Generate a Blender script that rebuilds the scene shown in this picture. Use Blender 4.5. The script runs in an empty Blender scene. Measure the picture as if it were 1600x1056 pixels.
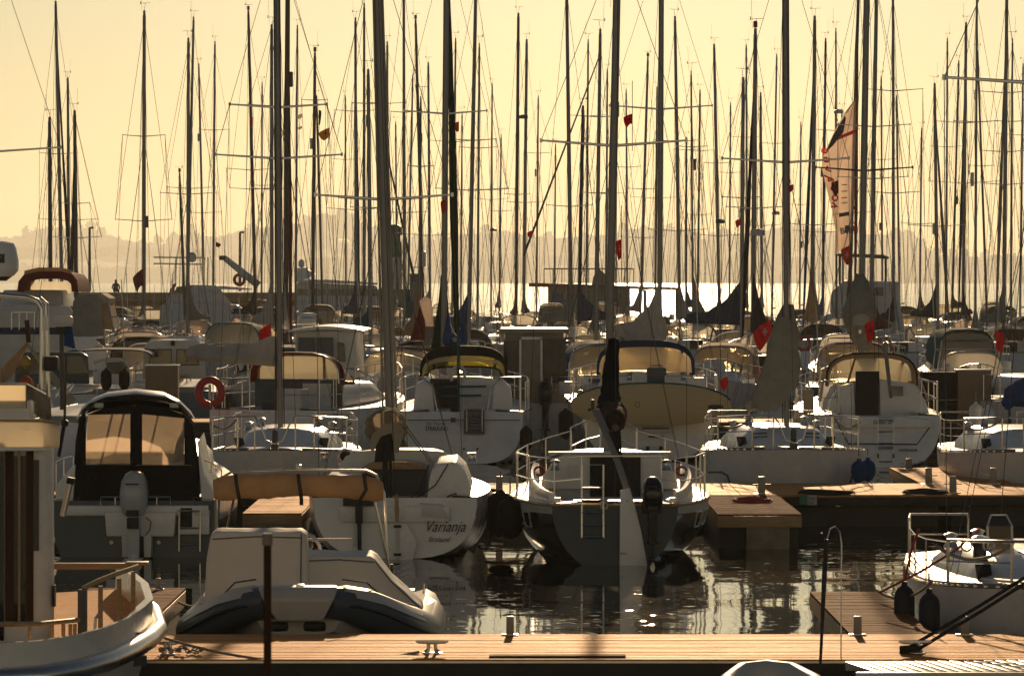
import bpy, bmesh, math, random
from mathutils import Vector, Matrix, Euler, noise as mnoise
random.seed(7)
R = math.radians
scene = bpy.context.scene
COL = scene.collection

# ------------------------------------------------------------------ camera, sky, sun, exposure
F, CX, HY, H = 6000.0, 800.0, 440.0, 3.8          # focal length in photo pixels, horizon row, eye height
cam_d = bpy.data.cameras.new('camera'); cam = bpy.data.objects.new('camera', cam_d); COL.objects.link(cam)
cam.location = (0, 0, H); cam.rotation_euler = (R(90), 0, 0)
cam_d.sensor_width = 36.0; cam_d.lens = 135.0
cam_d.shift_y = -(528 - HY) / 1600.0
cam_d.clip_start = 0.5; cam_d.clip_end = 24000
cam_d.dof.use_dof = True; cam_d.dof.focus_distance = 60.0; cam_d.dof.aperture_fstop = 13.0
scene.camera = cam

SUN_AZ, SUN_EL = R(2.0), R(13.0)                    # to the right of the view axis, above the horizon
world = bpy.data.worlds.new('World'); scene.world = world; world.use_nodes = True
wn, wl = world.node_tree.nodes, world.node_tree.links
bg = wn['Background']
sky = wn.new('ShaderNodeTexSky'); sky.sky_type = 'NISHITA'; sky.sun_disc = False
sky.sun_elevation = SUN_EL; sky.sun_rotation = SUN_AZ
sky.altitude = 0; sky.air_density = 1.0; sky.dust_density = 0.9; sky.ozone_density = 2.6
tint = wn.new('ShaderNodeMix'); tint.data_type = 'RGBA'; tint.blend_type = 'MULTIPLY'
tint.inputs[0].default_value = 1.0; tint.inputs[7].default_value = (0.95, 1.02, 0.98, 1)
wl.new(sky.outputs[0], tint.inputs[6]); wl.new(tint.outputs[2], bg.inputs[0])
bg.inputs[1].default_value = 0.0375
sun_d = bpy.data.lights.new('sun', 'SUN'); sun_d.energy = 5.0; sun_d.angle = R(0.55); sun_d.color = (1.0, 0.69, 0.39)
sun = bpy.data.objects.new('sun', sun_d); COL.objects.link(sun)
sdir = Vector((math.sin(SUN_AZ) * math.cos(SUN_EL), math.cos(SUN_AZ) * math.cos(SUN_EL), math.sin(SUN_EL)))
sun.rotation_euler = (-sdir).to_track_quat('-Z', 'Y').to_euler(); sun.location = (30, 200, 120)
vs = scene.view_settings
scene.display_settings.display_device = 'sRGB'
vs.view_transform = 'Standard'; vs.look = 'None'; vs.exposure = -0.52; vs.gamma = 1.0; vs.use_curve_mapping = False
cy = scene.cycles
cy.max_bounces = 8; cy.diffuse_bounces = 3; cy.glossy_bounces = 4; cy.transmission_bounces = 4
cy.transparent_max_bounces = 16; cy.volume_bounces = 1
cy.sample_clamp_indirect = 6.0; cy.sample_clamp_direct = 0
cy.use_denoising = True; cy.use_adaptive_sampling = True; cy.adaptive_threshold = 0.012

def W(px, py, d):
    """the point seen at photo pixel px, py when it stands d metres off"""
    return Vector(((px - CX) / F * d, d, H - (py - HY) / F * d))

# ------------------------------------------------------------------ materials
MATS = {}
def pmat(name, col, rough=.4, metal=0., var=.12, nscale=2.5, bump=0., bscale=30., spec=.5, rvar=.1, coat=0., stretch=(1, 1, 1), transl=0.):
    m = bpy.data.materials.new(name); m.use_nodes = True; MATS[name] = m
    n, l = m.node_tree.nodes, m.node_tree.links
    p = n['Principled BSDF']
    tc = n.new('ShaderNodeTexCoord'); mp = n.new('ShaderNodeMapping'); mp.inputs['Scale'].default_value = stretch
    l.new(tc.outputs['Object'], mp.inputs[0])
    nz = n.new('ShaderNodeTexNoise'); nz.inputs['Scale'].default_value = nscale; nz.inputs['Detail'].default_value = 6
    nz.inputs['Roughness'].default_value = .65
    l.new(mp.outputs[0], nz.inputs['Vector'])
    mx = n.new('ShaderNodeMix'); mx.data_type = 'RGBA'
    mr = n.new('ShaderNodeMapRange'); mr.inputs[1].default_value = .3; mr.inputs[2].default_value = .7
    l.new(nz.outputs[0], mr.inputs[0]); l.new(mr.outputs[0], mx.inputs[0])
    mx.inputs[6].default_value = tuple(c * (1 - var) for c in col) + (1,)
    mx.inputs[7].default_value = tuple(min(1, c * (1 + var * .6)) for c in col) + (1,)
    l.new(mx.outputs[2], p.inputs['Base Color'])
    rr = n.new('ShaderNodeMapRange'); rr.inputs[3].default_value = max(.02, rough - rvar * rough); rr.inputs[4].default_value = min(1, rough + rvar * rough * 2)
    l.new(nz.outputs[0], rr.inputs[0]); l.new(rr.outputs[0], p.inputs['Roughness'])
    p.inputs['Metallic'].default_value = metal; p.inputs['Specular IOR Level'].default_value = spec
    p.inputs['Coat Weight'].default_value = coat
    if bump:
        n2 = n.new('ShaderNodeTexNoise'); n2.inputs['Scale'].default_value = bscale; n2.inputs['Detail'].default_value = 4
        l.new(mp.outputs[0], n2.inputs['Vector'])
        b = n.new('ShaderNodeBump'); b.inputs['Strength'].default_value = bump; b.inputs['Distance'].default_value = .02
        l.new(n2.outputs[0], b.inputs['Height']); l.new(b.outputs[0], p.inputs['Normal'])
    if transl:
        t = n.new('ShaderNodeBsdfTranslucent'); l.new(mx.outputs[2], t.inputs[0])
        ms = n.new('ShaderNodeMixShader'); ms.inputs[0].default_value = transl
        l.new(p.outputs[0], ms.inputs[1]); l.new(t.outputs[0], ms.inputs[2])
        l.new(ms.outputs[0], n['Material Output'].inputs[0])
    return m

def clear_mat(name, col, transp=.5, transl=.35, rough=.15):
    """clear soft plastic of a spray hood or a tent window: partly see-through, partly scattering, a little glossy"""
    m = bpy.data.materials.new(name); m.use_nodes = True; MATS[name] = m
    n, l = m.node_tree.nodes, m.node_tree.links
    n.remove(n['Principled BSDF'])
    tc = n.new('ShaderNodeTexCoord'); nz = n.new('ShaderNodeTexNoise'); nz.inputs['Scale'].default_value = 2.2; nz.inputs['Detail'].default_value = 5
    l.new(tc.outputs['Object'], nz.inputs['Vector'])
    mx = n.new('ShaderNodeMix'); mx.data_type = 'RGBA'; l.new(nz.outputs[0], mx.inputs[0])
    mx.inputs[6].default_value = tuple(c * .7 for c in col) + (1,); mx.inputs[7].default_value = tuple(col) + (1,)
    a = n.new('ShaderNodeBsdfTransparent'); a.inputs[0].default_value = tuple(min(1, c * 1.05) for c in col) + (1,)
    t = n.new('ShaderNodeBsdfTranslucent'); l.new(mx.outputs[2], t.inputs[0])
    g = n.new('ShaderNodeBsdfGlossy'); g.inputs['Roughness'].default_value = rough
    m1 = n.new('ShaderNodeMixShader'); m1.inputs[0].default_value = transl / max(.001, transp + transl)
    l.new(a.outputs[0], m1.inputs[1]); l.new(t.outputs[0], m1.inputs[2])
    m2 = n.new('ShaderNodeMixShader'); m2.inputs[0].default_value = .08
    b = n.new('ShaderNodeBump'); b.inputs['Strength'].default_value = .25; b.inputs['Distance'].default_value = .05
    l.new(nz.outputs[0], b.inputs['Height']); l.new(b.outputs[0], g.inputs['Normal'])
    l.new(m1.outputs[0], m2.inputs[1]); l.new(g.outputs[0], m2.inputs[2])
    l.new(m2.outputs[0], n['Material Output'].inputs[0])
    return m

pmat('gelcoat', (.84, .84, .81), .24, var=.1, nscale=1.4, rvar=.3)
pmat('rudder_white', (.93, .93, .90), .35, var=.05)
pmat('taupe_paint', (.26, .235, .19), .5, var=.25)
pmat('gelcoat_old', (.70, .69, .65), .3, var=.16, nscale=1.8, rvar=.3)
pmat('deck_white', (.68, .66, .60), .34, var=.1, nscale=3, bump=.15, bscale=60)
pmat('navy_hull', (.015, .022, .035), .1, var=.3, nscale=1.5, coat=.5)
pmat('slate_paint', (.030, .064, .088), .3, var=.15)
pmat('blue_paint', (.02, .10, .20), .3, var=.2)
pmat('antifoul', (.035, .03, .028), .6, var=.3)
pmat('antifoul_blue', (.02, .035, .06), .6, var=.3)
pmat('alloy', (.30, .285, .265), .42, metal=.25, var=.12, nscale=6)
pmat('alloy_dark', (.085, .085, .085), .45, metal=.2, var=.2)
pmat('alloy_brown', (.12, .085, .06), .5, metal=.1, var=.2)
pmat('steel', (.66, .63, .58), .27, metal=1., var=.1, nscale=8)
pmat('wire', (.07, .06, .05), .4, metal=.3, var=.1)
pmat('black', (.012, .012, .013), .5, var=.3)
pmat('black_gloss', (.010, .010, .012), .15, var=.3)
pmat('rubber', (.02, .02, .022), .55, var=.3)
pmat('dark_glass', (.012, .014, .016), .06, var=.2, spec=.6)
pmat('dark_inside', (.018, .016, .014), .7, var=.4)
pmat('teak', (.48, .30, .14), .45, var=.3, nscale=4, stretch=(1, 12, 12), bump=.15)
pmat('plank', (.26, .10, .035), .85, metal=.12, var=.4, nscale=3, stretch=(1, 14, 14), bump=.4, bscale=14, rvar=.3, spec=.06)
pmat('plank_pale', (.66, .285, .06), .59, metal=.33, var=.45, nscale=1.6, stretch=(.5, 9, 9), bump=.5, bscale=18, rvar=.25, spec=.15)
pmat('plank_dark', (.22, .09, .045), .85, metal=.1, var=.4, nscale=3, stretch=(1, 14, 14), bump=.4, bscale=14, spec=.06)
pmat('concrete', (.30, .25, .18), .75, var=.3, nscale=5, bump=.5, bscale=25)
pmat('float_dark', (.025, .022, .018), .6, var=.5, nscale=3, bump=.3, bscale=12)
pmat('rope', (.36, .32, .25), .8, var=.2, nscale=30)
pmat('rope_dark', (.02, .02, .022), .8, var=.3, nscale=30)
pmat('rope_red', (.45, .04, .03), .7, var=.3, nscale=30)
for nm, c in dict(white=(.66, .62, .54), grey=(.38, .37, .32), navy=(.014, .045, .12), blue=(.01, .09, .28), teal=(.012, .16, .19),
                  red=(.42, .015, .02), maroon=(.22, .018, .018), green=(.012, .05, .022), black=(.012, .012, .014), tan=(.60, .40, .22), sand=(.60, .52, .38), brown=(.09, .05, .03)).items():
    pmat('cloth_' + nm, c, .8, var=.18, nscale=4, bump=.5, bscale=9, spec=.15, transl=.28 if nm not in ('black', 'navy') else .06)
pmat('flag_red', (.62, .018, .03), .8, var=.25, spec=.1, transl=.38, nscale=9)
pmat('flag_white', (.8, .78, .72), .8, var=.05, spec=.1, transl=.5)
pmat('flag_gold', (.55, .33, .05), .8, var=.1, spec=.1, transl=.5)
pmat('flag_dark', (.05, .04, .04), .8, var=.1, spec=.1, transl=.3)
pmat('cloth_cream', (.80, .74, .62), .8, var=.06, spec=.1, transl=.7)
pmat('sail_white', (.92, .80, .70), .7, var=.08, spec=.1, transl=.82, bump=.3, bscale=4)
pmat('lifebuoy_red', (.55, .025, .02), .4, var=.15)
pmat('orange_cloth', (.6, .16, .03), .7, var=.15, transl=.3)
pmat('paint_green', (.01, .20, .10), .4, var=.15)
pmat('paint_red', (.35, .02, .015), .5, var=.2)
pmat('paint_yellow', (.5, .35, .03), .5, var=.2)
pmat('letter_teal', (.02, .11, .15), .5)
pmat('letter_dark', (.03, .035, .04), .5)
pmat('letter_red', (.80, .10, .04), .6, transl=.75)
pmat('fender_dark', (.012, .018, .034), .6, var=.3)
pmat('letter_pale', (.5, .5, .46), .5)
pmat('crate_tan', (.30, .20, .115), .6, var=.1, nscale=10)
pmat('outboard_white', (.52, .56, .56), .25, var=.08)
pmat('hypalon', (.06, .09, .13), .38, var=.15)
pmat('hypalon_pale', (.58, .57, .54), .45, var=.1)
pmat('cover_grey', (.80, .77, .71), .6, var=.08, nscale=1.5, bump=.7, bscale=3.2, transl=.08)
pmat('sup_board', (.62, .48, .25), .45, var=.12, nscale=3, stretch=(.5, 6, 18))
pmat('bounce_bank_pale', (.60, .67, .66), .9, var=.25, nscale=.3, bump=.3, bscale=2)  # pale reflector tone for the added, unseen bank behind the camera
pmat('hill_ground', (.05, .055, .025), .9, var=.3, nscale=.02)
pmat('woods_leaf', (.10, .095, .055), .9, var=.3, nscale=.05, transl=.45, spec=.1)
pmat('skin', (.40, .24, .17), .6); pmat('jacket', (.03, .03, .035), .8); pmat('hair', (.03, .02, .015), .7)
clear_mat('vinyl', (1, .95, .86), .36, .58)
clear_mat('vinyl_pink', (1, .86, .76), .55, .40)
clear_mat('vinyl_amber', (1, .90, .74), .3, .62)
clear_mat('vinyl_yellow', (.55, .50, .06), .35, .5)
clear_mat('vinyl_smoke', (.16, .14, .12), .6, .3)
def M(x): return MATS[x] if isinstance(x, str) else x

# ------------------------------------------------------------------ mesh helpers
class MB:
    def __init__(s): s.v, s.f, s.mi = [], [], []
    def add(s, vs, fs, mi=0):
        o = len(s.v); s.v += [tuple(x) for x in vs]
        for f in fs: s.f.append(tuple(o + i for i in f)); s.mi.append(mi)
        return s
    def box(s, c, d, rz=0., mat=None, mi=0, top=None):
        """centre, full size; top = (sx, sy) taper of the upper face"""
        tx, ty = top or (1, 1); x, y, z = d[0] / 2, d[1] / 2, d[2] / 2
        p = [(-x, -y, -z), (x, -y, -z), (x, y, -z), (-x, y, -z), (-x * tx, -y * ty, z), (x * tx, -y * ty, z), (x * tx, y * ty, z), (-x * tx, y * ty, z)]
        m = mat or Matrix.Rotation(rz, 3, 'Z'); c = Vector(c)
        return s.add([m @ Vector(q) + c for q in p], [(0, 3, 2, 1), (4, 5, 6, 7), (0, 1, 5, 4), (1, 2, 6, 5), (2, 3, 7, 6), (3, 0, 4, 7)], mi)
    def loft(s, rings, closed=True, cap0=True, cap1=True, mi=0, mif=None):
        n = len(rings[0]); o = len(s.v)
        for r in rings: s.v += [tuple(p) for p in r]
        for i in range(len(rings) - 1):
            for j in range(n if closed else n - 1):
                k = (j + 1) % n
                s.f.append((o + i * n + j, o + i * n + k, o + (i + 1) * n + k, o + (i + 1) * n + j)); s.mi.append(mif(i, j) if mif else mi)
        if cap0: s.f.append(tuple(o + j for j in range(n))[::-1]); s.mi.append(mi)
        if cap1: s.f.append(tuple(o + (len(rings) - 1) * n + j for j in range(n))); s.mi.append(mi)
        return s
    def tube(s, pts, r, n=6, mi=0, closed=False, flat=1.0):
        """round bar along points; r a number or one per point; flat squashes it across"""
        P = [Vector(p) for p in pts]; rr = r if isinstance(r, (list, tuple)) else [r] * len(P)
        rings = []; up = None
        for i, p in enumerate(P):
            if closed: t = P[(i + 1) % len(P)] - P[i - 1]
            else: t = P[min(i + 1, len(P) - 1)] - P[max(i - 1, 0)]
            if t.length < 1e-9: t = Vector((0, 0, 1))
            t.normalize()
            if up is None: up = Vector((0, 1, 0)) if abs(t.y) < .9 else Vector((1, 0, 0))
            a = up - t * up.dot(t)
            if a.length < 1e-4: a = Vector((1, 0, 0)) - t * t.x
            a.normalize(); b = t.cross(a); up = a
            rings.append([p + (a * math.cos(2 * math.pi * k / n) * flat + b * math.sin(2 * math.pi * k / n)) * rr[i] for k in range(n)])
        if closed: rings.append(rings[0])
        return s.loft(rings, True, not closed, not closed, mi)
    def lathe(s, c, prof, n=12, mi=0, axis='Z', rot=None):
        """prof: (radius, height) pairs along the axis through c"""
        rings = []
        for r, h in prof:
            ring = []
            for k in range(n):
                a = 2 * math.pi * k / n; x, y = r * math.cos(a), r * math.sin(a)
                p = Vector((x, y, h)) if axis == 'Z' else (Vector((x, h, y)) if axis == 'Y' else Vector((h, x, y)))
                ring.append((rot @ p if rot else p) + Vector(c))
            rings.append(ring)
        return s.loft(rings, True, True, True, mi)
    def prism(s, pts, vec, mi=0):
        """closed outline of 3-D points pushed along vec"""
        vec = Vector(vec); a = [Vector(p) for p in pts]
        return s.loft([a, [p + vec for p in a]], True, True, True, mi)
    def sheet(s, grid, th=.004, mi=0):
        """cloth: grid of points, given a thickness"""
        nr, nc = len(grid), len(grid[0]); G = [[Vector(p) for p in r] for r in grid]
        N = []
        for i in range(nr):
            row = []
            for j in range(nc):
                a = G[min(i + 1, nr - 1)][j] - G[max(i - 1, 0)][j]; b = G[i][min(j + 1, nc - 1)] - G[i][max(j - 1, 0)]
                q = a.cross(b); row.append(q.normalized() if q.length > 1e-9 else Vector((0, -1, 0)))
            N.append(row)
        o = len(s.v)
        for sg in (.5, -.5):
            for i in range(nr):
                for j in range(nc): s.v.append(tuple(G[i][j] + N[i][j] * th * sg))
        T = nr * nc; I = lambda i, j, t: o + t * T + i * nc + j
        for i in range(nr - 1):
            for j in range(nc - 1):
                s.f.append((I(i, j, 0), I(i + 1, j, 0), I(i + 1, j + 1, 0), I(i, j + 1, 0))); s.mi.append(mi)
                s.f.append((I(i, j, 1), I(i, j + 1, 1), I(i + 1, j + 1, 1), I(i + 1, j, 1))); s.mi.append(mi)
        edge = [(i, 0) for i in range(nr)] + [(nr - 1, j) for j in range(1, nc)] + [(i, nc - 1) for i in range(nr - 2, -1, -1)] + [(0, j) for j in range(nc - 2, 0, -1)]
        for k in range(len(edge)):
            a, b = edge[k], edge[(k + 1) % len(edge)]
            s.f.append((I(*a, 0), I(*b, 0), I(*b, 1), I(*a, 1))); s.mi.append(mi)
        return s
    def build(s, name, mat, parent=None, bev=0., smooth=True, ang=38, loc=None):
        me = bpy.data.meshes.new(name); me.from_pydata(s.v, [], s.f)
        mats = mat if isinstance(mat, (list, tuple)) else [mat]
        for m in mats: me.materials.append(M(m))
        if len(mats) > 1: me.polygons.foreach_set('material_index', s.mi)
        bm = bmesh.new(); bm.from_mesh(me)
        bmesh.ops.recalc_face_normals(bm, faces=bm.faces)
        if bev:
            es = [e for e in bm.edges if len(e.link_faces) == 2 and e.calc_face_angle(0) > R(35)]
            bmesh.ops.bevel(bm, geom=es, offset=bev, segments=2, profile=.6, affect='EDGES', clamp_overlap=True)
        bm.to_mesh(me); bm.free()
        if smooth:
            me.polygons.foreach_set('use_smooth', [True] * len(me.polygons)); me.set_sharp_from_angle(angle=R(ang))
        me.update()
        o = bpy.data.objects.new(name, me); COL.objects.link(o)
        if parent: o.parent = parent
        if loc is not None: o.location = loc
        return o

def wrinkle(o, cuts=5, amp=.012, scale=5., seed=0., drape=1.):
    """give a cloth part folds: finer mesh, pushed in and out"""
    bm = bmesh.new(); bm.from_mesh(o.data); bmesh.ops.triangulate(bm, faces=[f for f in bm.faces if len(f.verts) > 4])
    for _ in range(cuts): bmesh.ops.subdivide_edges(bm, edges=[e for e in bm.edges if e.calc_length() > .07], cuts=1, use_grid_fill=True)
    bm.normal_update()
    for v in bm.verts:
        p = v.co * scale + Vector((seed, seed * 2, 0)); p.z *= .45 * drape
        v.co += v.normal * amp * (mnoise.noise(p) + .5 * mnoise.noise(p * 2.7) + .7 * (1 - 2 * abs(mnoise.noise(p * 1.4 + Vector((9, 3, 1))))))
    bm.to_mesh(o.data); bm.free(); o.data.polygons.foreach_set('use_smooth', [True] * len(o.data.polygons)); o.data.set_sharp_from_angle(angle=R(60)); return o
def tag(o, label=None, cat=None, group=None, kind=None):
    if label: o['label'] = label
    if cat: o['category'] = cat
    if group: o['group'] = group
    if kind: o['kind'] = kind
    return o
def thing(name, label, cat, loc=(0, 0, 0), rz=0., group=None):
    o = bpy.data.objects.new(name, None); COL.objects.link(o); o.empty_display_size = .3
    o.location = loc; o.rotation_euler = (0, 0, rz)
    return tag(o, label, cat, group)
def text(name, body, p, size, mat, parent, shear=0., rot=(math.pi / 2, 0, 0), align='LEFT', ext=.002, sx=1.0, bold=0.):
    cu = bpy.data.curves.new(name, 'FONT'); cu.body = body; cu.size = size; cu.shear = shear; cu.extrude = ext; cu.align_x = align; cu.offset = bold
    tmp = bpy.data.objects.new(name, cu); COL.objects.link(tmp); bpy.context.view_layer.update()
    me = bpy.data.meshes.new_from_object(tmp.evaluated_get(bpy.context.evaluated_depsgraph_get())); bpy.data.objects.remove(tmp)
    me.name = name; me.materials.clear(); me.materials.append(M(mat)); o = bpy.data.objects.new(name, me); COL.objects.link(o)
    o.location = p; o.rotation_euler = rot; o.scale = (sx, 1, 1)
    if parent: o.parent = parent
    return o
def lerp(a, b, t): return a + (b - a) * t
def vl(a, b, t): return Vector(a) * (1 - t) + Vector(b) * t
def arc(c, r, a0, a1, n, ax='XZ', r2=None):
    out = []
    for i in range(n + 1):
        a = lerp(a0, a1, i / n); u, v = r * math.cos(a), (r2 or r) * math.sin(a)
        out.append(Vector(c) + (Vector((u, 0, v)) if ax == 'XZ' else Vector((u, v, 0)) if ax == 'XY' else Vector((0, u, v))))
    return out
def sag(a, b, dip, n=10):
    return [vl(a, b, i / n) - Vector((0, 0, dip * 4 * (i / n) * (1 - i / n))) for i in range(n + 1)]
def rope(name, label, pts, r=.012, mat='rope', group=None, n=6):
    return tag(MB().tube(pts, r, n).build(name, mat), label, 'rope', group)

# ------------------------------------------------------------------ water, far shore, woods
def make_water():
    """calm, dark harbour water that turns into choppy open water beyond the breakwater"""
    m = bpy.data.materials.new('harbour_water'); m.use_nodes = True; n, l = m.node_tree.nodes, m.node_tree.links
    n.remove(n['Principled BSDF'])
    g = n.new('ShaderNodeNewGeometry'); sp = n.new('ShaderNodeSeparateXYZ'); l.new(g.outputs['Position'], sp.inputs[0])
    def math_(op, a, b=None, c=None):
        q = n.new('ShaderNodeMath'); q.operation = op
        for k, v in enumerate((a, b, c)):
            if v is None: continue
            if isinstance(v, (int, float)): q.inputs[k].default_value = v
            else: l.new(v, q.inputs[k])
        return q.outputs[0]
    def slopes(scale, sc, detail, rz=0.):
        mp = n.new('ShaderNodeMapping'); mp.inputs['Scale'].default_value = sc; mp.inputs['Rotation'].default_value = (0, 0, rz); l.new(g.outputs['Position'], mp.inputs[0])
        t = n.new('ShaderNodeTexNoise'); t.inputs['Scale'].default_value = scale; t.inputs['Detail'].default_value = detail; t.inputs['Roughness'].default_value = .55
        l.new(mp.outputs[0], t.inputs['Vector']); c = n.new('ShaderNodeSeparateColor'); l.new(t.outputs['Color'], c.inputs[0])
        return math_('SUBTRACT', c.outputs[0], .5), math_('SUBTRACT', c.outputs[1], .5)
    def normal(sx, sy):
        c = n.new('ShaderNodeCombineXYZ'); l.new(sx, c.inputs[0]); l.new(sy, c.inputs[1]); c.inputs[2].default_value = 1
        v = n.new('ShaderNodeVectorMath'); v.operation = 'NORMALIZE'; l.new(c.outputs[0], v.inputs[0]); return v.outputs[0]
    def surface(rough, nrm, col):
        p = n.new('ShaderNodeBsdfPrincipled'); p.inputs['Base Color'].default_value = col; p.inputs['Roughness'].default_value = rough; p.inputs['IOR'].default_value = 1.6
        l.new(nrm, p.inputs['Normal']); return p.outputs[0]
    ax, ay = slopes(.9, (.30, 1.0, 1), 2., .05); bx, by = slopes(8.0, (.5, 1.0, 1), 2., -.1)
    spark = math_('MULTIPLY', math_('POWER', math_('ABSOLUTE', by), 4.0), 14.)
    near = normal(math_('MULTIPLY', ax, .020), math_('ADD', math_('ADD', math_('MULTIPLY', ay, .065), math_('MULTIPLY', by, .011)), math_('MULTIPLY', spark, -1)))
    cx, cy = slopes(.55, (.45, 1.0, 1), 3., .0)
    far = normal(math_('MULTIPLY', cx, .22), math_('MULTIPLY', cy, .85))
    mask = n.new('ShaderNodeMapRange'); mask.inputs[1].default_value = 285; mask.inputs[2].default_value = 330; l.new(sp.outputs[1], mask.inputs[0])
    ms = n.new('ShaderNodeMixShader'); l.new(mask.outputs[0], ms.inputs[0])
    l.new(surface(.03, near, (.005, .009, .008, 1)), ms.inputs[1]); l.new(surface(.10, far, (.02, .03, .03, 1)), ms.inputs[2]); l.new(ms.outputs[0], n['Material Output'].inputs[0])
    MATS['harbour_water'] = m
    w = MB().add([(-2400, -40, 0), (2400, -40, 0), (2400, 11200, 0), (-2400, 11200, 0)], [(0, 1, 2, 3)]).build('water', 'harbour_water')
    tag(w, kind='structure')
make_water()

PROFILE = [(-120, 374), (0, 372), (30, 371), (60, 358), (140, 356), (165, 368), (195, 377), (215, 380), (262, 382), (300, 361), (320, 372), (345, 372), (380, 361), (430, 354), (470, 349), (505, 334), (540, 339), (560, 351),
           (590, 362), (620, 375), (660, 379), (700, 371), (740, 366), (790, 362), (840, 372), (880, 373), (930, 370), (980, 361), (1000, 356), (1060, 362), (1090, 375), (1140, 370), (1200, 360), (1240, 352), (1270, 356),
           (1300, 365), (1380, 368), (1420, 361), (1432, 378), (1460, 399), (1500, 402), (1720, 403)]
def prof(px):
    for (a, ya), (b, yb) in zip(PROFILE, PROFILE[1:]):
        if a <= px <= b: return lerp(ya, yb, (px - a) / (b - a))
    return 400
def make_bounce_bank():
    # unseen bank added behind the viewpoint to bounce low sun onto the sterns
    prof_ = [(-22, -.8), (-27, .6), (-35, 3), (-48, 15), (-72, 40), (-130, 46)]
    rows = [[Vector((x, y + 2 * mnoise.noise(Vector((x * .03, y * .05, 1))), z + (1.2 * mnoise.noise(Vector((x * .04, y * .04, 7))) if z > 1 else 0))) for x in range(-320, 321, 10)] for y, z in prof_]
    tag(MB().loft(rows, False, False, False).build('bounce_bank', 'bounce_bank_pale'), kind='structure')
make_bounce_bank()
def make_shore():
    rows = []
    for d, k in ((8800, 0.), (8860, .05), (9300, .28), (10300, .62), (10900, .5), (11100, 0.)):
        rows.append([Vector(((px - CX) / F * d, d, (lerp(10, max(20., (440 - prof(px)) / F * 10300 + 3.8), k) if k else -.5) + (5 * mnoise.noise(Vector((px * .02, d * .01, 3))) if k else 0))) for px in range(-400, 2020, 20)])
    b = MB().loft(rows, False, False, False)
    tag(b.build('far_shore', 'hill_ground'), kind='structure')
    rnd = random.Random(5); t = MB()
    base = bmesh.new(); bmesh.ops.create_icosphere(base, subdivisions=2, radius=1)
    bv = [v.co.copy() for v in base.verts]; bf = [tuple(v.index for v in f.verts) for f in base.faces]; base.free()
    def crown(px, py, d, rpx, sy=.8):
        c = W(px, py, d); r = rpx * d / F; sd = rnd.random() * 100
        pts = [Vector((p.x, p.y, p.z * sy)) * r * (1 + .38 * mnoise.noise(p * 1.9 + Vector((sd, 0, 0))) + .2 * mnoise.noise(p * 5 + Vector((0, sd, 0)))) + c for p in bv]
        t.add(pts, bf)
        for _ in range(26):
            p = rnd.choice(pts); q = p + Vector((rnd.uniform(-1, 1), rnd.uniform(-1, 1), rnd.uniform(-.4, 1))) * r * .16; e = rnd.uniform(2.5, 6.5)
            u = Vector((rnd.uniform(-1, 1), rnd.uniform(-.5, .5), rnd.uniform(-1, 1))).normalized() * e; v = Vector((rnd.uniform(-1, 1), 0, rnd.uniform(-1, 1))).normalized() * e
            t.add([q - u, q + v, q + u, q - v], [(0, 1, 2, 3)])
    px = -60.
    while px < 1680:
        y = prof(px); d = rnd.uniform(10000, 10600); rp = rnd.uniform(6, 15)
        crown(px, y + rp * .75, d, rp)
        crown(px + rnd.uniform(-6, 6), y + rp * 2.2, d - 220, rp * 1.25)
        if rnd.random() < .5: crown(px + rnd.uniform(-6, 6), lerp(y, 440, .55), d - 560, rp * 1.3)
        if rnd.random() < .25: crown(px, y - rnd.uniform(1, 6), d, rp * .5, 1.3)
        px += rp * .75
    px = -60.
    while px < 1680:
        rp = rnd.uniform(5, 10); y = 404 + 8 * mnoise.noise(Vector((px * .013, 2, 0))) + (-14 if px < 330 else 0)
        crown(px, y + rp * .8, 9000, rp); crown(px + 3, 428, 8930, rp * 1.5, .9); px += rp * .8
    tag(t.build('woods', 'woods_leaf', smooth=False), 'hazy dark woods along the far shore', 'woods', kind='stuff')
make_shore()
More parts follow.
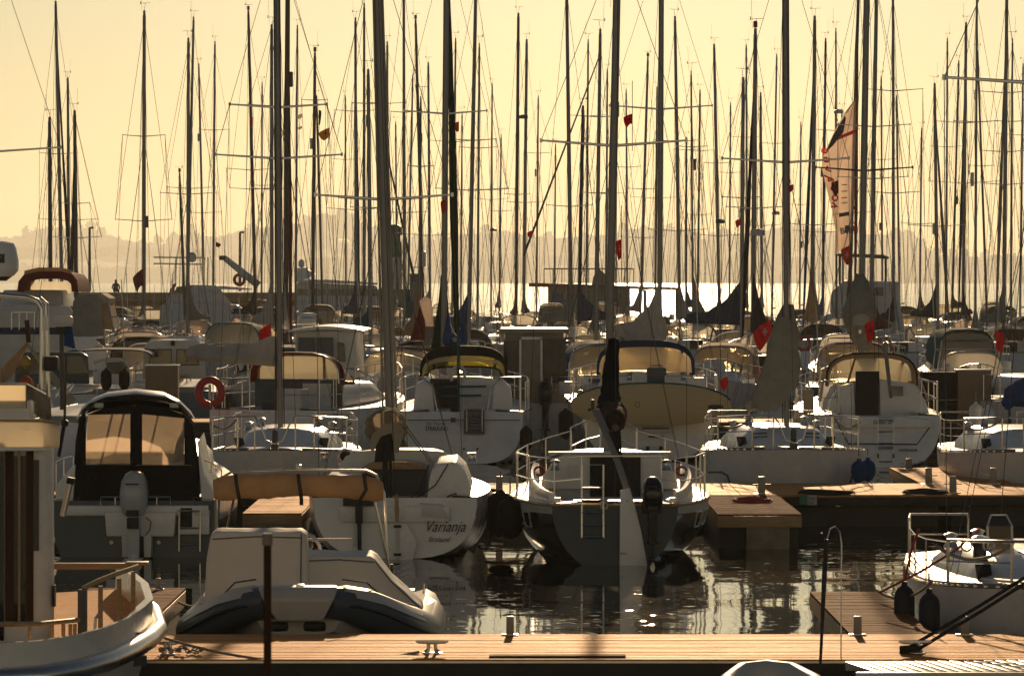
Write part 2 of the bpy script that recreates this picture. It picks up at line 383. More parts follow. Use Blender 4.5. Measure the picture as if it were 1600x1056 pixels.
# ------------------------------------------------------------------ boat building (local axes: x to starboard when looking to the bow, +y towards the bow, z up from the water)
class Hull:
    def __init__(s, L, B, fs=.9, fb=1.1, stern=.8, draft=.35, zt=-.05, p=.62, q=.9, rake=.25, bow=.9, wide=.42, y0=0.):
        s.__dict__.update(L=L, B=B, fs=fs, fb=fb, stern=stern, draft=draft, zt=zt, p=p, q=q, rake=rake, bow=bow, wide=wide, y0=y0)
    def b(s, t):
        w = s.wide
        return s.B / 2 * ((s.stern + (1 - s.stern) * math.sin(t / w * math.pi / 2)) if t < w else max(.012, math.cos((t - w) / (1 - w) * math.pi / 2) ** .85))
    def z(s, t): return s.fs + (s.fb - s.fs) * t ** 1.6 - .06 * math.sin(t * math.pi)
    def zk(s, t): return s.zt + (-s.draft - s.zt) * math.sin(min(1, t / .45) * math.pi / 2) if t < .45 else -s.draft + (s.draft + .02) * ((t - .45) / .55) ** 2.2
    def y(s, t, h=1.): return s.y0 + t * s.L - s.bow * t ** 5 * (1 - h) + s.rake * (1 - t) ** 6 * h
    def at(s, t, side, inset=0., dz=0.): return Vector((side * max(.0, s.b(t) - inset), s.y(t), s.z(t) + dz))
    def mesh(s, n=18, m=9, stripe=None, anti=.06):
        """material 0 topsides, 1 below the boot top, 2 sheer stripe"""
        rings = []
        for i in range(n + 1):
            t = i / n; b, z, zk = s.b(t), s.z(t), s.zk(t); ring = []
            for k in range(-m, m + 1):
                a = abs(k) / m * math.pi / 2; cx = max(0, math.cos(a)) ** s.p if abs(k) < m else 0; dz = math.sin(a) ** s.q
                # k=-m..m : run from the keel on one side over nothing; store sheer at the ends
                ring.append((a, cx, dz, k))
            left = [(-b * max(0., math.cos(k / m * math.pi / 2)) ** s.p, z - (z - zk) * math.sin(k / m * math.pi / 2) ** s.q) for k in range(m + 1)]
            pts = left + [(-x, h) for x, h in reversed(left[:-1])]
            rings.append([Vector((x, s.y(t, (h - zk) / max(.05, z - zk)), h)) for x, h in pts])
        M_ = MB()
        def mif(i, j):
            h = (rings[i][j].z + rings[i][j + 1].z) / 2
            if h < anti: return 1
            return 2 if stripe and j in stripe else 0
        M_.loft(rings, False, False, False, mif=mif)
        for r, k in ((rings[0], 3), (rings[-1], 0)):
            o = len(M_.v); M_.v += [tuple(p) for p in r]; M_.f.append(tuple(o + j for j in range(len(r)))); M_.mi.append(k)
        return M_
        o = len(M_.v); r = rings[0]; M_.v += [tuple(p) for p in r]; M_.f.append(tuple(o + j for j in range(len(r)))); M_.mi.append(3)
        return M_
    def deck(s, n=18, well=None, cw=.55, sole=.25, camber=.06):
        M_ = MB(); rings = []
        for i in range(n + 1):
            t = i / n; b, z, y = s.b(t) - .012, s.z(t) + .012, s.y(t)
            c = min(cw, b * .7) if well and well[0] <= t <= well[1] else b * .6
            sl = sole if well and well[0] <= t <= well[1] else z + camber * min(1, b)
            rings.append([(-b, y, z), (-c, y, z + camber * .6), (-c * .98, y, sl), (c * .98, y, sl), (c, y, z + camber * .6), (b, y, z)])
        return M_.loft(rings, False, False, False)

def trunk(y0, y1, w0, w1, z0, z1, h0, h1, slope=.5, top=.72, rear=.08):
    """coach roof: base z0..z1, height h0..h1, sloping front; rings run stern to bow"""
    M_ = MB(); rings = []
    def ring(y, w, z, h):
        prof_ = [(1, 0), (.97, .35), (top + .08, .86), (top - .08, 1.0), (.3, 1.05)]
        a = [Vector((w * u, y, z + h * v)) for u, v in prof_]
        return a + [Vector((-p.x, y, p.z)) for p in reversed(a)]
    N = 6
    for i in range(N + 1):
        t = i / N; rings.append(ring(lerp(y0, y1, t), lerp(w0, w1, t), lerp(z0, z1, t), lerp(h0, h1, t)))
    rings.append(ring(y1 + slope * .6, w1 * .9, z1 + .01, h1 * .5)); rings.append(ring(y1 + slope, w1 * .78, z1 + .02, .03))
    return M_.loft(rings, True, True, True)

def hoop(y, w, z, h, n=12, e=.62):
    out = []
    for k in range(n + 1):
        a = math.pi * k / n; c, sn = math.cos(a), math.sin(a)
        out.append(Vector((w * math.copysign(abs(c) ** e, c), y, z + h * abs(sn) ** e)))
    return out

def spray_hood(parent, y0, w, z, h, fabric, depth=.55, nose=.9, win='vinyl', name='sprayhood', skirt=.3, e=.62):
    """fabric roof open to the stern, clear window towards the bow"""
    A = hoop(y0, w, z, h, 12, e); B_ = hoop(y0 + depth, w * .98, z, h * .97, 12, e); C = hoop(y0 + depth + nose, w * .88, z - .02, h * skirt, 12, e)
    sh = MB().sheet([A, [(a + b) / 2 + Vector((0, 0, .02)) for a, b in zip(A, B_)], B_], .03)
    root = sh.build(name, fabric, parent)
    tp = MB(); tp.tube(C, .03, 5)
    for k in (0, 3, 9, 12): tp.tube([B_[k], C[k]], .035, 5)
    tp.build('hood_seam', fabric, root)
    MB().sheet([[vl(b, c, q) for b, c in zip(B_, C)] for q in (0, .5, 1)], .004).build('window', win, root)
    MB().tube([p + Vector((0, -.012, 0)) for p in A], .016, 6).build('hood_frame', 'steel', root)
    return root

def lifelines(parent, H_, t0, t1, n, h=.55, r=.013):
    for sd in (-1, 1):
        m = MB(); rail_run(m, H_, t0, t1, n, sd, h, r); m.build('lifeline', 'steel', parent)
def rail_run(mb, H_, t0, t1, n, side, h=.55, r=.013, inset=.06, two=True):
    ps = [H_.at(lerp(t0, t1, i / n), side, inset) for i in range(n + 1)]
    for p in ps: mb.tube([p, p + Vector((0, 0, h))], r, 5)
    mb.tube([p + Vector((0, 0, h)) for p in ps], r * .7, 4)
    if two: mb.tube([p + Vector((0, 0, h * .52)) for p in ps], r * .5, 4)

def pulpit(parent, H_, h=.6, r=.013, name='pulpit', t=(.86, .93, .985)):
    m = MB(); top = []
    for sd in (-1, 1):
        seq = t if sd == -1 else t[::-1]
        for q in seq:
            p = H_.at(q, sd, .05); e = p + Vector((0, .08 if q > .95 else 0, h + (.05 if q > .9 else 0))); m.tube([p, e], r, 6); top.append(e)
    m.tube(top, r, 6); m.tube([p - Vector((0, 0, h * .45)) for p in top[:3]], r * .7, 5); m.tube([p - Vector((0, 0, h * .45)) for p in top[3:]], r * .7, 5)
    return m.build(name, 'steel', parent)

def pushpit(parent, H_, h=.6, r=.013, gap=.35, name='pushpit'):
    for sd in (-1, 1):
        m = MB(); a = H_.at(.1, sd, .05); b = H_.at(.01, sd, .05); c = Vector((sd * gap, b.y, b.z))
        for p in (a, b, c): m.tube([p, p + Vector((0, 0, h))], r, 6)
        for k in (1, .5): m.tube([p + Vector((0, 0, h * k)) for p in (a, b, c)], r if k == 1 else r * .7, 6)
        m.build(name, 'steel', parent)

def rig(parent, base, top, w, spread=(), chain=1.3, cy=-.15, fore=None, back=None, mast='alloy', taper=.7, rw=.0055, vane=True, flat=.8, cap=.97, tip_mat='steel', light=None):
    """mast with spreaders, stays and masthead gear; base/top are local points, w its width; spread: (height, half span)"""
    base, top = Vector(base), Vector(top); up = top - base; n = 9
    rad = [w / 2 * (1 if i / (n - 1) < .7 else lerp(1, taper, (i / (n - 1) - .7) / .3)) for i in range(n)]
    mo = MB().tube([vl(base, top, i / (n - 1)) for i in range(n)], rad, 10).build('mast', mast, parent)
    at = lambda z: base + up * ((z - base.z) / up.z)
    tips = []
    for z, hs in spread:
        c = at(z); sp = MB(); pr = []
        for sd in (-1, 1):
            e = c + Vector((sd * hs, -.12, .07 * hs)); sp.tube([c, e], [.026, .016], 6, flat=.55); sp.tube([e - Vector((0, 0, .03)), e + Vector((0, 0, .03))], .022, 5); pr.append(e)
        tips.append(pr); sp.build('spreader', tip_mat, mo)
    wr = MB(); capz = base + up * cap
    for sd in (0, 1):
        s = -1 if sd == 0 else 1; foot = Vector((base.x + s * chain, base.y + cy, max(.7, base.z - .4)))
        wr.tube([foot] + [t[sd] for t in tips] + [capz], rw, 3)
        if tips:
            wr.tube([foot + Vector((-s * .06, .25, 0)), at(tips[0][sd].z - .05)], rw * .8, 3); wr.tube([foot + Vector((-s * .06, -.3, 0)), at(tips[0][sd].z - .05)], rw * .8, 3)
    if fore is not None: wr.tube([fore, capz], rw, 3)
    if back is not None: wr.tube([back, top], rw, 3)
    wr.tube([base + Vector((w * .62, -w * .3, .3)), top - Vector((-w * .4, 0, .2))], rw * .8, 3); wr.tube([base + Vector((-w * .62, -w * .3, .3)), top - Vector((w * .4, 0, .2))], rw * .8, 3)
    wr.build('rigging', 'wire', parent)
    if vane:
        h = MB(); t = top; h.tube([t, t + Vector((.05, 0, .3))], .008, 4); h.tube([t + Vector((-.16, 0, .3)), t + Vector((.26, 0, .32))], .008, 4); h.tube([t + Vector((-.16, 0, .26)), t + Vector((-.16, 0, .38))], .016, 4)
        h.tube([t + Vector((-.1, 0, 0)), t + Vector((-.14, 0, 1.0))], .006, 3); h.build('wind_vane', 'alloy_dark', mo)
    if light: MB().lathe(top, [(.045, .02), (.07, .04), (.07, .2), (.05, .24)], 8).build('mast_light', light, mo)
    return mo

def foresail(parent, foot, head, col, w=.075, belly=0.):
    """sail rolled round its stay"""
    n = 8; pr = [.35, .75, 1.15, 1.3, 1.2, 1.0, .8, .55, .3]
    return MB().tube([vl(foot, head, i / n) for i in range(n + 1)], [w * pr[i] * (1 + .12 * math.sin(i * 2.3)) for i in range(n + 1)], 8).build('foresail', col, parent)

def boom_cover(parent, root, end, peak, col, sag_=0., w=.17, spar='alloy', tail=.16, curve=2.6):
    """boom with its laced cover, climbing the mast in a concave curve"""
    root, end = Vector(root), Vector(end); d = end - root; side = Vector((-d.y, d.x, 0)).normalized()
    bo = MB().tube([root - d * .01, end + d * .05], .055, 8).build('boom', spar, parent)
    rings = []; N = 12
    for i in range(N + 1):
        t = i / N; c = root + d * t; h = tail + (peak - tail) * (1 - t) ** curve + .03 * math.sin(t * 17); ww = w * (.75 + .35 * math.sin(t * math.pi)) * (1 + .08 * math.sin(t * 23))
        if i == 0: ww *= .7
        ring = []
        for k in range(12):
            a = 2 * math.pi * k / 12; z = math.sin(a); ring.append(c + side * ww * math.cos(a) * (1 if z < 0 else max(.25, 1 - z * .75)) + Vector((0, 0, -.02 + (h * z if z > 0 else .12 * z) - sag_ * math.sin(t * math.pi))))
        rings.append(ring)
    MB().loft(rings).build('sail_cover', col, bo)
    return bo

def motor(parent, p, s=1., mat='black', leg='black'):
    """outboard motor hanging at local point p (top of the transom), cowl towards the stern"""
    p = Vector(p); m = MB(); rings = []
    for z, wx, wy, oy in ((.0, .13, .17, 0), (.1, .17, .24, 0), (.28, .18, .27, .0), (.43, .16, .25, .02), (.52, .11, .18, .04), (.55, .05, .1, .05)):
        rings.append([p + Vector((wx * math.copysign(abs(math.cos(a)) ** .6, math.cos(a)), -.22 + oy + wy * math.copysign(abs(math.sin(a)) ** .7, math.sin(a)), z)) * 1 for a in [2 * math.pi * k / 14 for k in range(14)]])
    c = p; rings = [[c + (q - c) * s for q in r] for r in rings]
    o = m.loft(rings).build('outboard_motor', mat, parent)
    sl = MB(); sl.box(p + Vector((0, -.475, .40)) * s, (.17 * s, .03, .018)); sl.build('cowl_vent', 'black', o); MB().box(p + Vector((0, -.44, .03)) * s, (.16 * s, .05, .08 * s)).build('cowl_latch', 'black', o, bev=.01)
    MB().box(p + Vector((0, -.36, -.10)) * s, (.15 * s, .08 * s, .14 * s)).build('tilt_bracket', 'black', o, bev=.012)
    l = MB(); l.box(p + Vector((0, -.2, -.28)) * s, (.13 * s, .17 * s, .6 * s), top=(1.2, 1.3)); l.box(p + Vector((0, -.2, -.7)) * s, (.06 * s, .2 * s, .4 * s)); l.box(p + Vector((0, -.22, -.56)) * s, (.22 * s, .3 * s, .02 * s))
    l.lathe(p + Vector((0, -.42, -.83)) * s, [(.01, -.12 * s), (.05 * s, -.05 * s), (.055 * s, .2 * s), (.01, .34 * s)], 8, axis='Y')
    l.build('motor_leg', leg, o, bev=.008)
    b = MB()
    for k in range(3):
        a = k * 2.094 + .4; u = Vector((math.cos(a), 0, math.sin(a))); v = Vector((-u.z, .6, u.x)).normalized(); q = p + Vector((0, -.5, -.83)) * s
        b.prism([q, q + (u * .1 + v * .05) * s, q + u * .15 * s, q + (u * .1 - v * .05) * s], Vector((0, .008, 0)))
    b.build('propeller', 'steel', o)
    return o

def ladder(parent, a, b, w, rungs, r=.014, name='ladder', mat='steel', rung0=0.05, rung1=.95):
    """a top centre, b bottom centre"""
    a, b = Vector(a), Vector(b); m = MB(); x = Vector((w / 2, 0, 0))
    m.tube([b - x, a - x, a + x, b + x], r, 6)
    for i in range(rungs): c = vl(a, b, lerp(rung0, rung1, i / max(1, rungs - 1))); m.tube([c - x, c + x], r * 1.1, 6)
    return m.build(name, mat, parent)

def fender(label, p, h=.6, r=.12, col='cloth_navy', group='fenders hanging along the boats', line=.3):
    t = thing('fender', label, 'fender', p, group=group)
    MB().lathe((0, 0, 0), [(.02, .0), (r * .6, .03), (r * .97, .12), (r, .18), (r, h - .11), (r * .9, h - .06), (r * .66, h - .02), (r * .3, h + .01), (.028, h + .05)], 14).build('fender_body', col, t)
    MB().tube([(0, 0, h + .08), (0, .03, h + line)], .012, 5).build('lanyard', 'rope', t)
    return t

def flag(label, p, w, h, col, staff=None, droop=.35, group='flags and pennants flying over the boats', cross=None, dirx=1, tri=False, name='flag'):
    """cloth flag; p = upper hoist corner"""
    t = thing(name, label, 'flag', p, group=group); g = []
    for i in range(7):
        u = i / 6; row = []
        for j in range(9):
            v = j / 8; fo = math.sin(v * 8.5 + u * 2.2 + len(label)); hh = h * (1 - .28 * v + .10 * math.sin(v * 6 + len(label)))
            row.append((dirx * w * (v * (1 - .42 * u * u) + .05 * fo * v), .13 * w * fo * (.3 + v) + .02, -hh * u - (droop + .35) * w * v ** 1.5 - .12 * h * v * u * (1 + fo)))
        g.append(row)
    MB().sheet(g, .006).build('flag_cloth', col, t)
    if cross:
        c = Vector((dirx * w * .36, -.16 * w, -h * .46 - (droop + .35) * w * .22))
        b = MB(); b.box(c, (w * .30, .01, h * .11), rz=.0); b.box(c + Vector((0, -.003, 0)), (w * .09, .01, h * .38)); b.build('flag_emblem', cross, t)
    if staff: MB().tube([(0, 0, .06), (-dirx * staff * .1, .02, -staff)], .012, 6).build('flag_staff', 'alloy', t)
    return t
# ------------------------------------------------------------------ the far rows of sailing boats, each under its own mast
# columns: foot x (photo), top x, top y, mast width in photo pixels, spreaders [(y, half span px)], options
FAR = [
 (98, 87, 2, 5, [(241, 30)], dict(g='black', c='navy')),
 (79, 77, 183, 6, [], dict(m='alloy_dark', c='black', hd='s')),
 (109, 107, 122, 4.2, [(345, 46)], dict(c='blue', cd=1)),
 (118, 115, 172, 6, [(318, 22), (372, 40)], dict(m='alloy_dark', g='black', c='navy')),
 (226, 227, 18, 5.6, [(214, 33), (346, 44)], dict(c='grey', hood='sand')),
 (290, 281, 270, 4, [], dict(m='alloy_brown', c=None, light='paint_red', small=1)),
 (294, 295, 60, 5, [(304, 44)], dict(c='grey', cd=1, hood='grey')),
 (292, 303, 27, 4, [(295, 36)], dict(c=None)),
 (320, 311, 100, 3.2, [(333, 30)], dict(c='white')),
 (333, 336, 65, 3.4, [(204, 24)], dict(c='navy', cd=1)),
 (400, 388, 17, 4.6, [(266, 40), (296, 36)], dict(m='alloy_brown', c='black', cd=-1, light='paint_red')),
 (424, 424, 38, 5.4, [(296, 30)], dict(c='white', cd=-1, hood='navy')),
 (446, 450, -60, 8.6, [(168, 60)], dict(m='alloy_brown', g='maroon', c='white', near=1, label='whose maroon rolled foresail hangs beside its thick brown mast')),
 (462, 465, 40, 3.2, [], dict(c=None)),
 (488, 492, 82, 5, [(157, 20)], dict(m='alloy_brown', c=None, light='paint_red')),
 (505, 495, 150, 3.6, [], dict(m='alloy_brown', c='tan')),
 (556, 555, 27, 4.4, [(174, 33), (328, 46)], dict(c='navy', cd=-1, g='navy')),
 (569, 569, 5, 3.8, [(312, 40)], dict(c='white')),
 (579, 575, 108, 6, [(162, 26), (325, 30)], dict(c='teal', cd=-1)),
 (604, 605, 65, 4, [(162, 30)], dict(c='blue')),
 (632, 631, -40, 4.4, [(176, 20), (333, 40)], dict(c='teal', cd=1, hood='teal')),
 (662, 649, 30, 4.6, [], dict(m='alloy_brown', c='maroon', cd=-1, light='paint_red')),
 (637, 645, 118, 3, [(312, 30)], dict(c=None)),
 (672, 669, 97, 3.8, [(368, 55)], dict(c='sand', cd=-1)),
 (706, 712, 60, 3.2, [(222, 40)], dict(c=None)),
 (732, 744, -40, 6, [(220, 36), (298, 56)], dict(c='blue', cd=-1)),
 (746, 749, 68, 3.2, [(232, 30)], dict(c='black', cd=1)),
 (767, 769, 130, 2.6, [(297, 36), (312, 26)], dict(c='brown', cd=1)),
 (806, 810, 20, 5, [(304, 20)], dict(m='alloy_brown', c='maroon', hood='sand')),
 (818, 823, 62, 5, [(317, 28)], dict(c='black')),
 (893, 885, -30, 5.6, [(323, 36)], dict(c='grey', cd=-1, wide=1)),
 (916, 919, 62, 3, [(182, 30)], dict(c=None)),
 (931, 938, 45, 5.6, [(183, 22), (302, 24)], dict(c='grey')),
 (904, 911, 165, 5.6, [], dict(m='cloth_navy', c='navy', cd=1, hood='grey', wide=1)),
 (947, 949, 108, 3, [(303, 30)], dict(c='white', cd=1)),
 (958, 959, 12, 2.6, [], dict(c=None)),
 (1000, 1012, 90, 4, [(296, 28), (372, 34)], dict(c='sand', cd=-1, light='paint_red')),
 (1024, 1027, 135, 3, [(310, 40)], dict(m='alloy_brown', c=None)),
 (1063, 1055, 25, 5, [(221, 36), (361, 46)], dict(c='white', cd=1)),
 (1071, 1072, 215, 3.4, [(235, 20)], dict(c='navy', cd=1)),
 (1090, 1094, 140, 3, [(236, 23), (336, 20)], dict(m='alloy_brown', c='brown', cd=-1)),
 (1124, 1115, 70, 4.6, [(256, 20), (369, 38)], dict(c='navy', cd=-1, hood='navy')),
 (1157, 1160, 122, 6, [(310, 30)], dict(c='navy', cd=-1, wide=1)),
 (1176, 1180, 45, 7, [(326, 44)], dict(g='black', c='black', cd=1, light='paint_red')),
 (1190, 1188, 145, 4, [(353, 30)], dict(c='grey', hood='tan')),
 (1205, 1213, 85, 3, [(225, 24)], dict(c=None)),
 (1269, 1273, 25, 6, [(352, 36)], dict(g='blue', c='tan', hang=1)),
 (1285, 1290, 60, 4, [(363, 46)], dict(m='cloth_blue', c='blue', cd=-1)),
 (1306, 1305, 45, 2.8, [(205, 36)], dict(m='alloy_brown', c=None)),
 (1326, 1343, -60, 5.2, [(333, 30)], dict(m='alloy_brown', g='red', c='red', hood='white', banner=1)),
 (1358, 1368, -30, 6.4, [(199, 56), (280, 54)], dict(c='maroon', cd=1)),
 (1397, 1396, -20, 4.2, [(142, 46), (302, 44)], dict(c='black', cd=-1)),
 (1405, 1400, 150, 3, [], dict(c=None)),
 (1438, 1441, 200, 2.8, [(350, 30)], dict(c='navy', cd=1)),
 (1466, 1461, 130, 5, [(354, 44)], dict(g='grey', c='black', cd=-1)),
 (1487, 1498, 95, 3.2, [], dict(m='alloy_brown', c='brown')),
 (1503, 1508, 36, 5, [(193, 46), (287, 56)], dict(g='black', c='black', hood='black')),
 (1521, 1524, -10, 3.6, [(192, 34)], dict(c='white', cd=1)),
 (1541, 1526, 80, 3.2, [(260, 20)], dict(m='alloy_brown', c='black', cd=1)),
 (1567, 1572, -20, 5.6, [(146, 50), (238, 40), (289, 36)], dict(g='grey', c='grey', cd=-1, wide=1, hood='sand')),
 (1592, 1597, 100, 3.2, [(212, 40)], dict(c='white', cd=-1)),
 (408, 409, 128, 2.6, [(290, 20)], dict(c='navy')),
 (541, 540, 150, 2.6, [(250, 22)], dict(c='white', cd=1)),
 (620, 618, 190, 2.6, [], dict(c='grey')),
 (655, 657, 150, 2.4, [(260, 20)], dict(c='tan', cd=-1)),
 (720, 722, 175, 2.4, [], dict(c='navy')),
 (780, 783, 210, 2.4, [(330, 18)], dict(c='white')),
 (838, 841, 150, 2.6, [(240, 22)], dict(c=None)),
 (866, 868, 225, 2.4, [], dict(c='blue', cd=1)),
 (980, 978, 140, 2.6, [(262, 22)], dict(c='navy', cd=-1)),
 (1083, 1080, 110, 2.8, [(230, 24)], dict(c='grey', cd=1)),
 (1140, 1142, 160, 2.6, [(270, 22)], dict(c='white', cd=-1)),
 (1168, 1166, 70, 3.0, [(215, 24)], dict(c='black')),
 (1250, 1252, 190, 2.4, [(320, 20)], dict(c='sand')),
 (1318, 1316, 170, 2.4, [], dict(c='blue')),
 (1378, 1376, 120, 2.8, [(250, 24)], dict(c='white', cd=1)),
 (1478, 1480, 60, 3.0, [(230, 26)], dict(c='tan', cd=1)),
 (1580, 1583, 60, 3.0, [(190, 26)], dict(c='navy', cd=-1)),
]
NEAR_X = [438, 598, 693, 957, 1032, 1229, 1346]       # feet of the masts on the nearer boats, for counting
GEAR = {}
def deck_gear(t, rnd, spots):
    """small fittings that stand about on a boat: each spot is (kind, point)"""
    if not GEAR:
        def keep(k, mb, mat):
            o = mb.build(k, mat); GEAR[k] = o.data; bpy.data.objects.remove(o)
        keep('vent', MB().tube([(0, 0, 0), (0, 0, .14), (0, -.04, .19), (0, -.12, .2)], [.05, .05, .06, .085], 8), 'gelcoat'); keep('winch', MB().lathe((0, 0, 0), [(.085, 0), (.06, .05), (.05, .11), (.08, .15), (.03, .17)], 10), 'steel')
        keep('canister', MB().tube([(-.3, 0, .16), (-.26, 0, .16), (.26, 0, .16), (.3, 0, .16)], [.1, .17, .17, .1], 10), 'gelcoat'); keep('rope_bundle', MB().tube([(.13 * math.cos(a) * (1 + .1 * math.sin(3 * a)), .1 * math.sin(a * 2), .14 + .13 * math.sin(a)) for a in [2 * math.pi * k / 14 for k in range(14)]], .035, 5, closed=True), 'rope')
        keep('life_ring', MB().tube([(.26 * math.cos(a), 0, .3 + .26 * math.sin(a)) for a in [2 * math.pi * k / 16 for k in range(16)]], .065, 7, closed=True), 'lifebuoy_red'); keep('cushion', MB().box((0, 0, .16), (.5, .14, .32)), 'cloth_sand'); keep('hatch_window', MB().box((0, 0, .03), (.5, .5, .05)), 'dark_glass'); keep('stern_locker', MB().box((0, 0, .15), (.6, .3, .3), top=(.9, .9)), 'gelcoat_old')
    for k, p in spots:
        o = bpy.data.objects.new(k, GEAR[k]); COL.objects.link(o); o.parent = t; o.location = p; o.rotation_euler = (0, 0, rnd.uniform(-.5, .5))
ROWS = [(101, 'b'), (124, 's'), (137, 'b'), (161, 's'), (174, 'b'), (198, 's'), (211, 'b'), (235, 's'), (248, 'b'), (272, 's')]
ORD = ['zeroth', 'first', 'second', 'third', 'fourth', 'fifth', 'sixth', 'seventh', 'eighth', 'ninth', 'tenth', 'eleventh', 'twelfth', 'thirteenth', 'fourteenth', 'fifteenth', 'sixteenth', 'seventeenth', 'eighteenth', 'nineteenth', 'twentieth']
def ordinal(n):
    if n <= 20: return ORD[n]
    tens = ['', '', 'twenty', 'thirty', 'forty', 'fifty', 'sixty', 'seventy', 'eighty', 'ninety'][n // 10]
    return (tens[:-1] + 'ieth') if n % 10 == 0 else tens + '-' + ORD[n % 10]
BLOCKED = [(101, -20, 190), (101, 455, 560), (101, 770, 910), (124, -20, 190), (137, 60, 190)]
def far_boats():
    rnd = random.Random(11); taken = []; feet = sorted([f[0] for f in FAR] + NEAR_X)
    order = sorted(range(len(FAR)), key=lambda i: -FAR[i][3])
    for i in order:
        xb, xt, yt, w, spr, o = FAR[i]
        want = 101 if o.get('near') else .145 * F / w; best = None
        for d, hd in ROWS:
            if o.get('hd') and False: continue
            X = (xb - CX) / F * d
            if any(dd == d and abs(X - xx) < 3.25 for dd, xx in taken): continue
            if any(dd == d and a - 20 < xb < b + 20 for dd, a, b in BLOCKED): continue
            top = H + (HY - yt) * d / F
            cost = abs(d - want) / want + (max(0, top - 17.5) * .2) + max(0, 8.2 - top) * .3
            if best is None or cost < best[0]: best = (cost, d, hd, X)
        if best is None: continue
        _, d, hd, X = best; taken.append((d, X))
        small = d > 190; dj = d + rnd.uniform(-.5, .5)
        rz = (0 if hd == 's' else math.pi) + R(rnd.uniform(-4, 4))
        attr = []
        c = o.get('c'); g = o.get('g')
        mast = o.get('m', 'alloy')
        if w < 3.3 and rnd.random() < .6: c = None
        mword = {'alloy': 'grey', 'alloy_dark': 'dark', 'alloy_brown': 'brown', 'cloth_navy': 'navy', 'cloth_blue': 'blue'}[mast]
        n = sum(1 for f in feet if f <= xb)
        lab = "sailing boat" + (f", {c} boom cover" if c else ", bare boom") + (f", {g} rolled foresail" if g else "") + f", {mword} mast {ordinal(n)} from the left"
        t = thing('sailing_boat', lab, 'sailing boat', (X, dj, 0), rz, 'sailing boats moored in the far rows')
        inv = Matrix.Rotation(-rz, 3, 'Z')
        L = rnd.uniform(7.6, 9.6); B = L * .325; HL = Hull(L, B, rnd.uniform(.85, 1.05), rnd.uniform(1.05, 1.3), rnd.uniform(.62, .85), y0=-L * .58)
        hullm = rnd.choice(['gelcoat', 'gelcoat', 'gelcoat_old', 'gelcoat', 'navy_hull']) if i % 9 == 4 else rnd.choice(['gelcoat', 'gelcoat_old'])
        st = rnd.choice([None, (1, 16), (2, 15)])
        HL.mesh(12, 8, st).build('hull', [hullm, 'antifoul', rnd.choice(['cloth_navy', 'cloth_red', 'cloth_grey']), hullm], t)
        HL.deck(10, (.02, .27), sole=.45).build('deck', 'deck_white', t)
        zc = HL.z(.5)
        cab = trunk(-L * .32, L * .1, B * .34, B * .25, HL.z(.3), HL.z(.7), .42, .34, slope=L * .13).build('cabin', 'gelcoat', t)
        for sd in (-1, 1): MB().box((sd * B * .318, -L * .12, zc + .2), (.02, L * .22, .15), rz=R(2.2) * sd).build('window', 'dark_glass', cab)
        if hd == 's': MB().box((0, -L * .32 - .012, HL.z(.3) + .16), (.55, .02, .5)).build('companionway', 'dark_inside', cab)
        hood = o.get('hood') or (rnd.choice(['navy', 'grey', 'tan', 'white', 'blue', 'black', 'sand', None]) if not small else rnd.choice(['navy', 'tan', 'sand', None, None]))
        if hood: spray_hood(t, -L * .40, B * .33, HL.z(.3) + .12, .85 + rnd.uniform(-.16, .16), 'cloth_' + hood, rnd.uniform(.3, .8), rnd.uniform(.5, 1.1), rnd.choice(['vinyl', 'vinyl', 'vinyl_amber', 'vinyl_pink', 'vinyl_smoke']), skirt=rnd.uniform(.15, .5), e=rnd.uniform(.45, .85))
        base = Vector((0, 0, HL.z(.6) + .36)); topw = Vector(((xt - CX) / F * d - X, 0, H + (HY - yt) * d / F)); baseshift = 0
        tl = inv @ Vector((topw.x, 0, 0)); top = Vector((tl.x, tl.y, topw.z))
        sp = [(H + (HY - y) * d / F, hs * d / F) for y, hs in spr]
        sp = [(z, hs) for z, hs in sp if base.z + 1.5 < z < top.z - .6]
        bowp = HL.at(.985, 1); bowp.x = 0; sternp = HL.at(.0, 1); sternp.x = 0
        rig(t, base, top, max(.07, min(.17, w * d / F)), sp, B * .45, fore=bowp, back=sternp, mast=mast, vane=yt > 0, light=o.get('light'), rw=.0105 if d > 150 else .0085)
        if g:
            fd = base + (top - base) * .9; foresail(t, bowp + Vector((0, -.1, .25)), vl(bowp, fd, .97), 'cloth_' + g, .06)
        if c:
            ang = o.get('cd', 0); bl = L * .38; sw = R(rnd.uniform(20, 32) if o.get('wide') else rnd.uniform(7, 17)) * ang if ang else R(rnd.uniform(-5, 5))
            wd = Vector((math.sin(sw), (-math.cos(sw) if hd == 's' else math.cos(sw)), 0)); ld = inv @ wd; zb = base.z + rnd.uniform(.75, 1.0)
            if o.get('hang'):
                boom_cover(t, base + Vector((0, 0, .9)) + ld * .05, base + Vector((0, 0, .8)) + ld * .6, 2.6, 'cloth_' + c, w=.32, curve=.9)
            else:
                boom_cover(t, base + Vector((0, 0, zb - base.z)) + ld * .1, base + Vector((0, 0, zb - base.z + .05)) + ld * bl, rnd.uniform(.9, 1.9), 'cloth_' + c, w=rnd.uniform(.13, .2), curve=rnd.uniform(1.8, 4), tail=rnd.uniform(.14, .26))
        elif not small or rnd.random() < .5:
            MB().tube([base + Vector((0, 0, .8)), base + Vector((0, 0, .85)) + (inv @ Vector((.0, -1 if hd == 's' else 1, 0))) * L * .36], .05, 6).build('boom', 'alloy', t)
        if c: MB().tube([base + Vector((0, 0, .9)) + (inv @ Vector((0, -1 if hd == 's' else 1, 0))) * L * .38, vl(base, top, .99)], .008 if d > 150 else .006, 3).build('topping_lift', 'wire', t)
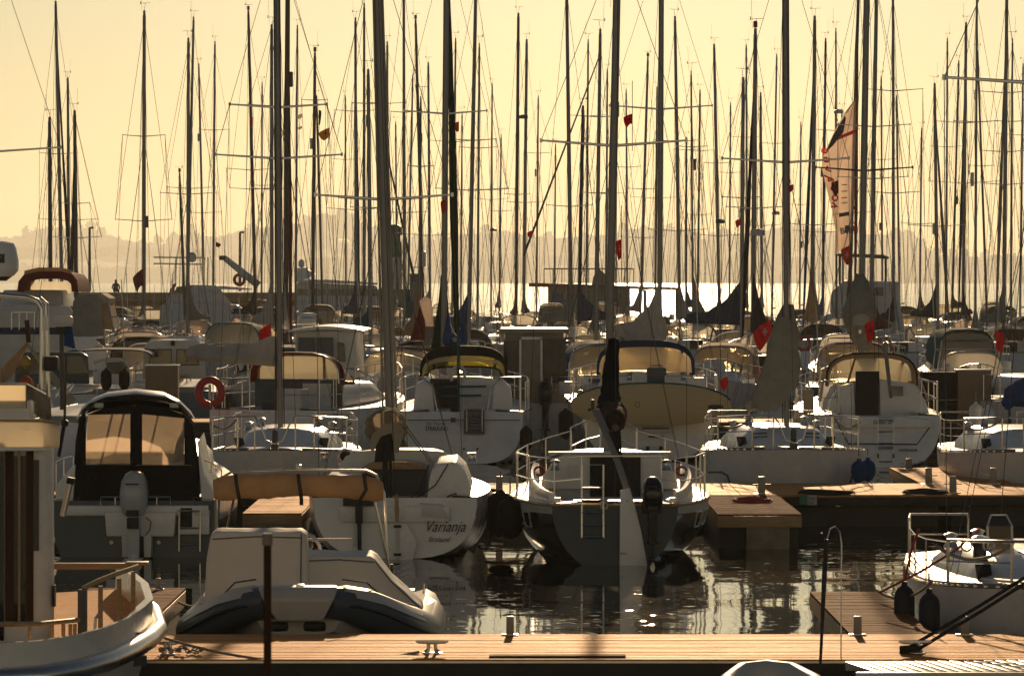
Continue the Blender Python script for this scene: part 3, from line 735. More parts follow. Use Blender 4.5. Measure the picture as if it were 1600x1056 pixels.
        if rnd.random() < .3:
            rp = vl(base, top, rnd.uniform(.35, .75)) + Vector((.13, 0, 0)); MB().lathe(rp, [(.02, -.25), (.06, -.24), (.06, .24), (.02, .25)] if rnd.random() < .6 else [(.05, -.1), (.24, -.09), (.24, .08), (.1, .13)], 10).build('radar_reflector', rnd.choice(['gelcoat_old', 'alloy_dark']), t)
        pulpit(t, HL, r=.018); pushpit(t, HL, r=.018)
        lifelines(t, HL, .1, .86, 5, .55, .012)
        if d < 215:
            sp_ = [('winch', (s_ * B * .36, -L * .36, HL.z(.25) + .1)) for s_ in (-1, 1)] + [(rnd.choice(['vent', 'canister', 'rope_bundle', 'hatch_window']), (rnd.uniform(-.3, .3), rnd.uniform(-.1, .12) * L, zc + .40)) for _ in range(3)]
            sp_.append((rnd.choice(['life_ring', 'cushion', 'rope_bundle', 'stern_locker', 'life_ring']), (rnd.choice((-1, 1)) * B * .3, -L * .55, HL.fs)))
            deck_gear(t, rnd, sp_)
        if o.get('banner'): banner(t, inv, X, d)
    fill_boats(taken, feet)
def fill_boats(taken, feet):
    """low motor boats in the gaps of the far rows"""
    rnd = random.Random(23); used = set()
    for ri, (d, hd) in enumerate(ROWS):
        X = -815 / F * d + rnd.uniform(0, 1.5)
        while X < 815 / F * d:
            px = CX + X * F / d
            if any(dd == d and abs(X - xx) < 3.2 for dd, xx in taken) or any(dd == d and a - 25 < px < b + 25 for dd, a, b in BLOCKED) or (d > 190 and 240 < px < 400) or (1275 < px < 1425 and 190 < d < 215): X += .4; continue
            taken.append((d, X)); near = min(range(len(feet)), key=lambda k: abs(feet[k] - px)) + 1
            cols = [c for c in ('navy', 'tan', 'white', 'blue', 'sand', 'black', 'grey', 'teal', 'maroon') if (ri, near, c) not in used]; c = rnd.choice(cols); used.add((ri, near, c))
            rz = (0 if hd == 's' else math.pi) + R(rnd.uniform(-6, 6)); L = rnd.uniform(6.2, 8.4); B = L * .34
            t = thing('motor_boat', f"low motor boat, {c} hood, {ORD[ri + 1]} far row, beside the {ordinal(near)} mast from the left", 'motor boat', (X, d + rnd.uniform(-1, 2), 0), rz, 'low motor boats filling the far rows')
            HL = Hull(L, B, rnd.uniform(.8, 1.05), rnd.uniform(1.1, 1.45), .9, .3, -.1, .42, .85, .1, .8, y0=-L * .5)
            HL.mesh(10, 7).build('hull', [rnd.choice(['gelcoat', 'gelcoat', 'gelcoat_old', 'navy_hull' if rnd.random() < .3 else 'gelcoat']), 'antifoul', 'gelcoat', 'gelcoat'], t); HL.deck(10, (.02, .35), sole=.4).build('deck', 'deck_white', t)
            zc = HL.z(.5); hh = rnd.uniform(.35, .6); cab = trunk(-L * .08, L * .2, B * .38, B * .28, zc, HL.z(.75), hh, hh * .7, slope=L * .16).build('cabin', 'gelcoat', t)
            kind = rnd.random(); ws = hh + rnd.uniform(.45, .75)
            A = hoop(L * .02, B * .36, zc + hh * .7, ws * .8, 12, .55); C = hoop(L * .13, B * .34, zc + hh * .75, .12, 12, .55)
            MB().sheet([A, C], .01).build('wind_screen', rnd.choice(['vinyl', 'vinyl_smoke', 'dark_glass', 'vinyl_amber']), cab); MB().tube(A, .03, 6).build('screen_frame', 'steel', cab)
            if kind < .7:
                Bk = hoop(-L * .30, B * .38, zc, hh * .7 + ws * rnd.uniform(.75, .9), 12, .5); A2 = hoop(L * .02, B * .37, zc + hh * .6, ws * .88, 12, .5)
                hd_ = MB().sheet([Bk, [(a + b) / 2 + Vector((0, 0, .05)) for a, b in zip(A2, Bk)], A2], .03).build('hood', 'cloth_' + c, t)
                if hd == 's': MB().sheet([[p + Vector((0, -.02, -.1)) for p in Bk[2:11]], [Vector((p.x, p.y, zc + .05)) for p in Bk[2:11]]], .008).build('clear_panel', rnd.choice(['vinyl', 'vinyl_amber', 'vinyl_smoke', 'vinyl_pink', 'dark_glass']), hd_)
            else:
                MB().sheet([[Vector((sx * B * .4, yy, zc + .08 + .22 * (1 - sx * sx) + .1 * math.sin(yy * 3))) for sx in (-1, -.6, 0, .6, 1)] for yy in (-L * .46, -L * .3, -L * .15, 0)], .03).build('hood', 'cloth_' + c, t)
            ar = MB(); y_ = -L * .36; ar.tube([Vector((-B * .42, y_, zc)), Vector((-B * .36, y_, zc + 1.0)), Vector((B * .36, y_, zc + 1.0)), Vector((B * .42, y_, zc))], .03, 6); ar.build('arch', 'steel', t)
            pulpit(t, HL, .5, .02); lifelines(t, HL, .35, .86, 4, .5, .014)
            if d < 215: deck_gear(t, rnd, [(rnd.choice(['vent', 'canister', 'rope_bundle', 'hatch_window']), (rnd.uniform(-.4, .4), rnd.uniform(.1, .3) * L, zc + hh * .8)) for _ in range(2)] + [(rnd.choice(['life_ring', 'cushion', 'stern_locker', 'rope_bundle']), (rnd.choice((-1, 1)) * B * .28, -L * .46, HL.fs)), ('vent', (rnd.choice((-1, 1)) * B * .3, L * .1, zc + hh))])
            if rnd.random() < .6: MB().tube([Vector((B * .36, y_, zc + 1.0)), Vector((B * .40, y_ - .1, zc + rnd.uniform(2.2, 3.4)))], .012, 4).build('aerial', 'gelcoat', t)
            if hd == 's' and rnd.random() < .6: motor(t, Vector((0, -L * .5, HL.fs)), .85, rnd.choice(['black_gloss', 'outboard_white']), 'black')
            X += 3.3
def banner(t, inv, X, d):
    """white advertising foresail, half unrolled between maroon ends"""
    def P(px, py, dy=-.4):
        p = W(px, py, d); return inv @ Vector((p.x - X, dy, p.z)) if False else (inv @ Vector((p.x - X, dy, 0))) + Vector((0, 0, p.z))
    left = [(1337, 153), (1318, 178), (1303, 205), (1286, 240), (1282, 262), (1290, 295), (1299, 330), (1304, 360), (1303, 400)]
    right = [(1339, 153), (1338, 178), (1338, 210), (1337, 240), (1335, 270), (1334, 300), (1331, 330), (1329, 355), (1328, 380)]
    g = [[P(lerp(a[0], b[0], q), lerp(a[1], b[1], q), -.4 - .25 * math.sin(q * 5 + i * .4)) for q in (0, .2, .4, .6, .8, 1)] for i, (a, b) in enumerate(zip(left, right))]
    s = MB().sheet(g, .01).build('advertising_sail', 'sail_white', t)
    def patch(name, pts, mat, dy=-.72):
        c = [P(x, y, dy) for x, y in pts]; MB().prism(c, inv @ Vector((0, .012, 0))).build(name, mat, s)
    patch('blue_patch', [(1318, 182), (1320, 186), (1316, 208), (1300, 228), (1288, 240), (1300, 212)], 'letter_dark')
    patch('red_stripe', [(1307, 220), (1308, 214), (1337, 202), (1337, 208)], 'letter_red', -.76)
    patch('teal_stripe', [(1309, 334), (1325, 331), (1325, 337), (1309, 340)], 'letter_teal')
    patch('teal_square', [(1318, 353), (1325, 352), (1324, 363), (1318, 364)], 'letter_teal', -.74)
    rz = math.atan2((inv @ Vector((1, 0, 0))).y, (inv @ Vector((1, 0, 0))).x); sz = d / F
    for k, (ch, x, y, tilt) in enumerate([('e', 1289, 243, -70), ('e', 1292, 257, -70), ('r', 1296, 271, -68), ('l', 1298, 283, -66), ('s', 1299, 288, -66), ('c', 1303, 302, -66), ('o', 1305, 317, -68), ('v', 1305, 328, -70)]):
        text('lettering', ch, P(x, y, -.74), 21 * sz, 'letter_red', s, rot=Euler((R(90), R(-tilt) * -1, rz)), bold=.012)
    text('small_lettering', 'B08', P(1311, 366, -.74), 13 * sz, 'letter_teal', s, rot=(R(90), R(-6), rz), bold=.01)
    for k, y in enumerate((248, 290, 300, 310, 318)): MB().tube([P(1313, y, -.73), P(1322, y - 1, -.73)], .02, 4).build('small_lettering', 'letter_dark', s)
far_boats()
# ------------------------------------------------------------------ pontoons, fingers and their fittings
def Qf(root):
    """photo pixel at depth -> the root's own coordinates (root not turned)"""
    return lambda px, py, d: W(px, py, d) - root.location
def pontoon(name, label, x0, x1, y0, y1, z, along='X', board=.145, mat='plank', side='float_dark', group=None, deep=.55, edge='teak', gap=.012, cat='pontoon', skirt=.16):
    t = thing(name, label, cat, ((x0 + x1) / 2, (y0 + y1) / 2, 0), group=group); cx, cy = (x0 + x1) / 2, (y0 + y1) / 2; lx, ly = x1 - x0, y1 - y0
    m = MB(); rnd = random.Random(len(label))
    if along == 'X':
        n = max(3, int(ly / board)); w = ly / n
        for i in range(n): m.box((0, -ly / 2 + (i + .5) * w, z - .015 + rnd.uniform(-.002, .002)), (lx - .004, w - gap, .03))
    else:
        n = max(3, int(lx / board)); w = lx / n
        for i in range(n): m.box((-lx / 2 + (i + .5) * w, 0, z - .015 + rnd.uniform(-.002, .002)), (w - gap, ly - .004, .03))
    m.build('deck_boards', mat, t, bev=.003, smooth=False)
    f = MB(); f.box((0, -ly / 2 + .03, z - .03 - skirt / 2), (lx, .06, skirt)); f.box((0, ly / 2 - .03, z - .03 - skirt / 2), (lx, .06, skirt))
    f.box((-lx / 2 + .03, 0, z - .032 - skirt / 2), (.06, ly - .12, skirt)); f.box((lx / 2 - .03, 0, z - .032 - skirt / 2), (.06, ly - .12, skirt))
    f.build('edge_beam', edge, t, bev=.005)
    b = MB(); n = max(1, int(lx / 3.2)); w = lx / n
    for i in range(n): b.box((-lx / 2 + (i + .5) * w, 0, (z - .05 - skirt - deep) / 2 + .03), (w * .94, ly * .9, deep + z - .1 - skirt))
    b.build('float', side, t, bev=.03)
    return t
def bollard(p, h=.17, w=.075, label='', group='square bollards on the pontoons', pins=True):
    t = thing('bollard', label, 'bollard', p, group=group)
    MB().box((0, 0, h / 2 + .008), (w, w * .8, h), top=(.92, .92)).build('post', 'alloy', t, bev=.008)
    MB().box((0, 0, .006), (w * 2.1, w * 1.4, .012)).build('base_plate', 'steel', t, bev=.003)
    if pins: MB().tube([(-w * 1.3, 0, h * .55), (w * 1.3, 0, h * .55)], .009, 6).build('cross_pin', 'steel', t)
    return t
def horn_cleat(p, L=.29, h=.11, label=''):
    t = thing('cleat', label, 'cleat', p)
    m = MB(); m.tube([(-L / 2, 0, h), (-L * .36, 0, h * .94), (0, 0, h * .92), (L * .36, 0, h * .94), (L / 2, 0, h)], [.009, .016, .019, .016, .009], 8, flat=.8)
    for s in (-1, 1): m.tube([(s * L * .11, 0, h * .92), (s * L * .11, 0, h * .4), (s * L * .17, 0, .01)], [.018, .015, .03], 8)
    m.build('horns', 'steel', t); MB().box((0, 0, .006), (L * .62, .085, .012)).build('base_plate', 'steel', t, bev=.004)
    return t

P1 = pontoon('pontoon', 'long sunlit front pontoon with cleats, lying across in front of the white inflatable boat', -6.5, 8.0, 33.6, 36.0, .5, board=.15, gap=.005, mat='plank_pale', skirt=.17, edge='float_dark')
for i, px in enumerate((676, 845)):
    a = W(px, 1044, 33.6); MB().box((a.x, 33.592 - 34.8, .16), (.13, .014, .13)).build('red_patch', 'paint_red', P1).location = (-P1.location.x, 0, 0)
st = MB(); st.box((-.0, -1.2 - .006, .476), (14.5, .012, .02)); st.build('metal_strip', 'steel', P1)
mt = MB(); mt.box((-.35, -.98, .508), (1.2, .16, .014)); mt.build('rubber_mat', 'cloth_black', P1)
pontoon('finger_pier', 'short boarded finger pier between the square bollards and the white bow with two navy fenders', 3.2, 4.0, 36.02, 41.3, .47, mat='plank', board=.12, cat='finger pier', group='boarded finger piers')
pontoon('finger_pier', 'short boarded finger pier behind the yacht with the wooden handrail', -4.6, -3.55, 36.02, 41.8, .47, mat='plank', board=.12, cat='finger pier', group='boarded finger piers')
P2 = pontoon('pontoon', 'second pontoon, behind the dark blue sailing boat, with a green and white berth sign', -7.2, 10.2, 59.5, 62.9, .5, along='Y', board=.5, mat='plank_pale', group=None, edge='float_dark', gap=.008, skirt=.14)
pontoon('finger_pier', 'pale boarded finger pier running back beside the row of bollards, behind the second pontoon', 6.7, 8.2, 62.92, 68.2, .5, mat='plank_pale', cat='finger pier', group='boarded finger piers')
T = pontoon('finger_pier', 'finger pier on a square concrete float beside the dark blue sailing boat', 2.92, 4.12, 54.6, 59.48, .5, mat='plank_dark', cat='finger pier', group='boarded finger piers', deep=.2)
MB().box((.12, -2.1, .12), (.62, .6, .52)).build('concrete_float', 'concrete', T, bev=.03)
T = pontoon('finger_pier', 'finger pier on a brown concrete float, seen under the tan rolled canopy', -3.85, -3.0, 54.8, 59.48, .5, mat='plank_pale', cat='finger pier', group='boarded finger piers', deep=.2)
MB().box((.05, -2.15, .1), (.66, .5, .5)).build('concrete_float', 'concrete', T, bev=.03)
pontoon('pontoon', 'third pontoon, mostly hidden between the white sterns and the far boats', -16, 16, 90.4, 92.6, .5, along='Y', board=.6, mat='plank_pale', edge='float_dark')
for px, d, z, lab in ((797, 35.88, .5, 'square grey bollard at the middle of the front pontoon edge'), (1340, 35.88, .5, 'square grey bollard where the short finger pier meets the front pontoon'), (1507, 35.88, .5, 'square grey bollard beside the two black mooring ropes'), (247, 35.88, .5, 'square bollard by the chain at the end of the front pontoon')):
    bollard(((px - CX) / F * d, d, z), label=lab, pins=False)
for px, d, lab in ((1190, 59.8, 'square bollard in front of the white bow, second pontoon'), (780, 59.9, 'square bollard between the small blue-lettered sloop and the dark boat'), (1489, 60.0, 'square bollard with a black rope coil beside it, second pontoon'), (1451, 62.6, 'square bollard with a cross pin at the root of the pale finger'), (1552, 62.6, 'square bollard near the small bow with the winches'), (1420, 67.6, 'small bollard at the outer end of the pale finger pier')):
    bollard(((px - CX) / F * d, d, .5), h=.26 if d < 63 else .18, w=.11, label=lab)
bollard(W(247, 921, 41.6) * 1.0 + Vector((0, 0, .0)), h=.12, w=.06, label='small steel bollard on the outer corner of the finger behind the yacht')
horn_cleat(((675 - CX) / F * 34.1, 34.1, .5), label='large steel horn cleat with a pale rope, on the front pontoon')
horn_cleat(((1430 - CX) / F * 34.1, 34.1, .5), label='large steel horn cleat wound with two black ropes')
horn_cleat(((262 - CX) / F * 34.0, 34.0, .5), L=.2, label='steel cleat with a heap of chain near the yacht stern')
ch = thing('chain', 'heap of galvanised chain beside the cleat at the yacht stern', 'chain', W(278, 1018, 34.0))
m = MB(); rr = random.Random(3)
for i in range(22):
    c = Vector((-.14 + .017 * i + rr.uniform(-.02, .02), rr.uniform(-.08, .08), rr.uniform(0, .04))); a = rr.uniform(0, 3.1); u = Vector((math.cos(a), math.sin(a), rr.uniform(-.5, .5))) * .028; v = u.cross(Vector((0, 0, 1))).normalized() * .016 + Vector((0, 0, .01))
    m.tube([c + u * math.cos(q) + v * math.sin(q) for q in [2 * math.pi * k / 8 for k in range(8)]], .0065, 5, closed=True)
m.build('chain_links', 'alloy', ch)
# berth sign
s = thing('berth_sign', 'small green and white berth sign on the side of the second pontoon', 'sign', W(1262, 781, 59.46))
MB().box((-.065, 0, 0), (.12, .02, .14)).build('green_plate', 'paint_green', s); pl = MB().box((.07, -.002, 0), (.145, .02, .15)).build('white_plate', 'letter_pale', s)
text('lettering', 'frei', (.01, -.016, .005), .075, 'letter_dark', pl); text('lettering', 'bis', (.01, -.016, -.06), .075, 'letter_dark', pl)
# ropes and coils
def coil(label, px, d, r=.13, n=4, mat='rope_dark', z=.52):
    c = Vector(((px - CX) / F * d, d, z)); pts = []
    for i in range(n * 14): a = i / 14 * 2 * math.pi; q = r * (1 - .1 * (i // 14)) * (1 + .1 * math.sin(i * 1.7)); pts.append(c + Vector((q * math.cos(a) * 1.5, q * math.sin(a), .012 * (i // 14) + .01 * math.sin(i))))
    return rope('rope_coil', label, pts, .016, mat)
coil('black rope coil lying near the square bollard on the second pontoon', 1445, 59.75, .24); coil('black rope laid flat along the edge above the berth sign', 1290, 59.7, .3, 3); coil('thin dark rope loop on the second pontoon behind the small sloop', 758, 60.2, .12, 3)
coil('red rope heap on the finger beside the dark blue boat', 1175, 57.5, .2, 4, 'rope_red')
rope('mooring_rope', 'dark mooring rope sagging from the yacht stern to the large cleat', sag(W(226, 986, 33.4), W(655, 1018, 34.05), .17, 18), .013, 'rope')
for k, (a, b) in enumerate((((1418, 1012), (1640, 878)), ((1436, 1013), (1640, 886)))):
    rope('mooring_rope', ('upper' if k == 0 else 'lower') + ' thick black mooring rope of the pair rising from the wound cleat', [W(*a, 34.05), W((a[0] + b[0]) / 2, (a[1] + b[1]) / 2 + 2, 34.6), W(*b, 35.2)], .016, 'rope_dark', n=8)
rope('rope_wrap', 'black rope turns wound round the cleat', [W(1408 + 26 * (i % 2), 1024 - i * 1.1, 34.08 - .03 * math.sin(i)) for i in range(14)], .017, 'rope_dark')
rope('mooring_rope', 'black rope tail running from the wound cleat down towards the white slatted gangway', [W(1410, 1026, 34.0), W(1390, 1034, 33.7), W(1360, 1040, 33.5), W(1330, 1046, 33.4)], .014, 'rope_dark')
rope('mooring_rope', 'pale rope from the small steel bollard to the inflatable boat', sag(W(250, 917, 41.6), W(306, 948, 40.2), .05), .014, 'rope')
# boat hook, rod, blurred stake
t = thing('mooring_whip', 'thin black mooring whip with a forked tip leaning in front of the pontoon', 'pole', W(1280, 1075, 33.2))
q = Qf(t); MB().tube([q(1280, 1075, 33.2), q(1284, 990, 33.2), q(1288, 900, 33.2), q(1291, 842, 33.2)], [.012, .014, .022, .02], 8).build('grip', 'rubber', t)
MB().tube([q(1291, 842, 33.2), q(1285, 838, 33.2), q(1284, 832, 33.2)], .008, 6).build('hook', 'black', t)
t = thing('curved_rod', 'thin bent steel rod with its tip curved over, beside the black whip', 'rod', W(1314, 1030, 33.7)); q = Qf(t)
MB().tube([q(1314, 1030, 33.7), q(1314.5, 900, 33.7), q(1315, 850, 33.7), q(1312, 830, 33.7), q(1305, 822, 33.7), q(1297, 826, 33.7), q(1293, 840, 33.7)], .0065, 6).build('bent_rod', 'steel', t)
t = thing('mooring_stake', 'brown wooden stake close to the camera, standing before the inflatable boat', 'stake', W(418, 838, 13.5) * 1.0); t.location.z = -.3
top = W(418, 838, 13.5).z + .3; MB().tube([(0, 0, 0), (0, 0, top)], [.017, .014], 10).build('stake_pole', 'cloth_brown', t); MB().tube([(0, 0, top - .03), (0, 0, top + .012)], .019, 10).build('stake_cap', 'concrete', t)
# slatted gangway and dinghy in the bottom corner
t = thing('gangway', 'white slatted gangway at the pontoon edge under the black rope tail', 'gangway', (3.75, 32.9, 0))
m = MB()
for i in range(26): m.box((-.72 + i * .1 + .0, 0, .49 + .001 * i), (.07, .95, .025), rz=R(12))
m.build('slats', 'gelcoat_old', t, bev=.004); m = MB(); m.box((.6, -.52, .46), (2.9, .05, .1)); m.box((.6, .5, .46), (2.9, .04, .08)); m.build('gangway_frame', 'gelcoat_old', t, bev=.01)
MB().box((.5, 0, .2), (2.6, .8, .42)).build('support', 'float_dark', t)
for px in (1375, 1490): MB().tube([W(px, 1060, 32.7) - t.location, W(px, 1046, 32.7) - t.location], .02, 8).build('stanchion', 'steel', t)
t = thing('dinghy', 'pale rounded dinghy bow poking up beside the slatted gangway', 'dinghy', W(1200, 1075, 32.6)); t.location.z = 0
m = MB(); m.tube([(-.42, -1.2, .36), (-.36, -.35, .42), (-.2, .1, .47), (0, .22, .48), (.2, .1, .47), (.36, -.35, .42), (.42, -1.2, .36)], .095, 12); m.build('tube', 'hypalon_pale', t)
m = MB(); m.box((0, -.6, .26), (.66, 1.3, .12)); m.build('hull', 'hypalon_pale', t, bev=.03); m = MB(); m.tube([(-.3, -1.2, .06), (0, -1.2, -.1), (.3, -1.2, .06)], .08, 8); m.build('keel', 'hypalon', t)

# ------------------------------------------------------------------ the yacht on the near side with the wooden handrail
def near_yacht():
    t = thing('motor_yacht', 'white trawler yacht with wooden handrail, bright rubbing strake and brown curtained windows', 'motor yacht', W(60, 1000, 31.5)); t.location.z = 0; q = Qf(t)
    plan = [(-420, 29.9), (-260, 29.95), (-100, 30.05), (0, 30.2), (60, 30.35), (120, 30.7), (165, 31.15), (200, 31.7), (222, 32.4), (236, 33.0), (228, 34.2), (190, 36.0)]
    X = [((px - CX) / F * d, d) for px, d in plan]
    def line(z, off=0.): return [Vector((x + off * (1 if i > 7 else .3), y - off * (.8 if i < 9 else 0), z)) - t.location for i, (x, y) in enumerate(X)]
    zs = [.66, .66, .66, .66, .665, .68, .70, .73, .76, .78, .82, .86]
    def lz(dz, off=0.): return [p + Vector((0, 0, z + dz)) for p, z in zip(line(0, off), zs)]
    MB().loft([line(-.4, -.35), line(.1, -.2), lz(.0, 0)], False, False, False).build('hull', 'gelcoat_old', t)
    h = MB().loft([lz(.0, .0), lz(.07, .005), lz(.30, .02), lz(.30, -.05), lz(.02, -.06)], False, False, False).build('bulwark', 'gelcoat', t)
    MB().tube(lz(.03, .06), .085, 14).build('rubbing_strake', 'steel', t)
    MB().loft([lz(.06, -.05), [Vector((p.x - 3.0, max(p.y, -1.0) + .4, .72)) for p in lz(0)]], False, False, False).build('side_deck', 'plank_pale', t)
    # hull vents near the stern corner
    v = MB()
    for k in range(3): v.box(q(214, 1014, 32.1) + Vector((0, 0, .1 - k * .1)), (.22, .012, .08), rz=R(50))
    v.build('vent', 'alloy_dark', t)
    # wooden handrail on posts
    a = [(128, 920, 31.1), (150, 909, 31.4), (180, 897, 31.8), (216, 885, 32.4)]
    hr = MB().loft([[q(x, y - 2, d) + Vector((-.0, -.045, -.03)), q(x, y - 2, d) + Vector((0, .06, -.03)), q(x, y - 2, d) + Vector((0, .06, .012)), q(x, y - 2, d) + Vector((0, -.045, .012))] for x, y, d in a]).build('handrail', 'teak', t, bev=.006)
    MB().box((q(129, 955, 31.1)), (.075, .06, .36)).build('rail_post', 'alloy_dark', hr, bev=.008)
    for px, y0, y1, d in ((157, 982, 915, 31.5), (186, 973, 903, 31.9), (208, 963, 893, 32.25)): MB().tube([q(px, y0, d), q(px, y1, d)], .02, 8).build('rail_post', 'teak', hr)
    lr = MB(); lr.tube([q(-60, 975, 30.2), q(0, 975, 30.25), (q(60, 974, 30.5)), q(123, 968, 31.0)], .02, 8)
    for px in (-20, 47, 81, 99, 110, 117): d = 30.25 + max(0, px) * .006; lr.tube([q(px, 998, d), q(px, 974, d)], .016, 7)
    lr.build('lower_rail', 'teak', t)
    MB().tube([q(148, 990, 31.7), q(149, 966, 31.7), q(155, 958, 31.8)], .014, 6).build('fairlead', 'steel', t)
    m = MB(); m.box(q(150, 884, 34.2), (.8, .09, .055)); m.build('cross_rail', 'teak', t, bev=.01); MB().box(q(214, 879.5, 34.2), (.2, .14, .03)).build('rail_cap', 'teak', t, bev=.006)
    # deckhouse
    d = 32.4; xr = W(88, 800, d).x - t.location.x; zt = W(0, 700, d).z; zb = .74
    w = MB(); N = 8
    plan2 = [(xr - 2.2, 0), (xr - .16, 0)] + [(xr - .16 + .16 * math.sin(a), .2 - .2 * math.cos(a)) for a in [math.pi / 2 * k / N for k in range(1, N + 1)]] + [(xr - .55, 4.2), (xr - 2.6, 4.2)]
    y0 = d - .35 - t.location.y
    w.loft([[Vector((x, y0 + y, z)) for x, y in plan2] for z in (zb, 1.3, zt)], True, True, True)
    hs = w.build('deckhouse', 'gelcoat', t)
    for px0, px1, y0p, y1p in ((-60, 6, 706, 1000), (22, 40, 712, 975), (53, 61, 718, 860)):
        p0, p1 = q(px0, y0p, d - .36), q(px1, y1p, d - .36); MB().box((p0 + p1) / 2, (abs(p1.x - p0.x), .02, abs(p1.z - p0.z))).build('window', 'dark_glass', hs)
    for px0, px1 in ((8, 21), (41, 52)):
        p0, p1 = q(px0, 703, d - .37), q(px1, 970, d - .37); MB().box((p0 + p1) / 2, (abs(p1.x - p0.x), .03, abs(p1.z - p0.z))).build('wooden_pillar', 'cloth_brown', hs)
    p = q(30, 840, d - .39); MB().tube([p + Vector((0, 0, -.7)), p + Vector((0, 0, .74))], .012, 6).build('grab_rail', 'teak', hs)
    p = q(80, 930, d - .2); MB().box(p + Vector((.03, -.01, 0)), (.012, .1, .18)).build('drain_slot', 'dark_inside', hs)
    # canvas dodger standing along the front edge of the roof
    rows = []
    for k in range(15):
        u = k / 14; px = lerp(-80, 92, u); dd = d - .42 + 1.3 * max(0, u - .82) ** 1.6 * 4; wv = .012 * math.sin(k * 1.7)
        rows.append([q(px, 656 + 2 * u + (4 * (u - .9) * 10 if u > .9 else 0), dd + .05), q(px, 672, dd + wv), q(px + 1, 688, dd - wv), q(px, 702 - 3 * u, dd)])
    MB().sheet(rows, .006).build('roof_dodger', 'cloth_cream', t); MB().tube([r[0] for r in rows], .014, 6).build('dodger_rail', 'teak', t)
    MB().prism([Vector((x, y, zt)) for x, y in ((xr - 2.6, y0 - .2), (xr - .06, y0 - .15), (xr + .0, y0 + .3), (xr - .55, y0 + 4.2), (xr - 3.0, y0 + 4.2))], (0, 0, .03)).build('roof', 'gelcoat', t)
    # wheelhouse screen above
    m = MB(); m.box(q(0, 641, d + 2.6), (.6, .4, .2)); m.build('upper_coaming', 'gelcoat_old', t, bev=.03)
    m = MB(); a0, a1, a2 = q(-70, 600, d + 2.4), q(41, 600, d + 2.4), q(78, 640, d + 3.4); b0, b1, b2 = q(-70, 638, d + 2.4), q(41, 638, d + 2.4), q(80, 664, d + 3.4)
    m.sheet([[a0, a1], [b0, b1]], .012); m.build('wind_screen', 'vinyl_amber', t); MB().sheet([[a1, a2 + Vector((0, 0, .12))], [b1, b2]], .012).build('wind_screen', 'vinyl_smoke', t)
    MB().tube([a0, a1, a2 + Vector((0, 0, .12))], .012, 6).build('screen_frame', 'steel', t)
    # davit frame of bright tubes, radar dome on its post
    f = MB(); e = 35.0
    f.tube([q(-90, 459, e), q(0, 461, e), q(44, 465, e), q(58, 470, e), q(65, 482, e), q(66, 540, e), q(65, 608, e)], .026, 10); f.tube([q(62, 466, e + .3), q(72, 474, e + .3), q(74, 540, e + .3), q(75, 612, e + .3)], .022, 10)
    f.build('davit_frame', 'steel', t); MB().box(q(70, 505, e), (.05, .05, .13)).build('frame_clamp', 'gelcoat', t, bev=.01)
    MB().box(q(80, 568, e - .1), (.135, .12, .135)).build('deck_lamp', 'black', t, bev=.025); MB().tube([q(74, 582, e), q(76, 620, e)], .02, 8).build('lamp_arm', 'steel', t)
    MB().tube([q(103, 554, e + .5), q(101, 655, e + .2)], .012, 8).build('flag_staff', 'alloy_brown', t); MB().lathe(q(101, 661, e + .2), [(.01, -.035), (.035, -.02), (.035, .02), (.01, .035)], 10).build('staff_cap', 'black', t)
    MB().tube([q(100, 664, e + .2), q(92, 712, e)], .018, 8).build('staff_socket', 'black', t)
    for (x0, y0_, x1, y1_) in ((110, 752, 98, 806),):
        a, b = q(x0, y0_, d + .4), q(x1, y1_, d + .4); MB().tube([a, b], .028, 10).build('rod_holder', 'steel', t); MB().tube([a + (a - b).normalized() * .035, a - (a - b).normalized() * .02], .035, 10).build('rod_cap', 'black', t)
    c = q(-8, 405, 33.5); r = thing('radar_dome', 'white radar dome with dark lettering above the yacht frame', 'radar dome', c + t.location)
    MB().lathe((0, 0, 0), [(.05, -.155), (.16, -.15), (.205, -.1), (.21, -.02), (.185, .1), (.165, .14), (.12, .155), (.01, .16)], 28).build('dome', 'gelcoat', r); MB().lathe((0, 0, 0), [(.03, -1.9), (.03, -.2), (.06, -.15)], 10).build('post', 'alloy', r)
    MB().lathe((0, 0, 0), [(.1, -.19), (.15, -.152)], 20).build('dome_base', 'black', r)
    text('lettering', 'SI', (.04, -.212, -.03), .105, 'letter_dark', r, bold=.004, rot=(R(90), 0, R(15)), ext=.012)
near_yacht()
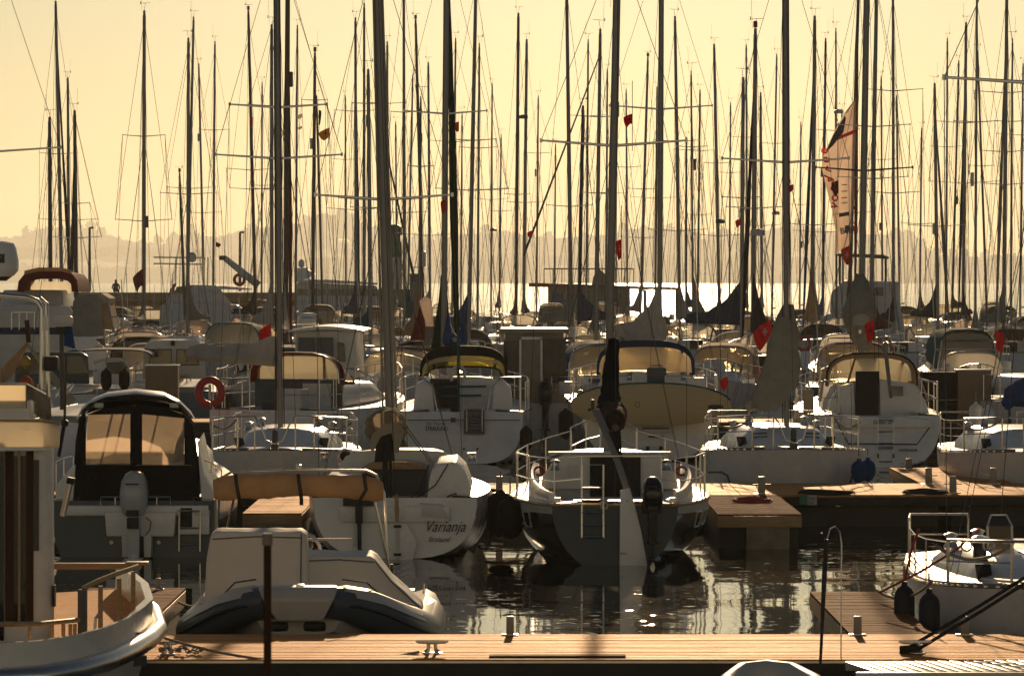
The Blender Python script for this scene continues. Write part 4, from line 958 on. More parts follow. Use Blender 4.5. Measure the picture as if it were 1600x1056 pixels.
# ------------------------------------------------------------------ the inflatable with its grey covers and tan canopy roll
def inflatable():
    d0 = 37.6; t = thing('inflatable_boat', 'grey inflatable boat under pale covers with a tan rolled canopy on poles', 'inflatable boat', ((472 - CX) / F * d0, d0, 0)); q = Qf(t)
    def side(s): return [Vector((s * x, y, z)) for x, y, z in ((.26, -.62, .71), (.44, -.48, .69), (.66, -.22, .60), (.88, .16, .46), (1.04, .6, .35), (1.13, 1.2, .27), (1.14, 3.0, .25), (1.12, 4.2, .25))]
    tb = MB()
    for s in (-1, 1): tb.tube(side(s), [.15, .17, .185, .20, .21, .215, .22, .12], 16)
    tube = tb.build('tube', 'hypalon', t); MB().add([], []) 
    for s in (-1, 1):
        P_ = side(s); MB().loft([[p + Vector((s * r * .78, -r * .55, r * .35)), p + Vector((s * r * .5, -r * .4, r * .85)), p + Vector((0, 0, r * 1.06)), p + Vector((-s * r * .6, .05, r * .86))] for p, r in zip(P_, (.12, .17, .20, .215, .22, .22, .22, .2))], False, False, False).build('tube_top', 'hypalon_pale', t)
        MB().tube([p + Vector((s * r * .8, -r * .62, -.02)) for p, r in zip(P_, (.12, .17, .20, .215, .22, .22, .22, .2))], .018, 6).build('rubbing_strip', 'rubber', t)
        MB().tube([p + Vector((-s * .02, -.02, .235 + .05 * math.sin(i * 2.2))) for i, p in enumerate(P_[1:])], .008, 5).build('grab_line', 'rope_dark', t)
    # moulded bow
    m = MB(); m.loft([[q(404, 913, d0 - .45), q(527, 913, d0 - .45), q(529, 917, d0 - .72), q(402, 917, d0 - .72)], [q(410, 935, d0 - .45), q(522, 935, d0 - .45), q(522, 936, d0 - .84), q(410, 936, d0 - .84)], [q(432, 969, d0 - .45), q(505, 969, d0 - .45), q(504, 970, d0 - .80), q(433, 970, d0 - .80)]])
    m.build('bow_moulding', 'hypalon_pale', t, bev=.03); MB().box(q(469, 918, d0 - .62), (.07, .2, .07)).build('bow_roller', 'steel', t, bev=.01)
    h = MB(); rings = []
    for y, w, zk in ((-.52, .42, .34), (0, .72, .1), (.8, .95, -.15), (2.2, 1.0, -.2), (4.0, 1.0, -.2)):
        zt_ = .56 if y < -.4 else .5 if y < .5 else .34; rings.append([Vector((-w, y, zt_)), Vector((-w * .8, y, lerp(zt_, zk, .6))), Vector((0, y, zk)), Vector((w * .8, y, lerp(zt_, zk, .6))), Vector((w, y, zt_))])
    h.loft(rings, False, False, False); o = len(h.v); h.v += [tuple(p) for p in rings[0]]; h.f.append(tuple(range(o, o + 5))); h.mi.append(0); h.build('hull', 'hypalon_pale', t)
    for px in (433, 492): MB().lathe(q(px, 978, d0 - .5), [(.02, -.11), (.05, -.1), (.055, 0), (.05, .1), (.02, .11)], 10, axis='X').build('rubber_pad', 'rubber', t)
    # covers
    def cover(pts, d, name, depth=1.0, bulge=.05, amp=.012):
        f = [q(x, y, d) for x, y in pts]; b = [p + Vector((0, depth, .03)) for p in f]; c = sum(f, Vector()) / len(f)
        mid = [p + Vector((0, -bulge, 0)) * .0 + (c - p) * .02 + Vector((0, -bulge, 0)) for p in f]
        return wrinkle(MB().loft([b, f, mid]).build(name, 'cover_grey', t, bev=.02), 5, amp, 3.2, d)
    cover([(330, 836), (338, 831), (470, 831), (479, 837), (482, 950), (330, 966), (318, 955), (323, 880)], d0 + .9, 'console_cover', .2, .025, .007)
    cover([(474, 868), (578, 869), (586, 874), (612, 905), (658, 948), (660, 960), (474, 975)], d0 + 1.1, 'seat_cover', .45, .03, .009)
    cover([(318, 930), (330, 945), (330, 970), (296, 962)], d0 + 1.0, 'side_cover', .4, .03, .01)
    for pts in ([(471, 833), (470, 900), (471, 948)], [(332, 842), (400, 838), (470, 840)], [(480, 876), (530, 874), (584, 878)], [(586, 876), (611, 908), (655, 948)]): MB().tube([q(x, y, d0 + (.86 if x < 475 else 1.04)) for x, y in pts], .007, 5).build('cover_seam', 'hypalon', t)
    MB().tube([q(480, 834, d0 + 2.2), q(490, 838, d0 + 2.2), q(499, 852, d0 + 2.2), q(503, 872, d0 + 2.2)], .02, 8).build('grab_arch', 'steel', t)
    # canopy roll on its poles
    e = d0 + 3.6; cl = MB(); rings = []
    N = 22
    for i in range(N + 1):
        u = i / N; px = lerp(335, 598, u); top = 741 + 5 * math.exp(-u * 14) + 9 * math.exp(-(1 - u) * 9); bot = 776 + 7 * math.exp(-u * 8) + 8 * math.exp(-(1 - u) * 10) + 1.5 * math.sin(u * 9)
        r = (bot - top) / 2 * e / F * (.75 if i in (0, N) else 1); c = q(px, (top + bot) / 2, e)
        rings.append([c + Vector((0, r * .62 * math.cos(a), r * math.sin(a) * (1.0 + .04 * math.sin(a * 3 + u * 20)))) for a in [2 * math.pi * k / 14 for k in range(14)]])
    wrinkle(cl.loft(rings).build('canopy_roll', 'cloth_tan', t), 3, .014, 4.5)
    f = MB(); f.tube([q(338, 905, e + .2), q(338, 765, e), q(345, 747, e + .15), q(362, 737, e + .15), q(470, 734, e + .15), q(572, 735, e + .15), q(588, 742, e + .15), q(600, 770, e + .1), q(607, 912, e + .2)], .016, 8)
    f.tube([q(342, 905, e + .5), q(352, 840, e + .4), q(366, 775, e + .1)], .014, 8); f.tube([q(613, 910, e + .1), q(598, 840, e), q(584, 775, e)], .016, 8); f.build('canopy_frame', 'steel', t)
    for px, sx in ((365, 6), (463, 5), (566, -6)): MB().loft([[q(px + a, y, e - .14 - .03 * math.sin(k * 1.05)), q(px + a + 6, y, e - .14 - .03 * math.sin(k * 1.05))] for k, (a, y) in enumerate(((0, 740), (1, 752), (3, 765), (sx, 780), (sx, 789)))], False, False, False).build('strap', 'black', t)
    MB().lathe(q(467, 735, e + .15), [(.028, 0), (.034, .02), (.032, .06), (.01, .07)], 10).build('stern_light', 'gelcoat', t)
    r = MB(); a = q(612, 897, e - .4)
    MB().box(a, (.03, .03, .22)).build('holder_block', 'black', t)
    for k in range(3): r.tube([a + Vector((.01, 0, .06 - k * .06)), a + Vector((.2, -.1, .14 - k * .06))], .009, 6)
    r.build('rod_holder', 'steel', t)
    g = MB(); g.tube([(-.3, 4.15, .5), (-.3, 4.15, 1.0), (.3, 4.15, 1.0), (.3, 4.15, .5)], .02, 6); g.box((0, 4.0, .42), (2.0, .3, .1)); g.build('stern_bench', 'gelcoat_old', t)
inflatable()

# ------------------------------------------------------------------ cabin cruiser with the black tent
def black_tent_cruiser():
    d0 = 53.; t = thing('cabin_cruiser', 'cabin cruiser with black cockpit tent, two clear panels and a white outboard motor', 'cabin cruiser', ((212 - CX) / F * d0, d0, 0)); q = Qf(t)
    HL = Hull(6.4, 2.42, .78, 1.25, .96, .35, -.25, .35, .8, 0, .9)
    HL.mesh(16, 9, None, .52).build('hull', ['gelcoat', 'slate_paint', 'gelcoat', 'slate_paint'], t)
    HL.deck(14, (.0, .5), .85, .35).build('deck', 'deck_white', t)
    m = MB(); m.box(q(214, 797, d0 - .06), (1.98, .14, .14)); m.build('transom_top', 'gelcoat', t, bev=.02)
    m = MB(); m.box(q(220, 818, d0 - .1), (.93, .2, .34), top=(1.06, 1)); m.build('motor_well', 'gelcoat', t, bev=.03)
    m = MB(); m.box(q(304, 815, d0 - .05), (.42, .14, .34)); m.build('boarding_platform', 'gelcoat', t, bev=.02); MB().box(q(291, 808, d0 - .125), (.16, .02, .26)).build('boarding_gate', 'dark_inside', t)
    # flared quarters
    for s, pts in ((-1, [(113, 800), (88, 800), (86, 760), (108, 735), (118, 725)]), (1, [(316, 800), (336, 800), (334, 770), (318, 740), (308, 690)])):
        MB().prism([q(x, y, d0 + .05) for x, y in pts], (0, 1.2, .1)).build('quarter', 'gelcoat', t, bev=.02)
    # tent
    out = [(116, 797), (116, 730), (118, 690), (123, 660), (134, 647), (160, 638), (210, 633), (262, 638), (288, 647), (300, 662), (306, 690), (312, 730), (312, 797)]
    back = [(120, 790), (122, 730), (126, 690), (132, 650), (142, 636), (165, 626), (210, 620), (256, 626), (280, 636), (290, 652), (296, 690), (300, 730), (300, 790)]
    w1, w2 = [(137, 648), (204, 646), (203, 725), (134, 724)], [(222, 647), (288, 653), (287, 726), (222, 726)]
    def ins(P_, e=0): return [q(x, y, d0 + .1 + e) for x, y in P_]
    A = ins(out); m = MB()
    # rear wall as strips round the two panels
    def strip(pl): m.prism(ins(pl), (0, .012, 0))
    strip([(116, 797), (116, 726), (212, 726), (212, 797)]); strip([(212, 797), (212, 727), (312, 727), (312, 797)]); strip([(116, 726), (118, 690), (123, 660), (134, 647.6), (134.2, 726)]); strip([(203.5, 726), (203.5, 640), (222, 640), (222, 726)])
    strip([(288, 726), (288, 650), (300, 662), (306, 690), (312, 727)]); strip([(134, 648), (160, 638), (203.5, 633.5), (203.5, 647)]); strip([(203.5, 640), (203.5, 633.5), (222, 633.2), (222, 640)]); strip([(222, 647), (222, 633.2), (262, 638), (289, 648), (289, 654)])
    tent = m.build('tent_back', 'cloth_black', t)
    MB().loft([A, [q(x, y, d0 + 2.2) for x, y in back]], False, False, False).build('tent_side', 'cloth_black', tent)
    for w in (w1, w2): MB().prism(ins(w, -.002), (0, .006, 0)).build('clear_panel', 'vinyl_pink', tent)
    MB().prism(ins([(268, 726), (276, 690), (285, 672), (288, 668), (287, 726)], .03), (0, .01, 0)).build('tent_flap', 'cloth_black', tent)
    MB().tube(ins([(135, 724), (150, 717), (203, 714)], .3), .01, 5).build('tent_batten', 'steel', tent)
    # roof rim
    rim = [(120, 655), (128, 640), (140, 630), (165, 620), (212, 615), (258, 620), (284, 632), (298, 646), (304, 656)]
    MB().loft([[q(x, y, d0 - .15) for x, y in rim], [q(x, y - 4, d0 - .05) for x, y in rim], [q(lerp(x, 212, .08), y - 8, d0 + 2.0) for x, y in rim], [q(lerp(x, 212, .08), y + 4, d0 + 2.0) for x, y in rim], [q(x, y + 9 - 3 * abs(x - 212) / 90, d0 + .05) for x, y in rim]], False, False, False).build('hardtop', 'gelcoat', t)
    for px in (155, 272): MB().box(q(px, 633, d0 - .05), (.12, .1, .07)).build('hardtop_bracket', 'gelcoat_old', t, bev=.015)
    cab = trunk(2.4, 4.6, .9, .72, .95, 1.15, .36, .3, .9).build('cabin', 'gelcoat', t)
    wnd = MB(); wnd.sheet([[q(138, 640, d0 + 2.3), q(284, 640, d0 + 2.3)], [q(132, 716, d0 + 2.9), q(290, 716, d0 + 2.9)]], .01); wnd.build('wind_screen', 'vinyl', t)
    for px in (168, 186, 240): MB().tube([q(px - 10, 722, d0 + 2.3), q(px + 8, 645, d0 + 2.3)], .018, 6).build('screen_frame', 'cloth_tan', t)
    # rails
    for s, pp in ((1, [(312, 716, .3), (330, 722, .8), (346, 735, 1.3)]), (-1, [(115, 713, .3), (100, 716, .9), (88, 722, 1.5)])):
        r = MB(); P_ = [q(x, y, d0 + e) for x, y, e in pp]; r.tube(P_, .012, 6)
        for p in P_: r.tube([p, p - Vector((0, 0, .32))], .01, 5)
        r.build('rail', 'steel', t)
    r = MB(); P_ = [q(157, 795, d0 - .05), q(158, 776, d0 - .05), q(266, 776, d0 - .05), q(268, 820, d0 - .05)]; r.tube(P_, .011, 6)
    for px in (180, 245): r.tube([q(px, 776, d0 - .05), q(px, 793, d0 - .05)], .009, 5)
    r.build('rail', 'steel', t)
    motor(t, q(212, 802, d0 - .12), 1.08, 'outboard_white', 'outboard_white')
    MB().tube([q(228, 808, d0 - .3), q(236, 815, d0 - .3), q(234, 828, d0 - .25), q(226, 838, d0 - .25)], .008, 5).build('cable', 'black', t)
    ladder(t, q(296, 797, d0 - .16), q(296, 861, d0 - .16), .29, 3, .011, rung0=.02, rung1=.84)
    m = MB()
    for px in (174, 248): m.lathe(q(px, 847, d0 - .02), [(.028, -.012), (.028, .012)], 12, axis='Y')
    m.build('drain_fitting', 'gelcoat', t)
    for px in (198, 232): MB().box(q(px, 852, d0 - .12), (.09, .3, .3), top=(1.2, 1)).build('trim_tab', 'gelcoat_old', t, bev=.01)
black_tent_cruiser()
# ------------------------------------------------------------------ small sloop with script name
def script_sloop():
    d0 = 52.7; t = thing('sailing_boat', 'white sloop with a script name and a tan sail furled on its boom', 'sailing boat', ((617 - CX) / F * d0, d0, 0)); q = Qf(t)
    HL = Hull(7.2, 2.62, .83, .95, .86, .3, .0, .62, .85, .12, .9)
    HL.mesh(20, 11).build('hull', ['gelcoat', 'antifoul', 'gelcoat', 'gelcoat'], t)
    HL.deck(18, (.0, .33), .78, .42, .05).build('deck', 'deck_white', t)
    # transom upper cut and coamings
    for s, px in ((1, 693), (-1, 528)):
        m = MB(); c = q(px, 752, d0 + .9); pts = [(665, 792), (672, 742), (683, 724), (712, 722), (726, 735), (737, 765), (722, 790)]
        if s < 0: pts = [(1234 - x, max(y, 748)) for x, y in pts]
        m.prism([q(x, y, d0 + .45) for x, y in pts], (0, 2.0, .02)).build('coaming', 'gelcoat', t, bev=.03)
    tr = MB(); tr.box(q(617, 803, d0 + .02), (1.5, .06, .22)); tr.build('transom_top', 'gelcoat', t, bev=.015)
    st = MB(); st.prism([q(656, 787, d0 - .01), q(692, 790, d0 - .01), q(705, 812, d0 - .01), q(658, 808, d0 - .01)], (0, .5, .05)); st.build('stern_step', 'gelcoat_old', t, bev=.01)
    b = trunk(2.5, 5.2, .98, .72, .86, .9, .5, .38, .7).build('cabin', 'gelcoat', t)
    pn = MB(); pn.prism([q(562, 800, d0 + 2.3), q(561, 733, d0 + 2.3), q(668, 733, d0 + 2.3), q(660, 800, d0 + 2.3)], (0, .05, 0)); pn.build('companionway', 'slate_paint', b)
    MB().prism([q(563, 733, d0 + 1.9), q(575, 725, d0 + 1.9), q(600, 721, d0 + 1.9), q(640, 721, d0 + 1.9), q(662, 727, d0 + 1.9), q(667, 733, d0 + 1.9)], (0, .5, 0)).build('hatch_cover', 'teak', b, bev=.01)
    # rudder
    rd = MB(); rd.prism([q(606, 822, d0 - .12), q(612, 817, d0 - .12), q(634, 817, d0 - .12), q(652, 846, d0 - .12), q(642, 885, d0 - .12), q(606, 885, d0 - .12)], (0, .05, 0)); r = rd.build('rudder', 'gelcoat', t, bev=.008)
    MB().tube([q(621, 885, d0 - .14), q(621, 815, d0 - .14)], .02, 8).build('rudder_post', 'gelcoat_old', r); MB().tube([q(621, 815, d0 - .14), q(620, 795, d0 - .14), q(619.5, 772, d0 - .1)], [.02, .03, .022], 8).build('tiller', 'teak', r)
    m = MB()
    for y in (822, 866): m.box(q(621, y, d0 - .15), (.1, .05, .035))
    m.build('pintle', 'black', r)
    # outboard bracket and hook on the port quarter
    m = MB(); m.box(q(561, 800, d0 - .1), (.1, .1, .3)); m.tube([q(561, 775, d0 - .1), q(562, 860, d0 - .1)], .028, 8); m.box(q(560, 783, d0 - .1), (.42, .08, .12)); m.tube([q(562, 855, d0 - .1), q(566, 862, d0 - .1), q(562, 868, d0 - .12), q(554, 866, d0 - .12), q(551, 862, d0 - .1)], .022, 7); m.build('motor_bracket', 'black', t, bev=.006)
    m = MB(); m.box(q(555, 835, d0 - .04), (.05, .04, .32)); m.build('bracket_plate', 'gelcoat_old', t)
    text('lettering', 'Varianja', q(662, 830, d0 - .008), .215, 'letter_dark', t, shear=.45, sx=.82); text('lettering', 'Stralsund', q(669, 846, d0 - .004), .1, 'letter_dark', t, shear=.45, sx=.78)
    # mast, boom with furled sail
    base = Vector((-.16, 3.5, 1.3)); top = W(588, -110, d0 + 3.5) - t.location
    bw = Vector((0, 7.0, .95))
    rig(t, base, top, .15, [(W(0, 312, d0 + 3.5).z, 1.0)], 1.05, fore=bw, back=Vector((0, .05, .9)), vane=False, flat=.75, taper=1)
    for dx in (-.11, .1): MB().tube([base + Vector((dx, -.05, 0)), vl(base, top, .97) + Vector((dx * .6, -.05, 0))], .016, 5).build('halyard', 'rope', t)
    e = d0 + .6; br = MB().tube([q(600, 672, d0 + 3.3), q(601, 690, e)], .06, 10).build('boom', 'alloy', t)
    g = []; 
    for i in range(10):
        u = i / 9; c = vl(q(603, 655, d0 + 3.2), q(603, 668, e - .02), u); r = .19 + .1 * u + .015 * math.sin(i * 2.7)
        g.append([c + Vector((r * 1.0 * math.cos(a) * (1 + .1 * math.sin(a * 5 + i)), 0, r * .8 * math.sin(a) * (1 + .08 * math.sin(a * 7 + i * 2)))) for a in [2 * math.pi * k / 20 for k in range(20)]])
    wrinkle(MB().loft(g, True, True, False).build('furled_sail', 'cloth_sand', br), 3, .03, 7)
    fl = MB()
    for pts in ([(575, 700), (582, 678), (600, 662), (620, 660), (632, 672), (612, 676), (595, 682), (583, 705)], [(612, 676), (632, 672), (622, 708), (616, 706)]): fl.prism([q(x, y, e - .12) for x, y in pts], (0, .14, 0))
    fl.build('sail_fold', 'cloth_sand', br); MB().prism([q(x, y, e - .04) for x, y in ((585, 722), (588, 690), (600, 678), (614, 677), (617, 720))], (0, .03, 0)).build('bag_opening', 'dark_inside', br)
    for k in range(4): MB().tube([c for c in [q(603 + 32 * math.cos(a), 664 + 26 * math.sin(a) * .9, e + .1 + k * .4) for a in [math.pi * (1.0 + i / 10) for i in range(11)]]], .011, 5).build('sail_tie', 'rope', br)
    rp = MB(); rr = random.Random(4)
    for k in range(7): rp.tube([q(601 + k * 1.6 + rr.uniform(-1, 1), 690, e - .06), q(600 + k * 2.1 + rr.uniform(-2, 2), 740 + rr.uniform(-9, 9), e - .08), q(602 + k * 1.5, 790 + rr.uniform(-25, 4), e - .06)], .013, 5)
    rp.build('hanging_rope', 'rope_dark', br)
    ms = MB(); 
    for k in (0, 5): ms.tube([q(630 + k, 666, e), q(672 + k * .8, 722, d0 + 1.1)], .01, 5)
    ms.build('mainsheet', 'rope', t)
    for s in (-1, 1): MB().lathe(Vector((s * 1.04, 1.5, 1.27)), [(.07, 0), (.055, .04), (.05, .09), (.065, .12)], 12).build('winch', 'steel', t)
    dl = MB(); dl.tube([q(670, 726, d0 + .5), q(655, 765, d0 + .42), q(640, 780, d0 + .4)], .008, 4); dl.tube([q(700, 725, d0 + .44), q(680, 758, d0 + .42), q(645, 782, d0 + .38)], .008, 4); dl.tube([q(697, 796, d0 + .1), q(700, 775, d0 + .2), q(715, 770, d0 + .5), q(748, 782, d0 + .9)], .012, 5); dl.build('sheet_rope', 'rope_dark', t)
script_sloop()

# ------------------------------------------------------------------ dark blue boat with the white lifted tiller and rudder
def dark_boat():
    d0 = 51.6; t = thing('sailing_boat', 'dark blue sailing boat with white rudder, raised tiller and black outboard motor', 'sailing boat', ((961 - CX) / F * d0, d0, 0)); q = Qf(t)
    HL = Hull(7.4, 2.78, .80, 1.05, .61, .35, -.12, .92, 1.0, .0, 1.0, wide=.36)
    HL.mesh(22, 12, (0, 23), .05).build('hull', ['navy_hull', 'antifoul', 'gelcoat_old', 'slate_paint'], t)
    HL.deck(20, (.06, .36), .72, .38, .05).build('deck', 'deck_white', t)
    MB().tube([HL.at(i / 20 * .97, -1, -.01, .0) for i in range(20, -1, -1)] + [HL.at(i / 20 * .97, 1, -.01, .0) for i in range(21)], .022, 6).build('toe_rail', 'teak', t)
    cab = trunk(2.9, 5.4, .98, .70, .86, .95, .50, .36, .7).build('cabin', 'gelcoat', t)
    y = 2.88
    MB().box((.08, y, 1.03), (.72, .03, .56)).build('companionway', 'dark_inside', cab); MB().box((-.52, y, 1.12), (.15, .02, .16)).build('locker_hatch', 'gelcoat_old', cab, bev=.004)
    MB().box((0, y - .02, 1.375), (1.75, .12, .03)).build('roof_edge', 'gelcoat', cab, bev=.01)
    for s in (-1, 1):
        g = [Vector((s * (.80 + .25 * math.sin(a * 1.4)), .5 + 2.3 * a / 1.57, .93 + .3 * (a / 1.57) ** 1.6)) for a in [1.57 * k / 9 for k in range(10)]]
        MB().loft([[p, p + Vector((s * .07, 0, .02)), Vector((p.x + s * .1, p.y, .82)), Vector((p.x - s * .03, p.y, .5))] for p in g], True).build('coaming', 'gelcoat', t)
        MB().tube([Vector((s * 1.0, 2.5, 1.14 + .06 * math.cos(a))) + Vector((.07 * math.sin(a), -.12, 0)) for a in [2 * math.pi * k / 10 for k in range(10)]], .02, 6, closed=True).build('rope_hank', 'rope_red', t)
        MB().lathe(Vector((s * .78, 2.2, 1.16)), [(.085, 0), (.06, .05), (.055, .10), (.075, .13), (.03, .15)], 14).build('winch', 'steel', t)
        MB().box(Vector((s * .5, 1.3, .5)), (.42, 2.3, .3)).build('cockpit_seat', 'deck_white', t, bev=.02)
        MB().box(Vector((s * .78, .12, .86)), (.09, .06, .07)).build('stern_cleat', 'steel', t)
        # outlined hull windows
        for k in range(3):
            tt = .14 + .075 * k; c = []
            for (du, dv) in ((0, -.14), (.052, -.15), (.058, -.36), (.012, -.35)):
                z = HL.z(tt) + dv; zk = HL.zk(tt + du); sn = ((HL.z(tt + du) - z) / (HL.z(tt + du) - zk)) ** (1 / HL.q); co = math.sqrt(max(0, 1 - sn * sn))
                c.append(Vector((s * (HL.b(tt + du) * co ** HL.p + .006), HL.y(tt + du), z)))
            MB().tube(c, .011, 5, closed=True).build('hull_window_frame', 'gelcoat_old', t)
    # rudder and tiller
    rd = MB(); rd.prism([q(969, 766, d0 - .16), q(984, 762, d0 - .14), q(992, 790, d0 - .14), q(1002, 830, d0 - .14), q(1011, 880, d0 - .14), q(1011, 892, d0 - .14), q(968, 892, d0 - .14)], (0, .045, 0)); r = rd.build('rudder', 'rudder_white', t, bev=.006)
    MB().loft([[q(x - 6, y, d0 - .1 + e), q(x + 6, y - 2, d0 - .1 + e), q(x + 6, y - 2, d0 - .05 + e), q(x - 6, y, d0 - .05 + e)] for x, y, e in ((984, 775, 0), (966, 722, .15), (946, 674, .4), (930, 640, .6))]).build('tiller', 'alloy', r, bev=.004)
    MB().loft([[q(x + 5, y, d0 - .14 + e), q(x + 9, y - 2, d0 - .14 + e), q(x + 9, y - 2, d0 - .1 + e), q(x + 5, y, d0 - .1 + e)] for x, y, e in ((984, 775, 0), (966, 722, .15), (946, 674, .4))]).build('tiller_edge', 'black', r)
    MB().box(q(926, 632, d0 + .55), (.05, .05, .14)).build('tiller_end', 'alloy_dark', r, bev=.01)
    text('lettering', 'RAN', q(969, 784, d0 - .15), .05, 'letter_dark', r, shear=.2); text('lettering', 'RAN', q(969, 866, d0 - .15), .04, 'letter_dark', r, shear=.2)
    ladder(t, q(926, 726, d0 - .05), q(926, 840, d0 - .1), .29, 5, .014, rung0=.32, rung1=.99)
    motor(t, q(1019, 795, d0 - .05), .8, 'black_gloss', 'black')
    MB().box(q(1018, 790, d0 - .02), (.26, .05, .2)).build('motor_pad', 'black', t, bev=.01)
    pl = MB(); pl.box(q(944, 789, d0 - .02), (.1, .03, .1)); pl.build('stern_plate', 'letter_pale', t); MB().box(q(944, 789, d0 - .042), (.05, .02, .05)).build('plate_mark', 'slate_paint', t)
    # rails
    r = MB(); e = [HL.at(.30, -1, .05), HL.at(.16, -1, .05), HL.at(.02, -1, .08), Vector((-.45, .0, .84)), Vector((.62, .0, .84)), HL.at(.02, 1, .08), HL.at(.16, 1, .05), HL.at(.30, 1, .05)]
    up = Vector((0, 0, .62)); r.tube([p + up for p in e], .011, 7)
    for p in e: r.tube([p, p + up], .010, 6)
    r.tube([p + up * .5 for p in e[:4]], .009, 5); r.tube([p + up * .5 for p in e[4:]], .009, 5); r.build('pushpit', 'steel', t)
    pulpit(t, HL, .62); lifelines(t, HL, .3, .86, 4, .58, .013)
    base = Vector((-.01, 4.0, 1.35)); top = W(966, -110, d0 + 4) - t.location
    rig(t, base, top, .115, [(W(0, 228, d0 + 4).z, 1.05), (W(0, 560, d0 + 4).z - 40, .0)][:1], 1.15, fore=Vector((0, 7.3, 1.08)), back=Vector((0, .1, .9)), vane=False, taper=1)
    # dark cover hanging round the mast, boom end with brown sail
    c = []
    for i in range(9):
        u = i / 8; cx = lerp(959, 950, u); w = lerp(9, 17.5, u ** 1.3) + .6 * math.sin(i * 2); yy = lerp(530, 642, u)
        m0 = q(cx, yy, d0 + 3.5 - 1.3 * u ** 2); rx = w * d0 * 1.05 / F; c.append([m0 + Vector((rx * math.cos(a), .10 * math.sin(a) - .02, .012 * math.sin(3 * a + i))) for a in [2 * math.pi * k / 16 for k in range(16)]])
    wrinkle(MB().loft(c).build('mast_cover', 'cloth_black', t), 3, .02, 4)
    bo = MB().tube([q(957, 655, d0 + 3.9), q(962, 668, d0 + .3)], .05, 8).build('boom', 'alloy_dark', t)
    s = []
    for i in range(8):
        u = i / 7; p = vl(q(956, 640, d0 + 3.6), q(961, 656, d0 + .45), u); rr = .13 + .03 * math.sin(u * 3 + .3); s.append([p + Vector((rr * math.cos(a), 0, rr * 1.05 * math.sin(a) * (1 + .12 * math.sin(5 * a + i)))) for a in [2 * math.pi * k / 16 for k in range(16)]])
    wrinkle(MB().loft(s).build('furled_sail', 'cloth_brown', bo), 3, .03, 6)
    MB().tube([q(960 + 12 * math.cos(a), 657 + 14 * math.sin(a), d0 + .4) for a in [2 * math.pi * k / 12 for k in range(12)]], .018, 6, closed=True).build('sail_tie', 'rope_dark', bo); MB().tube([q(965 + 6 * math.cos(a), 662 + 9 * math.sin(a), d0 + .34) for a in [2 * math.pi * k / 10 for k in range(10)]], .012, 6, closed=True).build('sail_tie', 'cloth_brown', bo)
    rp = MB()
    for k in range(5): rp.tube([q(958 + k * 2.5, 668, d0 + .35), q(955 + k * 4, 695 + 6 * k, d0 + .4), q(962 + k * 2, 725 - 5 * k, d0 + .5)], .015, 5)
    rp.build('hanging_rope', 'rope_dark', bo)
    MB().tube([q(968, 740, d0 + 2.8 + i * .02) + Vector((.02 * i, .0, .012 * math.sin(i * 1.9))) for i in range(16)], .018, 5).build('halyard_coil', 'rope_red', t)
dark_boat()

